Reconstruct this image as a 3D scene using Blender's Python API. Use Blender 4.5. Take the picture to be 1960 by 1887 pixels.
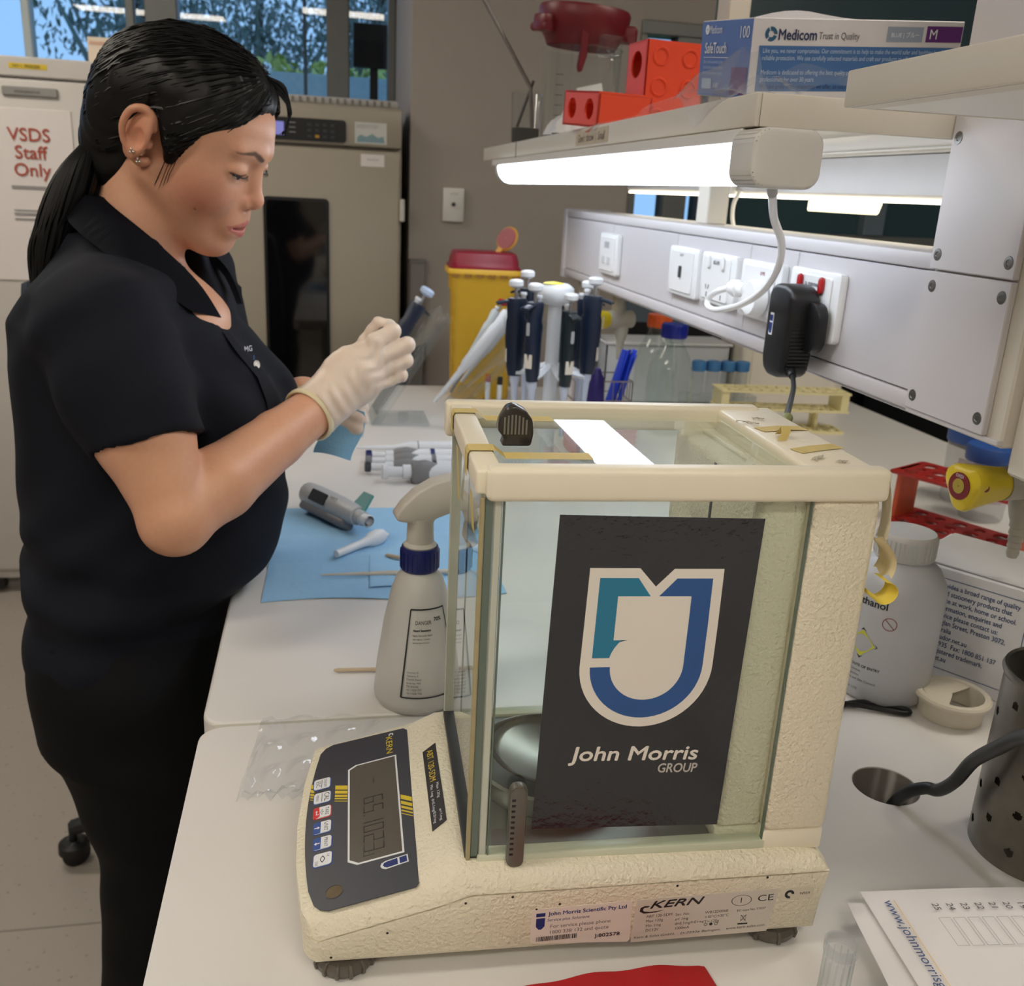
import bpy, bmesh, math, random
import numpy as np
from mathutils import Vector, Matrix, Euler
random.seed(7)
for _o in list(bpy.data.objects): bpy.data.objects.remove(_o)
S = bpy.context.scene
COL = S.collection
PI = math.pi

# ---------------------------------------------------------------- camera
cam_d = bpy.data.cameras.new('camera'); cam = bpy.data.objects.new('camera', cam_d); COL.objects.link(cam)
cam_d.sensor_width = 36; cam_d.lens = 36*1812/1960; cam_d.clip_start = .02
cam.matrix_world = Matrix(((.9816, .0098, -.1907, .118), (-.1844, .3073, -.9336, 0), (.0495, .9516, .3035, 1.385), (0, 0, 0, 1)))
S.camera = cam
cam_d.dof.use_dof = True; cam_d.dof.focus_distance = .66; cam_d.dof.aperture_fstop = 14.0
# ---------------------------------------------------------------- world, exposure
W = bpy.data.worlds.new('world'); S.world = W; W.use_nodes = True
bg = W.node_tree.nodes['Background']; bg.inputs[0].default_value = (.30, .50, .80, 1); bg.inputs[1].default_value = 1.9
S.view_settings.view_transform = 'Standard'; S.view_settings.look = 'None'; S.view_settings.gamma = 1
S.view_settings.use_curve_mapping = False
S.view_settings.exposure = 0.0
S.cycles.transparent_max_bounces = 32; S.cycles.max_bounces = 8; S.cycles.glossy_bounces = 4; S.cycles.transmission_bounces = 6; S.cycles.diffuse_bounces = 4; S.cycles.caustics_reflective = False; S.cycles.caustics_refractive = False
LAMP_TUBE, LAMP_REAR, LAMP_CEIL = 9.5, 5.0, 18.5

# ---------------------------------------------------------------- helpers
def lin(c):
    def f(x):
        x = x/255.
        return x/12.92 if x <= .04045 else ((x+.055)/1.055)**2.4
    return tuple(f(x) for x in c)+(1,)
MATS = {}
def mat(name, c, rough=.5, metal=0, spec=.5, bump=0, bscale=250, var=.05, vscale=25, trans=0, emit=None, estr=0, sss=0, coat=0, aniso=None):
    if name in MATS: return MATS[name]
    m = bpy.data.materials.new(name); m.use_nodes = True; nt = m.node_tree; N = nt.nodes; L = nt.links
    b = N['Principled BSDF']; b.inputs['Roughness'].default_value = rough; b.inputs['Metallic'].default_value = metal
    b.inputs['Specular IOR Level'].default_value = spec; b.inputs['Coat Weight'].default_value = coat
    col = lin(c)
    tc = N.new('ShaderNodeTexCoord'); nz = N.new('ShaderNodeTexNoise'); nz.inputs['Scale'].default_value = vscale; nz.inputs['Detail'].default_value = 4
    L.new(tc.outputs['Object'], nz.inputs['Vector'])
    mx = N.new('ShaderNodeMix'); mx.data_type = 'RGBA'; L.new(nz.outputs['Fac'], mx.inputs['Factor'])
    mx.inputs['A'].default_value = tuple(max(0, x*(1-var)) for x in col[:3])+(1,); mx.inputs['B'].default_value = tuple(min(1, x*(1+var)) for x in col[:3])+(1,)
    L.new(mx.outputs['Result'], b.inputs['Base Color'])
    if trans: b.inputs['Transmission Weight'].default_value = trans
    if sss:
        b.inputs['Subsurface Weight'].default_value = sss; b.inputs['Subsurface Radius'].default_value = (.012, .005, .003); b.inputs['Subsurface Scale'].default_value = 1
    if emit: b.inputs['Emission Color'].default_value = lin(emit); b.inputs['Emission Strength'].default_value = estr
    if bump:
        n2 = N.new('ShaderNodeTexNoise'); n2.inputs['Scale'].default_value = bscale; n2.inputs['Detail'].default_value = 3
        L.new(tc.outputs['Object'], n2.inputs['Vector'])
        bp = N.new('ShaderNodeBump'); bp.inputs['Strength'].default_value = bump; bp.inputs['Distance'].default_value = .001
        L.new(n2.outputs['Fac'], bp.inputs['Height']); L.new(bp.outputs['Normal'], b.inputs['Normal'])
    MATS[name] = m; return m
def glass(name, c=(235, 240, 238), refl=1.0, rough=.0, haze=0, hazec=(220, 225, 225), ior=1.5):
    """thin clear sheet: fresnel mix of a tinted transparent and a glossy, with a little milky diffuse"""
    if name in MATS: return MATS[name]
    m = bpy.data.materials.new(name); m.use_nodes = True; nt = m.node_tree; N = nt.nodes; L = nt.links
    N.remove(N['Principled BSDF']); out = N['Material Output']
    t = N.new('ShaderNodeBsdfTransparent'); t.inputs[0].default_value = lin(c)
    g = N.new('ShaderNodeBsdfGlossy'); g.inputs['Roughness'].default_value = rough; g.inputs[0].default_value = (refl, refl, refl, 1)
    fz = N.new('ShaderNodeFresnel'); fz.inputs['IOR'].default_value = ior; ge = N.new('ShaderNodeNewGeometry'); ib = N.new('ShaderNodeMath'); ib.operation = 'SUBTRACT'; ib.inputs[0].default_value = 1; L.new(ge.outputs['Backfacing'], ib.inputs[1]); fr = N.new('ShaderNodeMath'); fr.operation = 'MULTIPLY'; L.new(fz.outputs[0], fr.inputs[0]); L.new(ib.outputs[0], fr.inputs[1])
    nz = N.new('ShaderNodeTexNoise'); nz.inputs['Scale'].default_value = 30
    tc = N.new('ShaderNodeTexCoord'); L.new(tc.outputs['Object'], nz.inputs['Vector'])
    m1 = N.new('ShaderNodeMixShader'); L.new(fr.outputs[0], m1.inputs[0]); L.new(t.outputs[0], m1.inputs[1]); L.new(g.outputs[0], m1.inputs[2])
    last = m1
    if haze:
        d = N.new('ShaderNodeBsdfDiffuse'); d.inputs[0].default_value = lin(hazec)
        tl = N.new('ShaderNodeBsdfTranslucent'); tl.inputs[0].default_value = lin(hazec)
        md = N.new('ShaderNodeMixShader'); md.inputs[0].default_value = .5; L.new(d.outputs[0], md.inputs[1]); L.new(tl.outputs[0], md.inputs[2])
        mm = N.new('ShaderNodeMath'); mm.operation = 'MULTIPLY_ADD'; mm.inputs[1].default_value = haze*.5; mm.inputs[2].default_value = haze*.75
        L.new(nz.outputs['Fac'], mm.inputs[0])
        m2 = N.new('ShaderNodeMixShader'); L.new(mm.outputs[0], m2.inputs[0]); L.new(m1.outputs[0], m2.inputs[1]); L.new(md.outputs[0], m2.inputs[2]); last = m2
    L.new(last.outputs[0], out.inputs['Surface'])
    MATS[name] = m; return m
def emis(name, c, s):
    if name in MATS: return MATS[name]
    m = bpy.data.materials.new(name); m.use_nodes = True; nt = m.node_tree; N = nt.nodes
    N.remove(N['Principled BSDF']); e = N.new('ShaderNodeEmission'); e.inputs[0].default_value = lin(c); e.inputs[1].default_value = s
    nt.links.new(e.outputs[0], N['Material Output'].inputs['Surface']); MATS[name] = m; return m

def wmat(o):
    m = o.matrix_basis.copy()
    while o.parent: o = o.parent; m = o.matrix_basis @ m
    return m
def tag(o, label, cat=None, group=None, kind=None):
    if label: o['label'] = label
    if cat: o['category'] = cat
    if group: o['group'] = group
    if kind: o['kind'] = kind
    return o
def thing(name, label, cat, loc=(0, 0, 0), rz=0, group=None, kind=None):
    o = bpy.data.objects.new(name, None); COL.objects.link(o); o.location = loc; o.rotation_euler = (0, 0, rz); o.empty_display_size = .05
    return tag(o, label, cat, group, kind)
def rotm(axis, ang): return Matrix.Rotation(ang, 4, axis)
def T(x, y, z): return Matrix.Translation((x, y, z))
def fr(o, r, u):
    """frame matrix: local x = r, local y = u, local z = r x u, at o"""
    r = Vector(r).normalized(); n = r.cross(Vector(u)).normalized(); u = n.cross(r)
    return Matrix(((r.x, u.x, n.x, o[0]), (r.y, u.y, n.y, o[1]), (r.z, u.z, n.z, o[2]), (0, 0, 0, 1)))
def along(p, q):
    """frame whose z runs from p to q"""
    d = Vector(q)-Vector(p); m = d.to_track_quat('Z', 'Y').to_matrix().to_4x4(); m.translation = Vector(p); return m

class MB:
    def __init__(s, M=None): s.b = bmesh.new(); s.M = M or Matrix()
    def _add(s, vs, fs, M=None):
        m = s.M @ M if M is not None else s.M
        bv = [s.b.verts.new(m @ Vector(v)) for v in vs]
        for f in fs:
            try: s.b.faces.new([bv[i] for i in f])
            except ValueError: pass
        return s
    def box(s, a, b, r=0, seg=2, M=None):
        x0, y0, z0 = [min(a[i], b[i]) for i in range(3)]; x1, y1, z1 = [max(a[i], b[i]) for i in range(3)]
        vs = [(x0, y0, z0), (x1, y0, z0), (x1, y1, z0), (x0, y1, z0), (x0, y0, z1), (x1, y0, z1), (x1, y1, z1), (x0, y1, z1)]
        fs = [(0, 3, 2, 1), (4, 5, 6, 7), (0, 1, 5, 4), (1, 2, 6, 5), (2, 3, 7, 6), (3, 0, 4, 7)]
        if r:
            t = bmesh.new(); tv = [t.verts.new(v) for v in vs]
            for f in fs: t.faces.new([tv[i] for i in f])
            bmesh.ops.bevel(t, geom=t.edges[:], offset=r, segments=seg, profile=.5, affect='EDGES')
            s.absorb(t, M)
        else: s._add(vs, fs, M)
        return s
    def absorb(s, t, M=None):
        t.verts.index_update(); vs = [v.co.copy() for v in t.verts]; fs = [[v.index for v in f.verts] for f in t.faces]; t.free()
        return s._add(vs, fs, M)
    def prism(s, poly, h, M=None, r=0, seg=2, z0=0):
        """polygon in local xy extruded z0..z0+h"""
        n = len(poly); t = bmesh.new()
        A = [t.verts.new((x, y, z0)) for x, y in poly]; B = [t.verts.new((x, y, z0+h)) for x, y in poly]
        t.faces.new(A[::-1]); t.faces.new(B)
        for i in range(n): t.faces.new([A[i], A[(i+1) % n], B[(i+1) % n], B[i]])
        bmesh.ops.recalc_face_normals(t, faces=t.faces[:])
        if r: bmesh.ops.bevel(t, geom=t.edges[:], offset=r, segments=seg, profile=.5, affect='EDGES')
        return s.absorb(t, M)
    def flat(s, poly, M=None, z=0):
        return s._add([(x, y, z) for x, y in poly], [tuple(range(len(poly)))], M)
    def lathe(s, prof, seg=32, M=None, close=False, arc=2*PI):
        vs = []; fs = []; full = abs(arc-2*PI) < 1e-6; n = seg if full else seg+1
        for r, z in prof:
            for i in range(n):
                a = arc*i/seg; vs.append((r*math.cos(a), r*math.sin(a), z))
        for j in range(len(prof)-1):
            for i in range(seg):
                k = (i+1) % n; fs.append((j*n+i, j*n+k, (j+1)*n+k, (j+1)*n+i))
        if not close and full:
            fs.append(tuple(range(n))[::-1]); fs.append(tuple(range((len(prof)-1)*n, len(prof)*n)))
        return s._add(vs, fs, M)
    def cyl(s, r, h, seg=24, M=None, bev=0, z0=0):
        p = [(r, z0), (r, z0+h)] if not bev else [(r-bev, z0), (r-bev*.3, z0+bev*.3), (r, z0+bev), (r, z0+h-bev), (r-bev*.3, z0+h-bev*.3), (r-bev, z0+h)]
        return s.lathe(p, seg, M)
    def tube(s, pts, r, seg=10, M=None, cap=True, flatz=1.0):
        P = [Vector(p) for p in pts]; n = len(P); R = r if hasattr(r, '__len__') else [r]*n; vs = []; fs = []; up = Vector((0, 0, 1)); prev = None
        for i in range(n):
            d = (P[min(i+1, n-1)]-P[max(i-1, 0)]).normalized()
            if prev is None:
                x = d.cross(up); x = x if x.length > .05 else d.cross(Vector((1, 0, 0)))
            else: x = prev-d*prev.dot(d)
            x.normalize(); prev = x; y = d.cross(x)
            for k in range(seg):
                a = 2*PI*k/seg; vs.append(P[i]+x*(R[i]*math.cos(a))+y*(R[i]*flatz*math.sin(a)))
        for i in range(n-1):
            for k in range(seg):
                l = (k+1) % seg; fs.append((i*seg+k, i*seg+l, (i+1)*seg+l, (i+1)*seg+k))
        if cap: fs.append(tuple(range(seg))[::-1]); fs.append(tuple(range((n-1)*seg, n*seg)))
        return s._add(vs, fs, M)
    def loft(s, rings, M=None, cap=True, closed=True):
        n = len(rings[0]); vs = [p for r in rings for p in r]; fs = []
        for j in range(len(rings)-1):
            for i in range(n if closed else n-1):
                k = (i+1) % n; fs.append((j*n+i, j*n+k, (j+1)*n+k, (j+1)*n+i))
        if cap and closed: fs.append(tuple(range(n))[::-1]); fs.append(tuple(range((len(rings)-1)*n, len(rings)*n)))
        return s._add(vs, fs, M)
    def sheet(s, fn, nu, nv, M=None, th=0):
        vs = []; fs = []
        for j in range(nv+1):
            for i in range(nu+1): vs.append(fn(i/nu, j/nv))
        w = nu+1
        for j in range(nv):
            for i in range(nu): fs.append((j*w+i, j*w+i+1, (j+1)*w+i+1, (j+1)*w+i))
        s._add(vs, fs, M)
        if th:
            bmesh.ops.recalc_face_normals(s.b, faces=s.b.faces[:]); bmesh.ops.solidify(s.b, geom=s.b.faces[:], thickness=th)
        return s
    def build(s, name, m, parent=None, smooth=35, world=False, recalc=True):
        if recalc: bmesh.ops.recalc_face_normals(s.b, faces=s.b.faces[:])
        me = bpy.data.meshes.new(name); s.b.to_mesh(me); s.b.free()
        return link(name, me, m, parent, smooth, world)
def link(name, me, m, parent=None, smooth=35, world=False):
    if smooth:
        me.polygons.foreach_set('use_smooth', [True]*len(me.polygons))
        if smooth < 180: me.set_sharp_from_angle(angle=math.radians(smooth))
    o = bpy.data.objects.new(name, me); COL.objects.link(o)
    if m: me.materials.append(m)
    if parent is not None:
        if world: me.transform(wmat(parent).inverted())
        o.parent = parent
    else:
        co = np.zeros(len(me.vertices)*3); me.vertices.foreach_get('co', co); co = co.reshape(-1, 3)
        if len(co):
            c = (co.min(0)+co.max(0))/2; c[2] = co[:, 2].min(); me.transform(T(*(-c))); o.location = c
    return o
def text(body, size, M, m, parent=None, name='lettering', al='LEFT', bold=0, xs=1.0, world=False, shear=0, sp=1.0, lead=1.0, w=0, h=0):
    cu = bpy.data.curves.new('t', 'FONT'); cu.body = body; cu.size = size; cu.align_x = al; cu.resolution_u = 3; cu.shear = shear; cu.space_character = sp; cu.space_line = lead
    o = bpy.data.objects.new('t', cu); me = bpy.data.meshes.new_from_object(o); bpy.data.objects.remove(o); bpy.data.curves.remove(cu)
    if w or h:
        co = np.zeros(len(me.vertices)*3); me.vertices.foreach_get('co', co); co = co.reshape(-1, 3); lo = co.min(0); hi = co.max(0)
        kx = w/(hi[0]-lo[0]) if w else 1; ky = h/(hi[1]-lo[1]) if h else kx
        me.transform(Matrix.Diagonal((kx if w else ky, ky, 1, 1)))
        if al == 'LEFT': me.transform(T(-lo[0]*(kx if w else ky), 0, 0))
    if xs != 1: me.transform(Matrix.Diagonal((xs, 1, 1, 1)))
    if bold:
        bmx = bmesh.new(); hgt = size*(ky if (w or h) else 1)
        for i_, (dx, dy) in enumerate(((0, 0), (1, 0), (-1, 0), (0, 1), (0, -1))):
            m2 = me.copy(); m2.transform(T(dx*bold*hgt, dy*bold*hgt, i_*.004*hgt)); bmx.from_mesh(m2); bpy.data.meshes.remove(m2)
        bmx.to_mesh(me); bmx.free()
    me.transform(M); me.materials.clear(); me.name = name
    return link(name, me, m, parent, 0, world)
def dup(root, loc=None, rz=None, label=None, group=None, parent=None):
    r = root.copy(); COL.objects.link(r)
    if parent: r.parent = parent
    if loc is not None: r.location = loc
    if rz is not None: r.rotation_euler = (0, 0, rz)
    if label: r['label'] = label
    if group: r['group'] = group
    for ch in root.children:
        c = ch.copy(); COL.objects.link(c); c.parent = r
        for g in ch.children:
            d = g.copy(); COL.objects.link(d); d.parent = c
    return r
def struct(o): o['kind'] = 'structure'; return o
def rrect(w, h, r, n=4, cx=0, cy=0):
    p = []
    for sx, sy, a0 in ((1, 1, 0), (-1, 1, 90), (-1, -1, 180), (1, -1, 270)):
        for i in range(n+1):
            a = math.radians(a0+90*i/n); p.append((cx+sx*(w/2-r)+r*math.cos(a), cy+sy*(h/2-r)+r*math.sin(a)))
    return p
def spline(pts, n=8):
    """Catmull-Rom through pts"""
    P = [Vector(p) for p in pts]; out = []
    for i in range(len(P)-1):
        a = P[max(i-1, 0)]; b = P[i]; c = P[i+1]; d = P[min(i+2, len(P)-1)]
        for k in range(n):
            t = k/n; out.append(.5*((2*b)+(c-a)*t+(2*a-5*b+4*c-d)*t*t+(3*b-a-3*c+d)*t**3))
    out.append(P[-1]); return out
# ================================================================ ROOM
M_wall = mat('wall_paint', (170, 162, 154), .8, bump=.08, bscale=400, var=.03)
M_wallR = mat('wall_teal', (62, 84, 92), .35, var=.06, vscale=2)
M_white = mat('white_laminate', (226, 224, 220), .35, var=.02)
M_ceil = mat('ceiling_paint', (205, 203, 198), .9, bump=.1, bscale=300)
M_frame = mat('aluminium_frame', (118, 120, 118), .45, metal=.3)
M_paleframe = mat('pale_frame', (190, 200, 200), .4)
M_black = mat('black_plastic', (18, 19, 21), .42, var=.1)
M_slate = mat('slate_panel', (98, 112, 124), .6, var=.05, vscale=3)
M_dark = mat('dark_cabinet', (26, 28, 32), .5, var=.08)
M_beigegrey = mat('incubator_enamel', (168, 160, 144), .38, var=.02)
M_fridge = mat('fridge_enamel', (206, 202, 197), .4, var=.02)
M_pane = glass('window_glass', (225, 232, 235))
def vinyl():
    m = mat('speckled_vinyl', (168, 160, 150), .42, var=.03, vscale=6); nt = m.node_tree; N = nt.nodes; L = nt.links
    b = N['Principled BSDF']; tc = [n for n in N if n.type == 'TEX_COORD'][0]; base = [n for n in N if n.type == 'MIX'][0]
    vo = N.new('ShaderNodeTexVoronoi'); vo.inputs['Scale'].default_value = 62; vo.inputs['Randomness'].default_value = 1; L.new(tc.outputs['Object'], vo.inputs['Vector'])
    nz = N.new('ShaderNodeTexNoise'); nz.inputs['Scale'].default_value = 48; nz.inputs['Detail'].default_value = 2; L.new(tc.outputs['Object'], nz.inputs['Vector'])
    rp = N.new('ShaderNodeValToRGB'); rp.color_ramp.elements[0].position = .10; rp.color_ramp.elements[0].color = (1, 1, 1, 1); rp.color_ramp.elements[1].position = .24; rp.color_ramp.elements[1].color = (0, 0, 0, 1)
    L.new(vo.outputs['Distance'], rp.inputs[0])
    r2 = N.new('ShaderNodeValToRGB'); r2.color_ramp.elements[0].position = .5; r2.color_ramp.elements[1].position = .58; L.new(nz.outputs['Fac'], r2.inputs[0])
    mu = N.new('ShaderNodeMath'); mu.operation = 'MULTIPLY'; L.new(rp.outputs[0], mu.inputs[0]); L.new(r2.outputs[0], mu.inputs[1])
    m3 = N.new('ShaderNodeMath'); m3.operation = 'MULTIPLY'; m3.inputs[1].default_value = .55; L.new(mu.outputs[0], m3.inputs[0])
    mx = N.new('ShaderNodeMix'); mx.data_type = 'RGBA'; mx.inputs['B'].default_value = lin((112, 104, 96)); L.new(m3.outputs[0], mx.inputs['Factor']); L.new(base.outputs['Result'], mx.inputs['A'])
    L.new(mx.outputs['Result'], b.inputs['Base Color']); return m
X0, X1, Y0, Y1, ZC = -3.2, 2.75, -2.6, 3.75, 2.7
fl = struct(MB().box((X0, Y0, -.1), (X1, Y1+.15, 0)).build('floor', vinyl()))
for i, yy in enumerate((1.60, -.25)): MB().box((X0, yy-.002, 0), (X1, yy+.002, .0008)).build('weld_seam', mat('weld', (140, 132, 124), .5), fl, world=True)
struct(MB().box((X0, Y0, ZC), (X1, Y1+.15, ZC+.1)).build('ceiling', M_ceil))
struct(MB().box((X0-.1, Y0, 0), (X0, Y1, ZC)).build('wall_left', M_wall))
struct(MB().box((X0, Y0-.1, 0), (X1, Y0, ZC)).build('wall_back', M_wall))
struct(MB().box((X1, Y0, 0), (X1+.1, Y1, ZC)).build('wall_right', M_wallR))
# far side: a beige pier standing forward between two glazed runs
struct(MB().box((.372, 3.05, 0), (1.068, 3.75, ZC)).build('wall_pier', M_wall))
# lower and upper wall of the glazed run behind fridge and incubator
struct(MB().box((X0, 3.75, 0), (.372, 3.85, 1.625)).build('wall_far', M_wall))
struct(MB().box((X0, 3.75, 2.35), (.372, 3.85, ZC)).build('wall_far_header', M_wall))
win = thing('window_1', None, None, (-.6, 3.78, 1.625)); win['kind'] = 'structure'
def wf(a, b, m=M_frame, name='frame_bar'): return MB().box(a, b, .004, 1).build(name, m, win, world=True)
wf((X0, 3.74, 1.625), (.372, 3.82, 1.665)); wf((X0, 3.74, 2.31), (.372, 3.82, 2.35))
for xa, xb in ((-.48, -.372), (.128, .208), (.345, .372), (-1.6, -1.5), (-2.6, -2.5)): wf((xa, 3.735, 1.665), (xb, 3.82, 2.31))
wf((-.872, 3.74, 1.665), (-.845, 3.80, 2.31), M_paleframe); wf((-.545, 3.75, 1.665), (-.515, 3.79, 2.31), M_frame)
wf((.045, 3.85, 1.665), (.058, 3.87, 2.31), M_frame)
for xa, xb in ((-2.5, -1.6), (-1.5, -.872), (-.845, -.545), (-.515, -.48), (-.372, .128), (.208, .345)):
    MB().box((xa, 3.772, 1.665), (xb, 3.778, 2.31)).build('pane', M_pane, win, world=True)
# white sill strip with a row of slats above the incubator
sl = MB(); sl.box((-.36, 3.60, 1.60), (.36, 3.735, 1.626), .003, 1).build('sill', M_white, win, world=True)
# right of the pier: bulkhead, glazing, slate panel and black base
struct(MB().box((1.068, 3.05, 1.90), (1.30, 3.15, ZC)).build('wall_bulkhead', M_wall))
struct(MB().box((1.30, 3.05, 1.90), (X1, 3.15, ZC)).build('wall_header', M_wallR))
struct(MB().box((1.068, 3.05, .99), (X1, 3.15, 1.26)).build('wall_slate', M_slate))
struct(MB().box((1.068, 3.05, 0), (X1, 3.15, .99)).build('wall_dado', M_dark))
w2 = thing('window_2', None, None, (1.6, 3.08, 1.26)); w2['kind'] = 'structure'
def wg(a, b, m=M_frame): return MB().box(a, b, .003, 1).build('frame_bar', m, w2, world=True)
wg((1.068, 3.04, 1.26), (X1, 3.12, 1.30)); wg((1.068, 3.04, 1.86), (X1, 3.12, 1.90))
for xa in (1.068, 1.185, 1.30, 1.9, 2.6): wg((xa, 3.035, 1.30), (xa+(.02 if xa < 1.1 else .075), 3.12, 1.86), M_frame if xa < 1.25 else M_slate)
for xa, xb in ((1.088, 1.185), (1.26, 1.30), (1.375, 1.9), (1.975, 2.6)): MB().box((xa, 3.076, 1.30), (xb, 3.081, 1.86)).build('pane', M_pane if xa < 1.3 else mat('teal_spandrel', (58, 80, 88), .12, spec=.6, var=.05), w2, world=True)
# dark side bench along the right wall
bc = thing('side_bench', 'long black side bench along the teal right wall', 'bench', (2.3, 1.2, 0))
MB().box((1.95, -2.0, .08), (2.7, 2.95, .93), .004, 1).build('carcass', M_dark, bc, world=True)
MB().box((1.92, -2.0, .93), (2.72, 2.98, .965), .004, 1).build('worktop', M_black, bc, world=True)
for i in range(7): MB().box((1.935, -1.95+.7*i, .12), (1.95, -1.30+.7*i, .9), .003, 1).build('door', M_dark, bc, world=True)
# ceiling lights
for i, (cx, cy) in enumerate(((-1.3, .3), (-1.3, 2.4), (.55, -.9), (1.75, .9), (-1.3, -1.7))):
    t = thing('ceiling_light', ['rectangular ceiling light panel above the open floor on the left', 'rectangular ceiling light panel nearest the fridge', 'rectangular ceiling light panel behind the camera over the bench', 'rectangular ceiling light panel over the right aisle', 'rectangular ceiling light panel in the rear left of the room'][i], 'ceiling light', (cx, cy, ZC-.04), 0, 'ceiling light panels')
    MB().box((-.62, -.17, 0), (.62, .17, .04), .004, 1).build('tray', M_white, t)
    MB().box((-.59, -.14, -.003), (.59, .14, .001)).build('diffuser', emis('ceiling_diffuser', (255, 245, 230), LAMP_CEIL), t)
# outdoors beyond the glazing: lawn, pale building and trees
struct(MB().box((-30, 3.9, -.6), (30, 40, -.5)).build('outdoor_ground', mat('lawn', (96, 118, 60), .9, bump=.5, bscale=8)))
M_leaf = mat('leaf', (112, 128, 124), .6, var=.3, vscale=2); M_leaf2 = mat('leaf_sunny', (168, 178, 92), .6, var=.3, vscale=2); M_bark = mat('bark', (70, 60, 52), .9, bump=.4, bscale=30)
def tree(x, y, h, rad, n, lm, label):
    t = thing('garden_tree', label, 'tree', (x, y, -.5), 0, 'trees beyond the window'); rnd = random.Random(int(x*100)+n)
    MB().tube([(0, 0, 0), (.06, 0, h*.35), (-.05, .05, h*.6), (.02, 0, h*.85)], [.12, .1, .07, .03], 8).build('trunk', M_bark, t)
    b = MB()
    for i in range(n):
        d = Vector((rnd.gauss(0, 1), rnd.gauss(0, 1), rnd.gauss(0, 1))).normalized()*rad*rnd.random()**.6
        c = Vector((0, 0, h*.72))+Vector((d.x, d.y, d.z*.8)); m = T(*c) @ Euler((rnd.random()*6, rnd.random()*6, rnd.random()*6)).to_matrix().to_4x4(); s = .025+.03*rnd.random()
        b._add([(-s, 0, 0), (0, -s*.4, .01), (s, 0, 0), (0, s*.4, .01)], [(0, 1, 2, 3)], m)
    for i in range(10):
        a = rnd.random()*6.3; b.tube([(0, 0, h*.5), (math.cos(a)*rad*.5, math.sin(a)*rad*.5, h*.65), (math.cos(a)*rad*.85, math.sin(a)*rad*.85, h*.8)], [.04, .025, .01], 5)
    b.build('crown', lm, t, 0, recalc=False)
tree(-1.35, 9.0, 4.2, .85, 1500, M_leaf, 'grey-green tree seen through the left window pane')
tree(-.55, 11.5, 4.6, 1.0, 2600, M_leaf, 'grey-green tree seen behind the woman\'s head')
tree(.63, 9.5, 4.4, .72, 2200, M_leaf, 'grey-green tree seen through the narrow window pane')
hd = thing('sunlit_hedge', 'yellow-green sunlit hedge low behind the window right of the head', 'hedge', (.2, 7.8, -.5)); b = MB(); rnd = random.Random(5)
for i in range(4000):
    c = Vector((rnd.uniform(-1.2, 1.2), rnd.uniform(-.25, .25), rnd.uniform(.1, 2.72))); m = T(*c) @ Euler((rnd.random()*6, rnd.random()*6, rnd.random()*6)).to_matrix().to_4x4(); s = .035+.03*rnd.random()
    b._add([(-s, 0, 0), (0, -s*.5, .01), (s, 0, 0), (0, s*.5, .01)], [(0, 1, 2, 3)], m)
b.build('foliage', M_leaf2, hd, 0, recalc=False)
for k in range(9): MB().tube([(-1.0+.25*k, 0, 0), (-1.0+.25*k+.05, .02, 1.2), (-1.02+.25*k, 0, 2.5)], [.03, .022, .008], 6).build('stem', M_bark, hd)

# ---------------------------------------------------------------- fridge
fg = thing('upright_fridge', 'tall off-white upright fridge with a staff notice on its door', 'fridge', (-.78, 3.5, 0))
MB().box((-1.12, 3.225, .05), (-.455, 3.73, 1.685), .006, 2).build('body', M_fridge, fg, world=True)
MB().box((-1.12, 3.20, .09), (-.455, 3.222, 1.625), .008, 2).build('door', M_fridge, fg, world=True)
MB().box((-1.10, 3.25, 0), (-.475, 3.70, .05)).build('plinth', mat('fridge_plinth', (120, 116, 110), .6), fg, world=True)
for x in (-1.06, -.85, -.62): MB().box((x, 3.215, .02), (x+.10, 3.26, .05)).build('vent_slot', M_black, fg, world=True)
MB().box((-1.12, 3.2, 1.63), (-.455, 3.225, 1.685), .004, 1).build('header', M_fridge, fg, world=True)
F = fr((0, 3.199, 0), (1, 0, 0), (0, 0, 1))
def onf(x, z, y=3.199): return fr((x, y, z), (1, 0, 0), (0, 0, 1))
MB().flat([(-.776, 1.652), (-.672, 1.652), (-.672, 1.667), (-.776, 1.667)], F).build('yellow_tape', mat('yellow_tape', (226, 196, 60), .6), fg, world=True)
text('NO 1  FREEZER', .011, onf(-.765, 1.6555, 3.1975), M_black, fg, world=True)
MB().box((-.80, 3.192, 1.578), (-.648, 3.20, 1.603), .003, 1).build('nameplate', mat('steel_plate', (160, 160, 158), .35, metal=.6), fg, world=True)
text('REFRIGERATOR', .010, onf(-.765, 1.586, 3.1915), M_black, fg, world=True)
MB().box((-.535, 3.192, 1.622), (-.503, 3.201, 1.638), .001, 1).build('lock', M_black, fg, world=True)
MB().lathe([(.008, 0), (.008, .004), (.006, .005)], 16, fr((-.59, 3.2, 1.50), (1, 0, 0), (0, 0, 1))).build('power_symbol', mat('pale_grey', (190, 188, 186), .5), fg, world=True)
pap = mat('notice_paper', (232, 226, 224), .7, var=.02); M_redink = mat('red_ink', (176, 74, 54), .6); M_greyink = mat('grey_ink', (150, 148, 148), .7)
nt = MB().box((-1.04, 3.196, 1.05), (-.618, 3.1995, 1.545), .001, 1).build('notice', pap, fg, world=True)
text('VSDS\nStaff\nOnly', .052, onf(-.738, 1.455, 3.1945), M_redink, fg, 'notice_lettering', al='CENTER', bold=.012, world=True, lead=.95)
for z, h, x1 in ((1.318, .010, -.66), (1.255, .004, -.64), (1.242, .008, -.655), (1.228, .006, -.64)): MB().flat([(-.80, z), (x1, z), (x1, z+h), (-.80, z+h)], fr((0, 3.1945, 0), (1, 0, 0), (0, 0, 1))).build('print_line', M_greyink, fg, world=True)
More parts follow.
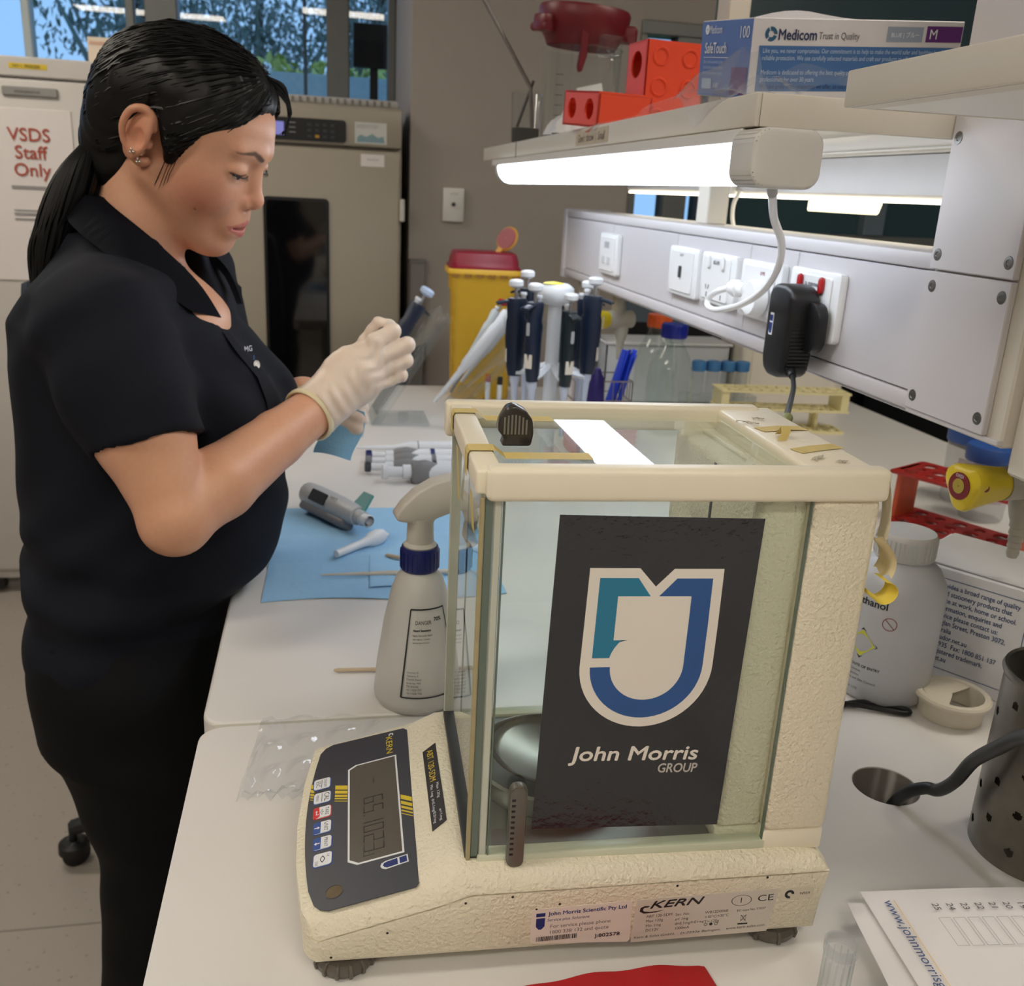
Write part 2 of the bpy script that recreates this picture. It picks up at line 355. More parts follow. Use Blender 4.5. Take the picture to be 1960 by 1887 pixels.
ch = MB().box((-.76, 3.190, .90), (-.60, 3.1955, 1.20), .001, 1, M=Matrix()).build('chart_sheet', mat('chart_paper', (200, 196, 194), .7), fg, world=True)
for i in range(9): MB().box((-.745, 3.188, 1.17-.031*i), (-.645, 3.190, 1.19-.031*i)).build('chart_row', mat('chart_grey', (116, 110, 112), .7), fg, world=True)
bx = MB(); bx.box((-.578, 3.30, 1.685), (-.485, 3.42, 1.763), .003, 1)
bo = thing('cardboard_box', 'small cream box standing on top of the fridge', 'box', (-.53, 3.36, 1.685)); bx.build('carton', mat('cream_card', (236, 220, 200), .7), bo, world=True)
MB().box((-.572, 3.2985, 1.742), (-.491, 3.3, 1.751)).build('print_band', mat('pinkish', (216, 176, 156), .7), bo, world=True)

# ---------------------------------------------------------------- incubator
ic = thing('incubator', 'beige upright incubator with a dark glass door window beside the pier', 'incubator', (0, 3.3, 0))
MB().box((-.36, 3.02, .06), (.345, 3.6, 1.60), .01, 2).build('body', M_beigegrey, ic, world=True)
MB().box((-.36, 2.995, 1.487), (.343, 3.022, 1.592), .006, 2).build('control_fascia', M_beigegrey, ic, world=True)
MB().box((-.36, 2.985, .12), (.343, 3.018, 1.477), .012, 3).build('door', M_beigegrey, ic, world=True)
M_dglass = glass('incubator_glass', (120, 125, 128), 1.0)
MB().prism(rrect(.19, .62, .012, 4, .034, 1.026), .003, fr((0, 2.984, 0), (1, 0, 0), (0, 0, 1))).build('window_gasket', M_black, ic, world=True)
MB().prism(rrect(.172, .60, .008, 4, .034, 1.026), .0015, fr((0, 2.980, 0), (1, 0, 0), (0, 0, 1))).build('door_window', mat('tinted_glass', (10, 11, 13), .06, spec=.8), ic, world=True)
MB().prism(rrect(.30, .062, .01, 4, .030, 1.525), .004, fr((0, 2.994, 0), (1, 0, 0), (0, 0, 1))).build('keypad', M_black, ic, world=True)
MB().flat([(-.03, 1.507), (.003, 1.507), (.003, 1.543), (-.03, 1.543)], fr((0, 2.9895, 0), (1, 0, 0), (0, 0, 1))).build('display', emis('lcd_violet', (150, 150, 225), .7), ic, world=True)
for i in range(3):
    for j in range(4): MB().prism(rrect(.012, .008, .002, 2, .075+.022*j, 1.508+.016*i), .002, fr((0, 2.990, 0), (1, 0, 0), (0, 0, 1))).build('key', mat('key_grey', (52, 54, 60), .5) if (i, j) != (0, 1) else mat('key_orange', (190, 140, 40), .5), ic, world=True)
for z in (1.515, 1.528, 1.541): MB().flat([(.018, z), (.036, z), (.036, z+.0025), (.018, z+.0025)], fr((0, 2.9895, 0), (1, 0, 0), (0, 0, 1))).build('print_line', M_greyink, ic, world=True)
MB().flat([(.205, 1.496), (.298, 1.496), (.298, 1.555), (.205, 1.555)], fr((0, 2.9940, 0), (1, 0, 0), (0, 0, 1))).build('sticker', mat('sticker_pale', (206, 208, 204), .6), ic, world=True)
MB().flat([(.212, 1.500), (.292, 1.500), (.288, 1.518), (.272, 1.514), (.256, 1.524), (.238, 1.515), (.222, 1.521), (.212, 1.512)], fr((0, 2.9935, 0), (1, 0, 0), (0, 0, 1))).build('sticker_picture', mat('sticker_teal', (128, 160, 168), .6), ic, world=True)
text('This incubator is monitored\nPlease keep the door closed', .0055, onf(.210, 1.545, 2.9935), M_greyink, ic, world=True)
MB().flat([(.222, 1.433), (.291, 1.433), (.291, 1.467), (.222, 1.467)], fr((0, 2.9840, 0), (1, 0, 0), (0, 0, 1))).build('sticker', pap, ic, world=True)
text('Incubator', .009, onf(.240, 1.45, 2.9835), M_greyink, ic, world=True, shear=.2)
MB().box((.338, 2.97, 1.28), (.352, 2.99, 1.345), .003, 1).build('hinge', M_fridge, ic, world=True)
gr = thing('vent_grille', 'long pale louvred tray lying along the top of the incubator', 'tray', (.0, 3.3, 1.60))
MB().box((-.33, 3.05, 1.60), (.335, 3.25, 1.622), .006, 2).build('tray_body', mat('pale_grey2', (186, 184, 180), .5), gr, world=True)
for i in range(30): MB().box((-.32+.0215*i, 3.046, 1.604), (-.312+.0215*i, 3.05, 1.618)).build('louvre', mat('mid_grey', (128, 126, 124), .6), gr, world=True)
bm_ = thing('black_monitor', 'black flat screen seen from behind through the narrow window', 'screen', (.29, 3.95, 0))
MB().box((.225, 3.93, 1.80), (.40, 3.96, 1.955), .006, 2, M=T(0, 0, 0)).build('screen_back', M_black, bm_, world=True)
MB().box((.29, 3.95, -.5), (.32, 3.98, 1.82)).build('screen_stand', M_black, bm_, world=True); MB().box((.22, 3.90, -.5), (.40, 4.03, -.49)).build('screen_foot', M_black, bm_, world=True)
fs = thing('frosted_screen', 'pale frosted glass screen standing low outside the window', 'screen', (0, 4.1, -.5))
MB().box((-.6, 4.08, -.5), (.45, 4.1, 1.78)).build('panel', glass('frosted_glass', (240, 246, 250), .6, .3, .8, (226, 240, 248)), fs, world=True)

# ---------------------------------------------------------------- wall plates on the pier
sw = thing('wall_switch', 'white switch plate with a dark button on the beige pier', 'switch', (.507, 3.05, 1.28))
MB().box((.474, 3.038, 1.285), (.54, 3.05, 1.385), .003, 2).build('plate', M_white, sw, world=True)
MB().cyl(.006, .006, 16, fr((.507, 3.038, 1.337), (1, 0, 0), (0, 0, 1)), .001).build('button', mat('dark_grey', (70, 66, 64), .5), sw, world=True)
text('DOOR', .008, onf(.497, 1.365, 3.0375), M_greyink, sw, world=True)
cd = MB(); cd.box((.374, 3.02, .5), (.424, 3.05, 1.165), .004, 1)
co_ = thing('cable_conduit', 'grey square conduit running up the foot of the pier', 'conduit', (.4, 3.03, .5)); cd.build('duct', mat('conduit_grey', (132, 128, 126), .6), co_, world=True)
MB().box((.372, 3.018, 1.155), (.426, 3.05, 1.168), .002, 1).build('end_cap', mat('conduit_cap', (120, 116, 114), .6), co_, world=True)

# ---------------------------------------------------------------- office chair behind the woman
M_chair = mat('chair_black', (20, 21, 24), .5, var=.1)
oc = thing('office_chair', 'black swivel office chair mostly hidden behind the woman', 'chair', (-.165, 1.77, 0), .35)
for i in range(5):
    a = i*2*PI/5+PI-.42
    MB().tube([(.03*math.cos(a), .03*math.sin(a), .12), (.18*math.cos(a), .18*math.sin(a), .105), (.245*math.cos(a), .245*math.sin(a), .085)], [.026, .024, .019], 10, flatz=.8).build('base_arm', M_chair, oc)
    m = T(.245*math.cos(a), .245*math.sin(a), 0)
    cs = MB().cyl(.008, .05, 10, m @ T(0, 0, .045)).build('caster', M_chair, oc)
    for s in (-1, 1): MB().cyl(.028, .014, 20, m @ rotm('Z', a+.6) @ T(0, s*.012-(.007), .029) @ rotm('X', -PI/2), .004).build('wheel', M_chair, cs)
    MB().lathe([(.031, 0), (.03, .018), (.022, .024)], 18, m @ T(0, 0, .03)).build('hood', M_chair, cs)
MB().cyl(.026, .30, 16, T(0, 0, .10)).build('gas_column', M_black, oc)
MB().box((-.19, -.19, .43), (.19, .19, .50), .03, 4).build('seat', M_chair, oc)
MB().tube([(-.05, .18, .42), (-.03, .30, .55), (-.02, .29, .75)], .02, 8, flatz=.5).build('back_stem', M_chair, oc)
def bk(u, v):
    x = (u-.5)*.44*(1-.25*max(0, v-.6)); return (x, .27+.03*(1-(2*u-1)**2)+.06*(v-.3)**2, .72+.5*v-.05*(2*u-1)**2*(v > .5)*(v-.5)*2)
MB().sheet(bk, 14, 14, th=.035).build('backrest', M_chair, oc, 60)
# ================================================================ BENCH, SPINE, SHELVES
M_bench = mat('bench_laminate', (224, 221, 217), .32, var=.015, vscale=8)
M_edge = mat('bench_edge', (228, 222, 214), .4)
M_bead = mat('bead', (196, 192, 176), .5)
M_spine = mat('spine_powdercoat', (206, 202, 204), .45, bump=.05, bscale=900, var=.015)
M_cream = mat('cream_powdercoat', (214, 208, 196), .45, bump=.06, bscale=900, var=.015)
def slab_poly(x0, x1, y0, y1, r):
    p = [(x1, y0), (x1, y1)]
    for i in range(7): a = PI/2+PI/2*i/6; p.append((x0+r+r*math.cos(a), y1-r+r*math.sin(a)))
    for i in range(7): a = PI+PI/2*i/6; p.append((x0+r+r*math.cos(a), y0+r+r*math.sin(a)))
    return p
HX, HY, HR = .601, .643, .0285
bn = thing('lab_bench_worktop', 'white laminate worktop under the balance with a cable hole', 'worktop', (.7, .2, .86))
# near slab is built as a plate with a round hole
t = bmesh.new(); ring = [(HX+HR*math.cos(2*PI*i/40), HY+HR*math.sin(2*PI*i/40)) for i in range(40)]
outer = slab_poly(.001, 1.475, -.75, .801, .022)
def plate(outer, ring, z0, z1):
    t = bmesh.new(); vo = [t.verts.new((x, y, z1)) for x, y in outer]; vi = [t.verts.new((x, y, z1)) for x, y in ring]
    eo = [t.edges.new((vo[i], vo[(i+1) % len(vo)])) for i in range(len(vo))]; ei = [t.edges.new((vi[i], vi[(i+1) % len(vi)])) for i in range(len(vi))]
    bmesh.ops.triangle_fill(t, edges=eo+ei, use_beauty=True)
    r = bmesh.ops.extrude_face_region(t, geom=t.faces[:]); bmesh.ops.translate(t, verts=[v for v in r['geom'] if isinstance(v, bmesh.types.BMVert)], vec=(0, 0, z0-z1))
    bmesh.ops.recalc_face_normals(t, faces=t.faces[:]); return t
mb = MB(); mb.absorb(plate(outer, ring, .862, .9)); ob = mb.build('slab', M_bench, bn, 30, world=True)
bv = ob.modifiers.new('b', 'BEVEL'); bv.width = .0035; bv.segments = 3; bv.limit_method = 'ANGLE'; bv.angle_limit = 1.0
MB().lathe([(HR, .0), (HR, -.036)], 40, T(HX, HY, .8985), close=True).build('hole_lining', mat('raw_board', (120, 92, 66), .8, bump=.4, bscale=300), bn, world=True)
MB().box((.02, -.7, .853), (1.45, .79, .8615)).build('underlay', mat('underlay', (96, 80, 66), .9), bn, world=True)
bn2 = thing('lab_bench_worktop', 'white laminate worktop running back from the seam to the sharps bin', 'worktop', (.7, 1.6, .86))
mb = MB(); mb.prism(slab_poly(.0, 1.475, .806, 2.392, .022), .038, z0=.862); ob = mb.build('slab', M_bench, bn2, 30, world=True)
bv = ob.modifiers.new('b', 'BEVEL'); bv.width = .0035; bv.segments = 3; bv.limit_method = 'ANGLE'; bv.angle_limit = 1.0
MB().box((.012, .8005, .864), (1.47, .8065, .8995), .001, 1).build('joint_bead', M_bead, bn2, world=True)
cb = thing('bench_cabinet', 'white base cabinets carrying the worktop, mostly hidden below it', 'cabinet', (.7, .9, 0))
MB().box((.12, -.7, .1), (1.40, 2.34, .8525), .003, 1).build('carcass', M_white, cb, world=True)
MB().box((.18, -.7, 0), (1.34, 2.34, .1)).build('plinth', M_dark, cb, world=True)
for i in range(5): MB().box((.10, -.66+.6*i, .13), (.119, -.08+.6*i, .845), .003, 1).build('door', M_white, cb, world=True)
# ---- service spine
sp = thing('service_spine', 'white wall-less service trunking with power outlets along the bench', 'trunking', (.74, 1.3, 1.19))
MB().box((.697, .842, 1.197), (.79, 2.322, 1.347), .003, 1).build('duct_body', M_spine, sp, world=True)
MB().box((.689, .842, 1.333), (.797, 2.322, 1.349), .003, 2).build('top_lip', M_spine, sp, world=True)
MB().box((.689, .842, 1.196), (.797, 2.322, 1.213), .003, 2).build('bottom_lip', M_spine, sp, world=True)
MB().box((.687, 2.305, 1.19), (.80, 2.335, 1.352), .004, 2).build('end_post', M_spine, sp, world=True)
for a, b in ((.8425, 1.1125), (1.1145, 1.2515), (1.2535, 1.540), (1.542, 1.912), (1.914, 2.304)):
    MB().box((.691, a, 1.2145), (.698, b, 1.3315), .0012, 1).build('cover_panel', M_spine, sp, world=True)
MB().box((.700, .845, 1.19), (.780, 2.3, 1.1965), .001, 1).build('underside', M_spine, sp, world=True)
for y in (1.53,):
    MB().box((.732, y, 1.349), (.768, y+.048, 2.699), .002, 1).build('upright', M_cream, sp, world=True)
for y in (2.262,): MB().box((.728, y, .9), (.772, y+.04, 1.19), .002, 1).build('foot_post', M_cream, sp, world=True)
for z in (1.58, 1.72, 1.86, 2.0): MB().box((.7312, 1.549, z), (.7322, 1.555, z+.018)).build('slot', M_dark, sp, world=True)
# ---- service column with screwed covers
cl = thing('service_column', 'white service column with screw-fixed cover plates at the right', 'column', (.74, .76, 1.19))
MB().box((.690, .70, 1.193), (.80, .838, 2.699), .002, 1).build('core', M_cream, cl, world=True)
for z0, z1 in ((1.2, 1.3325), (1.3345, 1.62)):
    cp = MB().box((.6835, .7185, z0), (.690, .837, z1), .001, 1).build('cover_plate', M_spine, cl, world=True)
    for y in (.728, .827):
        for z in (z0+.0135, z1-.0135 if z1 < 1.5 else 1.451):
            fm = fr((.6835, y, z), (0, -1, 0), (0, 0, 1))
            sc = MB().lathe([(.0058, 0), (.0055, .0005), (.0030, .0007), (.0024, .0001), (.0001, .0001)], 20, fm).build('screw', mat('screw_steel', (122, 120, 116), .35, metal=.8), cp, world=True)
MB().box((.686, .700, 1.1955), (.692, .838, 1.2), .0005, 1).build('bottom_trim', M_spine, cl, world=True)
MB().box((.70, .60, 1.17), (.80, .70, 1.28), .003, 1).build('side_block', M_cream, cl, world=True)
# ---- outlets
M_sock = mat('outlet_white', (238, 238, 238), .28, var=.01); M_redbtn = mat('red_rocker', (176, 26, 30), .25); M_slot = mat('slot_dark', (60, 60, 62), .6); M_label = mat('label_grey', (92, 88, 92), .6)
def outlet(y0, y1, z0, z1, label, kind):
    o = thing('power_outlet', label, 'outlet', (.69, (y0+y1)/2, z0), 0, 'outlets on the service trunking')
    cy = (y0+y1)/2; w = y1-y0; h = z1-z0; F = fr((.691, cy, (z0+z1)/2), (0, -1, 0), (0, 0, 1))
    MB().prism(rrect(w, h, .006, 4), .010, F, .0022, 2).build('surround', M_sock, o, world=True)
    MB().prism(rrect(w*.74, h*.84, .004, 3), .0025, F, .001, 1, z0=.010).build('faceplate', M_sock, o, world=True)
    k = F @ T(0, 0, .0126)
    if kind == 'gpo' or kind == 'red':
        for s in (-1, 1):
            MB().prism(rrect(.011, .019, .0052, 4, s*.026, .0235), .004, k, .0015, 2).build('rocker_switch', M_redbtn if kind == 'red' else M_sock, o, world=True)
            for dx, dz, a in ((-.0048, .003, .5), (.0048, .003, -.5), (0, -.008, 0)):
                MB().box((-.0009, -.0035, 0), (.0009, .0035, .0004), M=k @ T(s*.027+dx, -.016+dz, 0) @ rotm('Z', a)).build('socket_slot', M_slot, o, world=True)
        text('EG-UPS' if kind == 'gpo' else 'DL ESSENTIAL\nSUPPLY', .007 if kind == 'gpo' else .0052, k @ T(0, .021, .0003), M_label, o, al='CENTER', bold=.03, world=True)
    elif kind == 'switch':
        MB().prism(rrect(.007, .018, .002, 2), .003, k @ T(.0, 0, 0)).build('key_slot', M_slot, o, world=True)
        text('LIGHT', .006, k @ T(0, .024, .0003), M_label, o, al='CENTER', world=True)
    elif kind == 'plain':
        text('L9 P2', .006, k @ T(.012, .021, .0003), mat('label_red', (150, 60, 70), .6), o, al='CENTER', bold=.03, world=True)
    else:
        for s in (-1, 1): MB().prism(rrect(.016, .014, .001, 2, s*.018, -.012), .002, k).build('data_port', mat('port_grey', (206, 208, 210), .4), o, world=True)
        MB().prism(rrect(.03, .012, .001, 2, 0, .018), .001, k).build('port_label', mat('port_label', (176, 178, 182), .5), o, world=True)
    return o
outlet(1.848, 1.975, 1.233, 1.313, 'white data outlet farthest along the trunking near the pier', 'data')
outlet(1.418, 1.548, 1.237, 1.313, 'white key switch plate left of the row of power outlets', 'switch')
outlet(1.274, 1.404, 1.240, 1.313, 'white double outlet with two white rockers behind the cable loop', 'gpo')
outlet(1.133, 1.256, 1.238, 1.313, 'white outlet holding the round white plug', 'plain')
outlet(.989, 1.110, 1.236, 1.315, 'white double outlet with two red rockers above the black adapter', 'red')
# ---- shelf one with lamp
def shelf(name, label, x0, x1, y0, y1, z0, z1):
    o = thing(name, label, 'shelf', ((x0+x1)/2, (y0+y1)/2, z0))
    MB().box((x0+.004, y0+.004, z1-.006), (x1, y1-.004, z1), .001, 1).build('deck', M_cream, o, world=True)
    MB().box((x0, y0, z0), (x0+.005, y1, z1), .0015, 2).build('front_fascia', M_cream, o, world=True)
    for ya, yb in ((y0, y0+.005), (y1-.005, y1)): MB().box((x0+.005, ya, z0), (x1, yb, z1), .0015, 2).build('end_fascia', M_cream, o, world=True)
    MB().box((x0+.005, y0+.005, z0), (x0+.022, y1-.005, z0+.002)).build('return_flange', M_cream, o, world=True)
    MB().box((x1-.02, y0+.005, z0), (x1, y1-.005, z0+.002)).build('rear_flange', M_cream, o, world=True)
    return o
s1 = shelf('steel_shelf', 'cream steel shelf over the bench carrying the glove box and racks', .489, .775, .838, 2.362, 1.450, 1.478)
MB().box((.4878, 1.95, 1.448), (.4889, 1.952, 1.4785)).build('joint_line', mat('joint_dark', (120, 116, 112), .6), s1, world=True)
MB().box((.4878, 1.30, 1.454), (.4888, 1.47, 1.474)).build('tape_label', mat('tape_tan', (196, 184, 164), .7), s1, world=True)
text('Don\'t  throw  |  Small', .016, fr((.4874, 1.455, 1.458), (0, -1, 0), (0, 0, 1)), mat('pencil', (120, 110, 104), .7), s1, world=True, shear=.1)
s2 = shelf('steel_shelf', 'cream steel shelf jutting in at the right edge above the column', .490, .775, -.35, .688, 1.455, 1.480)
MB().box((.495, -.34, 1.4555), (.775, .684, 1.4575)).build('soffit', M_white, s2, world=True)
s3 = shelf('steel_shelf', 'cream steel shelf on the far side of the spine', .79, .985, .838, 2.362, 1.450, 1.478)
# lamp under shelf one
lp = thing('bench_lamp', 'lit fluorescent batten lamp hung under the front of the shelf', 'lamp', (.51, 1.5, 1.40))
MB().box((.488, .862, 1.436), (.545, 2.23, 1.4495), .002, 1).build('batten', M_white, lp, world=True)
def half(r0, z, n=14): return [(r0*math.cos(a), z) for a in ()]
prof = []
for i in range(15):
    a = PI+PI*i/14; prof.append((.5165+.029*math.cos(a), 1.4345+.034*math.sin(a)))
prof += [(.5455, 1.4355), (.4875, 1.4355)]
M_tube = emis('lamp_diffuser', (232, 242, 255), LAMP_TUBE)
mb = MB(); mb.loft([[(x, .868, z) for x, z in prof], [(x, 2.15, z) for x, z in prof]]); mb.build('diffuser', M_tube, lp, 60, world=True)
MB().prism(rrect(.066, .050, .014, 5), .052, fr((.5125, .818+.045, 1.4235), (1, 0, 0), (0, 0, 1)), .004, 3).build('end_cap', mat('lamp_plastic', (214, 212, 208), .4), lp, world=True)
mb = MB(); sc = lambda k: [(.5165+(x-.5165)*k, z+(1.4345-z)*(1-k)) for x, z in prof]
mb.loft([[(x, 2.15, z) for x, z in sc(1.0)], [(x, 2.19, z) for x, z in sc(.96)], [(x, 2.225, z) for x, z in sc(.6)]]); mb.build('end_cap', mat('lamp_cap_clear', (222, 232, 240), .3), lp, 60, world=True)
# rear lamp (lights the far side)
rl = thing('bench_lamp', 'warm lit batten lamp on the far side of the spine', 'lamp', (.87, 1.5, 1.40))
hous = [(.800, 1.449), (.800, 1.404), (.806, 1.398), (.835, 1.398), (.850, 1.412), (.870, 1.437), (.905, 1.449)]
mb = MB(); mb.loft([[(x, .95, z) for x, z in hous], [(x, 2.2, z) for x, z in hous]]); mb.build('reflector', mat('reflector_white', (188, 184, 180), .3), rl, 40, world=True)
MB().box((.803, .952, 1.3945), (.833, 2.195, 1.3985), .001, 1).build('light_strip', emis('rear_diffuser', (255, 244, 214), LAMP_REAR), rl, world=True)
MB().prism([(0, 0), (.16, 0), (.152, .016), (.0, .016)], .025, fr((.806, 1.335, 1.3945), (0, -1, 0), (0, 0, -1)), .002, 1).build('lamp_holder', emis('rear_holder', (255, 246, 205), LAMP_REAR*.35), rl, world=True)
cv = MB(); pts = spline([(.800, 1.56, 1.405), (.792, 1.565, 1.385), (.790, 1.56, 1.36), (.788, 1.54, 1.34)], 8); cv.tube(pts, .0035, 8); cv.build('lamp_cord', M_sock, rl, world=True)
MB().box((.79, 1.58, 1.398), (.81, 1.66, 1.42), .004, 2).build('cord_box', M_sock, rl, world=True)
# white lamp cable to the round plug
pc = thing('lamp_cable', 'white cable looping from the lamp end cap to a round plug', 'cable', (.6, 1.1, 1.24))
pts = spline([(.514, .845, 1.410), (.532, .875, 1.395), (.568, .94, 1.372), (.592, .965, 1.347), (.604, .99, 1.320), (.622, 1.055, 1.290), (.640, 1.15, 1.262), (.648, 1.245, 1.243), (.652, 1.29, 1.243), (.655, 1.297, 1.254), (.653, 1.262, 1.267), (.655, 1.225, 1.275)], 8)
MB().tube(pts, .0042, 10).build('cord', M_sock, pc, world=True)
MB().tube([pts[0], pts[3], pts[8]], [.006, .0058, .005], 12).build('strain_relief', mat('relief_grey', (170, 168, 164), .5), pc, world=True)
m = along((.655, 1.222, 1.276), (.664, 1.185, 1.276))
MB().lathe([(.006, -.004), (.010, 0), (.0115, .006), (.0115, .016), (.009, .018), (.009, .03)], 14, m).build('plug_nut', M_sock, pc, world=True)
MB().tube([(.664, 1.195, 1.276), (.668, 1.175, 1.275), (.672, 1.165, 1.272)], [.0085, .010, .012], 14).build('plug_neck', M_sock, pc, world=True)
MB().lathe([(.019, 0), (.0235, .004), (.0235, .016), (.021, .02)], 28, fr((.6895-.0125, 1.172, 1.268), (0, -1, 0), (0, 0, 1))).build('plug', M_sock, pc, world=True)
# black adapter
ad = thing('power_adapter', 'black plug-in power adapter hanging from the red-switched outlet', 'adapter', (.65, 1.04, 1.2))
mb = MB(); pr = [(-.0295, .046), (-.0295, -.03), (-.024, -.043), (-.012, -.049), (.012, -.049), (.024, -.043), (.0275, -.03), (.031, .02), (.031, .046), (.024, .056), (.01, .060), (-.012, .060), (-.024, .056)]
AF = fr((.6755, 1.0475, 1.238), (0, -1, 0), (0, 0, 1))
mb.prism(pr, .036, AF, .006, 3); mb.build('housing', M_black, ad, 50, world=True)
MB().prism(rrect(.05, .058, .018, 6, .012, .012), .014, fr((.689-.0128, 1.03, 1.240), (0, -1, 0), (0, 0, 1)), .003, 2).build('plug_block', M_black, ad, world=True)
for i in range(14):
    for s in (-1, 1): MB().box((-.0012, -.001, 0), (.0012, .001, .026), M=AF @ T(s*.0285+.001, .02-.0042*i, .005)).build('grip_rib', mat('rib_black', (30, 31, 33), .35), ad, world=True)
lg = MB().prism(rrect(.0085, .026, .001, 2, -.012, .012), .0006, AF @ T(0, 0, .0362)).build('logo_sticker', mat('logo_white', (225, 228, 235), .5), ad, world=True)
MB().prism([(-.0155, .0), (-.0085, .0), (-.0085, .007), (-.0155, .007)], .0006, AF @ T(0, .0155, .0366)).build('logo_bar', mat('logo_navy', (22, 44, 110), .5), ad, world=True)
MB().prism([(-.0155, .0135), (-.0155, .006), (-.0145, .002), (-.012, .0005), (-.0095, .002), (-.0085, .006), (-.0085, .0135)], .0006, AF @ T(0, 0, .0366)).build('logo_mark', mat('logo_navy', (22, 44, 110), .5), ad, world=True)
c0 = (.657, 1.044, 1.200)
MB().tube([c0, (.652, 1.020, 1.1995), (.641, .993, 1.199)], [.0075, .006, .0042], 12).build('strain_relief', M_black, ad, world=True)
for i in range(5): MB().cyl(.0072-.0006*i, .0018, 12, along((.6555-.0024*i, 1.034-.0065*i, 1.2005-.0002*i), (.6531-.0024*i, 1.0275-.0065*i, 1.2003-.0002*i))).build('relief_ring', M_black, ad, world=True)
cab = spline([(.642, .995, 1.199), (.6107, .93, 1.1998), (.5622, .84, 1.2048), (.5132, .75, 1.2138), (.4737, .678, 1.2196), (.4655, .662, 1.205), (.465, .658, 1.13), (.470, .662, 1.0), (.49, .68, .925), (.56, .73, .9035), (.64, .775, .9035), (.69, .758, .9035), (.685, .75, .9035), (.64, .77, .905), (.60, .775, .908), (.585, .765, .910), (.60, .752, .904), (.612, .762, .904), (.59, .775, .905)], 8)
MB().tube(cab, .0027, 8).build('cord', M_black, ad, world=True)
MB().tube([(.494, .713, 1.2165), (.4737, .678, 1.2196), (.4665, .665, 1.211)], .0048, 10).build('green_tape', mat('olive_tape', (132, 134, 48), .5), ad, world=True)
# ================================================================ BALANCE (local frame in mm, front of the instrument faces -x)
M_bal = mat('balance_cream', (236, 228, 204), .42, bump=1.0, bscale=330, var=.02)
M_bal.node_tree.nodes['Bump'].inputs['Distance'].default_value = .0022
M_balS = mat('balance_cream_smooth', (240, 232, 210), .38, var=.02)
M_panel = mat('panel_charcoal', (58, 61, 70), .38, var=.04)
M_pwhite = mat('print_white', (226, 228, 232), .45, var=.01); M_pyel = mat('print_yellow', (214, 190, 48), .45); M_pblue = mat('print_blue', (36, 74, 150), .45); M_pred = mat('print_red', (206, 44, 48), .45)
M_ink = mat('print_black', (24, 24, 28), .5); M_bglass = glass('balance_glass', (249, 252, 250)); M_gedge = mat('glass_edge', (92, 108, 96), .15, spec=.8, var=.1)
M_handle = mat('handle_taupe', (96, 90, 82), .3, var=.05); M_mask = mat('masking_tape', (214, 192, 120), .6, var=.1, vscale=60); M_steel = mat('brushed_steel', (170, 168, 160), .28, metal=.9, var=.08)
bal = thing('analytical_balance', 'cream analytical balance with glass draught shield and a dark shield-logo poster', 'balance', (.097, .4885, .9), math.radians(-2.2))
K = .001
def mm(*p): return tuple(x*K for x in p)
def bb(name, a, b, m, r=0, seg=2, parent=None, smooth=35): return MB().box(mm(*a), mm(*b), r*K, seg).build(name, m, parent or bal, smooth)
def interp(x, pts):
    for (a, fa), (b, fb) in zip(pts, pts[1:]):
        if x <= b: return fa+(fb-fa)*(x-a)/(b-a) if b > a else fb
    return pts[-1][1]
YW = 206
SEAM = [(-10, 31), (12, 32.5), (84, 52), (107, 60), (352, 61.5)]
TOP = [(-10, 40), (-4, 44), (2, 46.3), (10, 48.2), (76, 65.2), (84, 69.6), (98, 77), (106, 76), (330, 73), (343, 70), (352, 63)]
def front(y):
    t = (y-YW/2)/(YW/2); return -7+11*t**2+6*max(0, abs(t)-.9)*10*abs(t)
XS = [0, .02, .045, .08, .14, .22, .27, .285, .30, .32, .345, .5, .7, .9, .955, .98, 1]
def shell(upper):
    rings = []
    for y, f in ((0, .04), (1.2, .3), (3.5, .6), (7, .84), (12, .97), (16, 1), (60, 1), (103, 1), (150, 1), (190, 1), (194, .97), (199, .84), (202.5, .6), (204.8, .3), (206, .04)):
        x0 = front(y); xs = [x0+(349-x0)*s for s in XS]; up = []
        ins = 3.5*(1-f)**1.5
        lowz = lambda x: interp(x, SEAM)
        if upper:
            a = [(max(x, x0+ins), y, lowz(x)+.8) for x in xs]; b = [(min(max(x, x0+ins), 349-ins), y, lowz(x)+.8+(interp(x, TOP)-lowz(x)-.8)*f) for x in reversed(xs)]
        else:
            g = 1-f
            a = [(min(max(x, x0+1+6*g), 348-6*g), y, 14+(5*g if f < .6 else 0)) for x in xs]; b = [(min(max(x, x0+.6), 348.4), y, lowz(x)-.4) for x in reversed(xs)]
        rings.append([mm(*p) for p in a+b])
    return MB().loft(rings)
shell(False).build('lower_housing', M_bal, bal, 50)
shell(True).build('upper_housing', M_bal, bal, 50)
# levelling feet
for i, (x, y) in enumerate(((28, 20), (28, 186), (322, 22), (322, 184))):
    ft = MB(Matrix.Diagonal((K, K, K, 1)) @ T(x, y, 0)).lathe([(14, 0), (19, 1.5), (20, 6), (18, 10), (8, 12), (6, 16)], 36).build('levelling_foot', M_handle, bal)
    for k in range(14 if i < 1 else 8):
        n = 14 if i < 1 else 8; a = 2*PI*k/n
        MB(Matrix.Diagonal((K, K, K, 1)) @ T(x, y, 0) @ rotm('Z', a)).prism([(17, 1), (20.8, 1.5), (21.6, 6), (19, 10.3), (15, 11)], 2.4, fr((0, 1.2, 0), (1, 0, 0), (0, 0, 1)), .4, 1).build('grip', M_handle, ft)
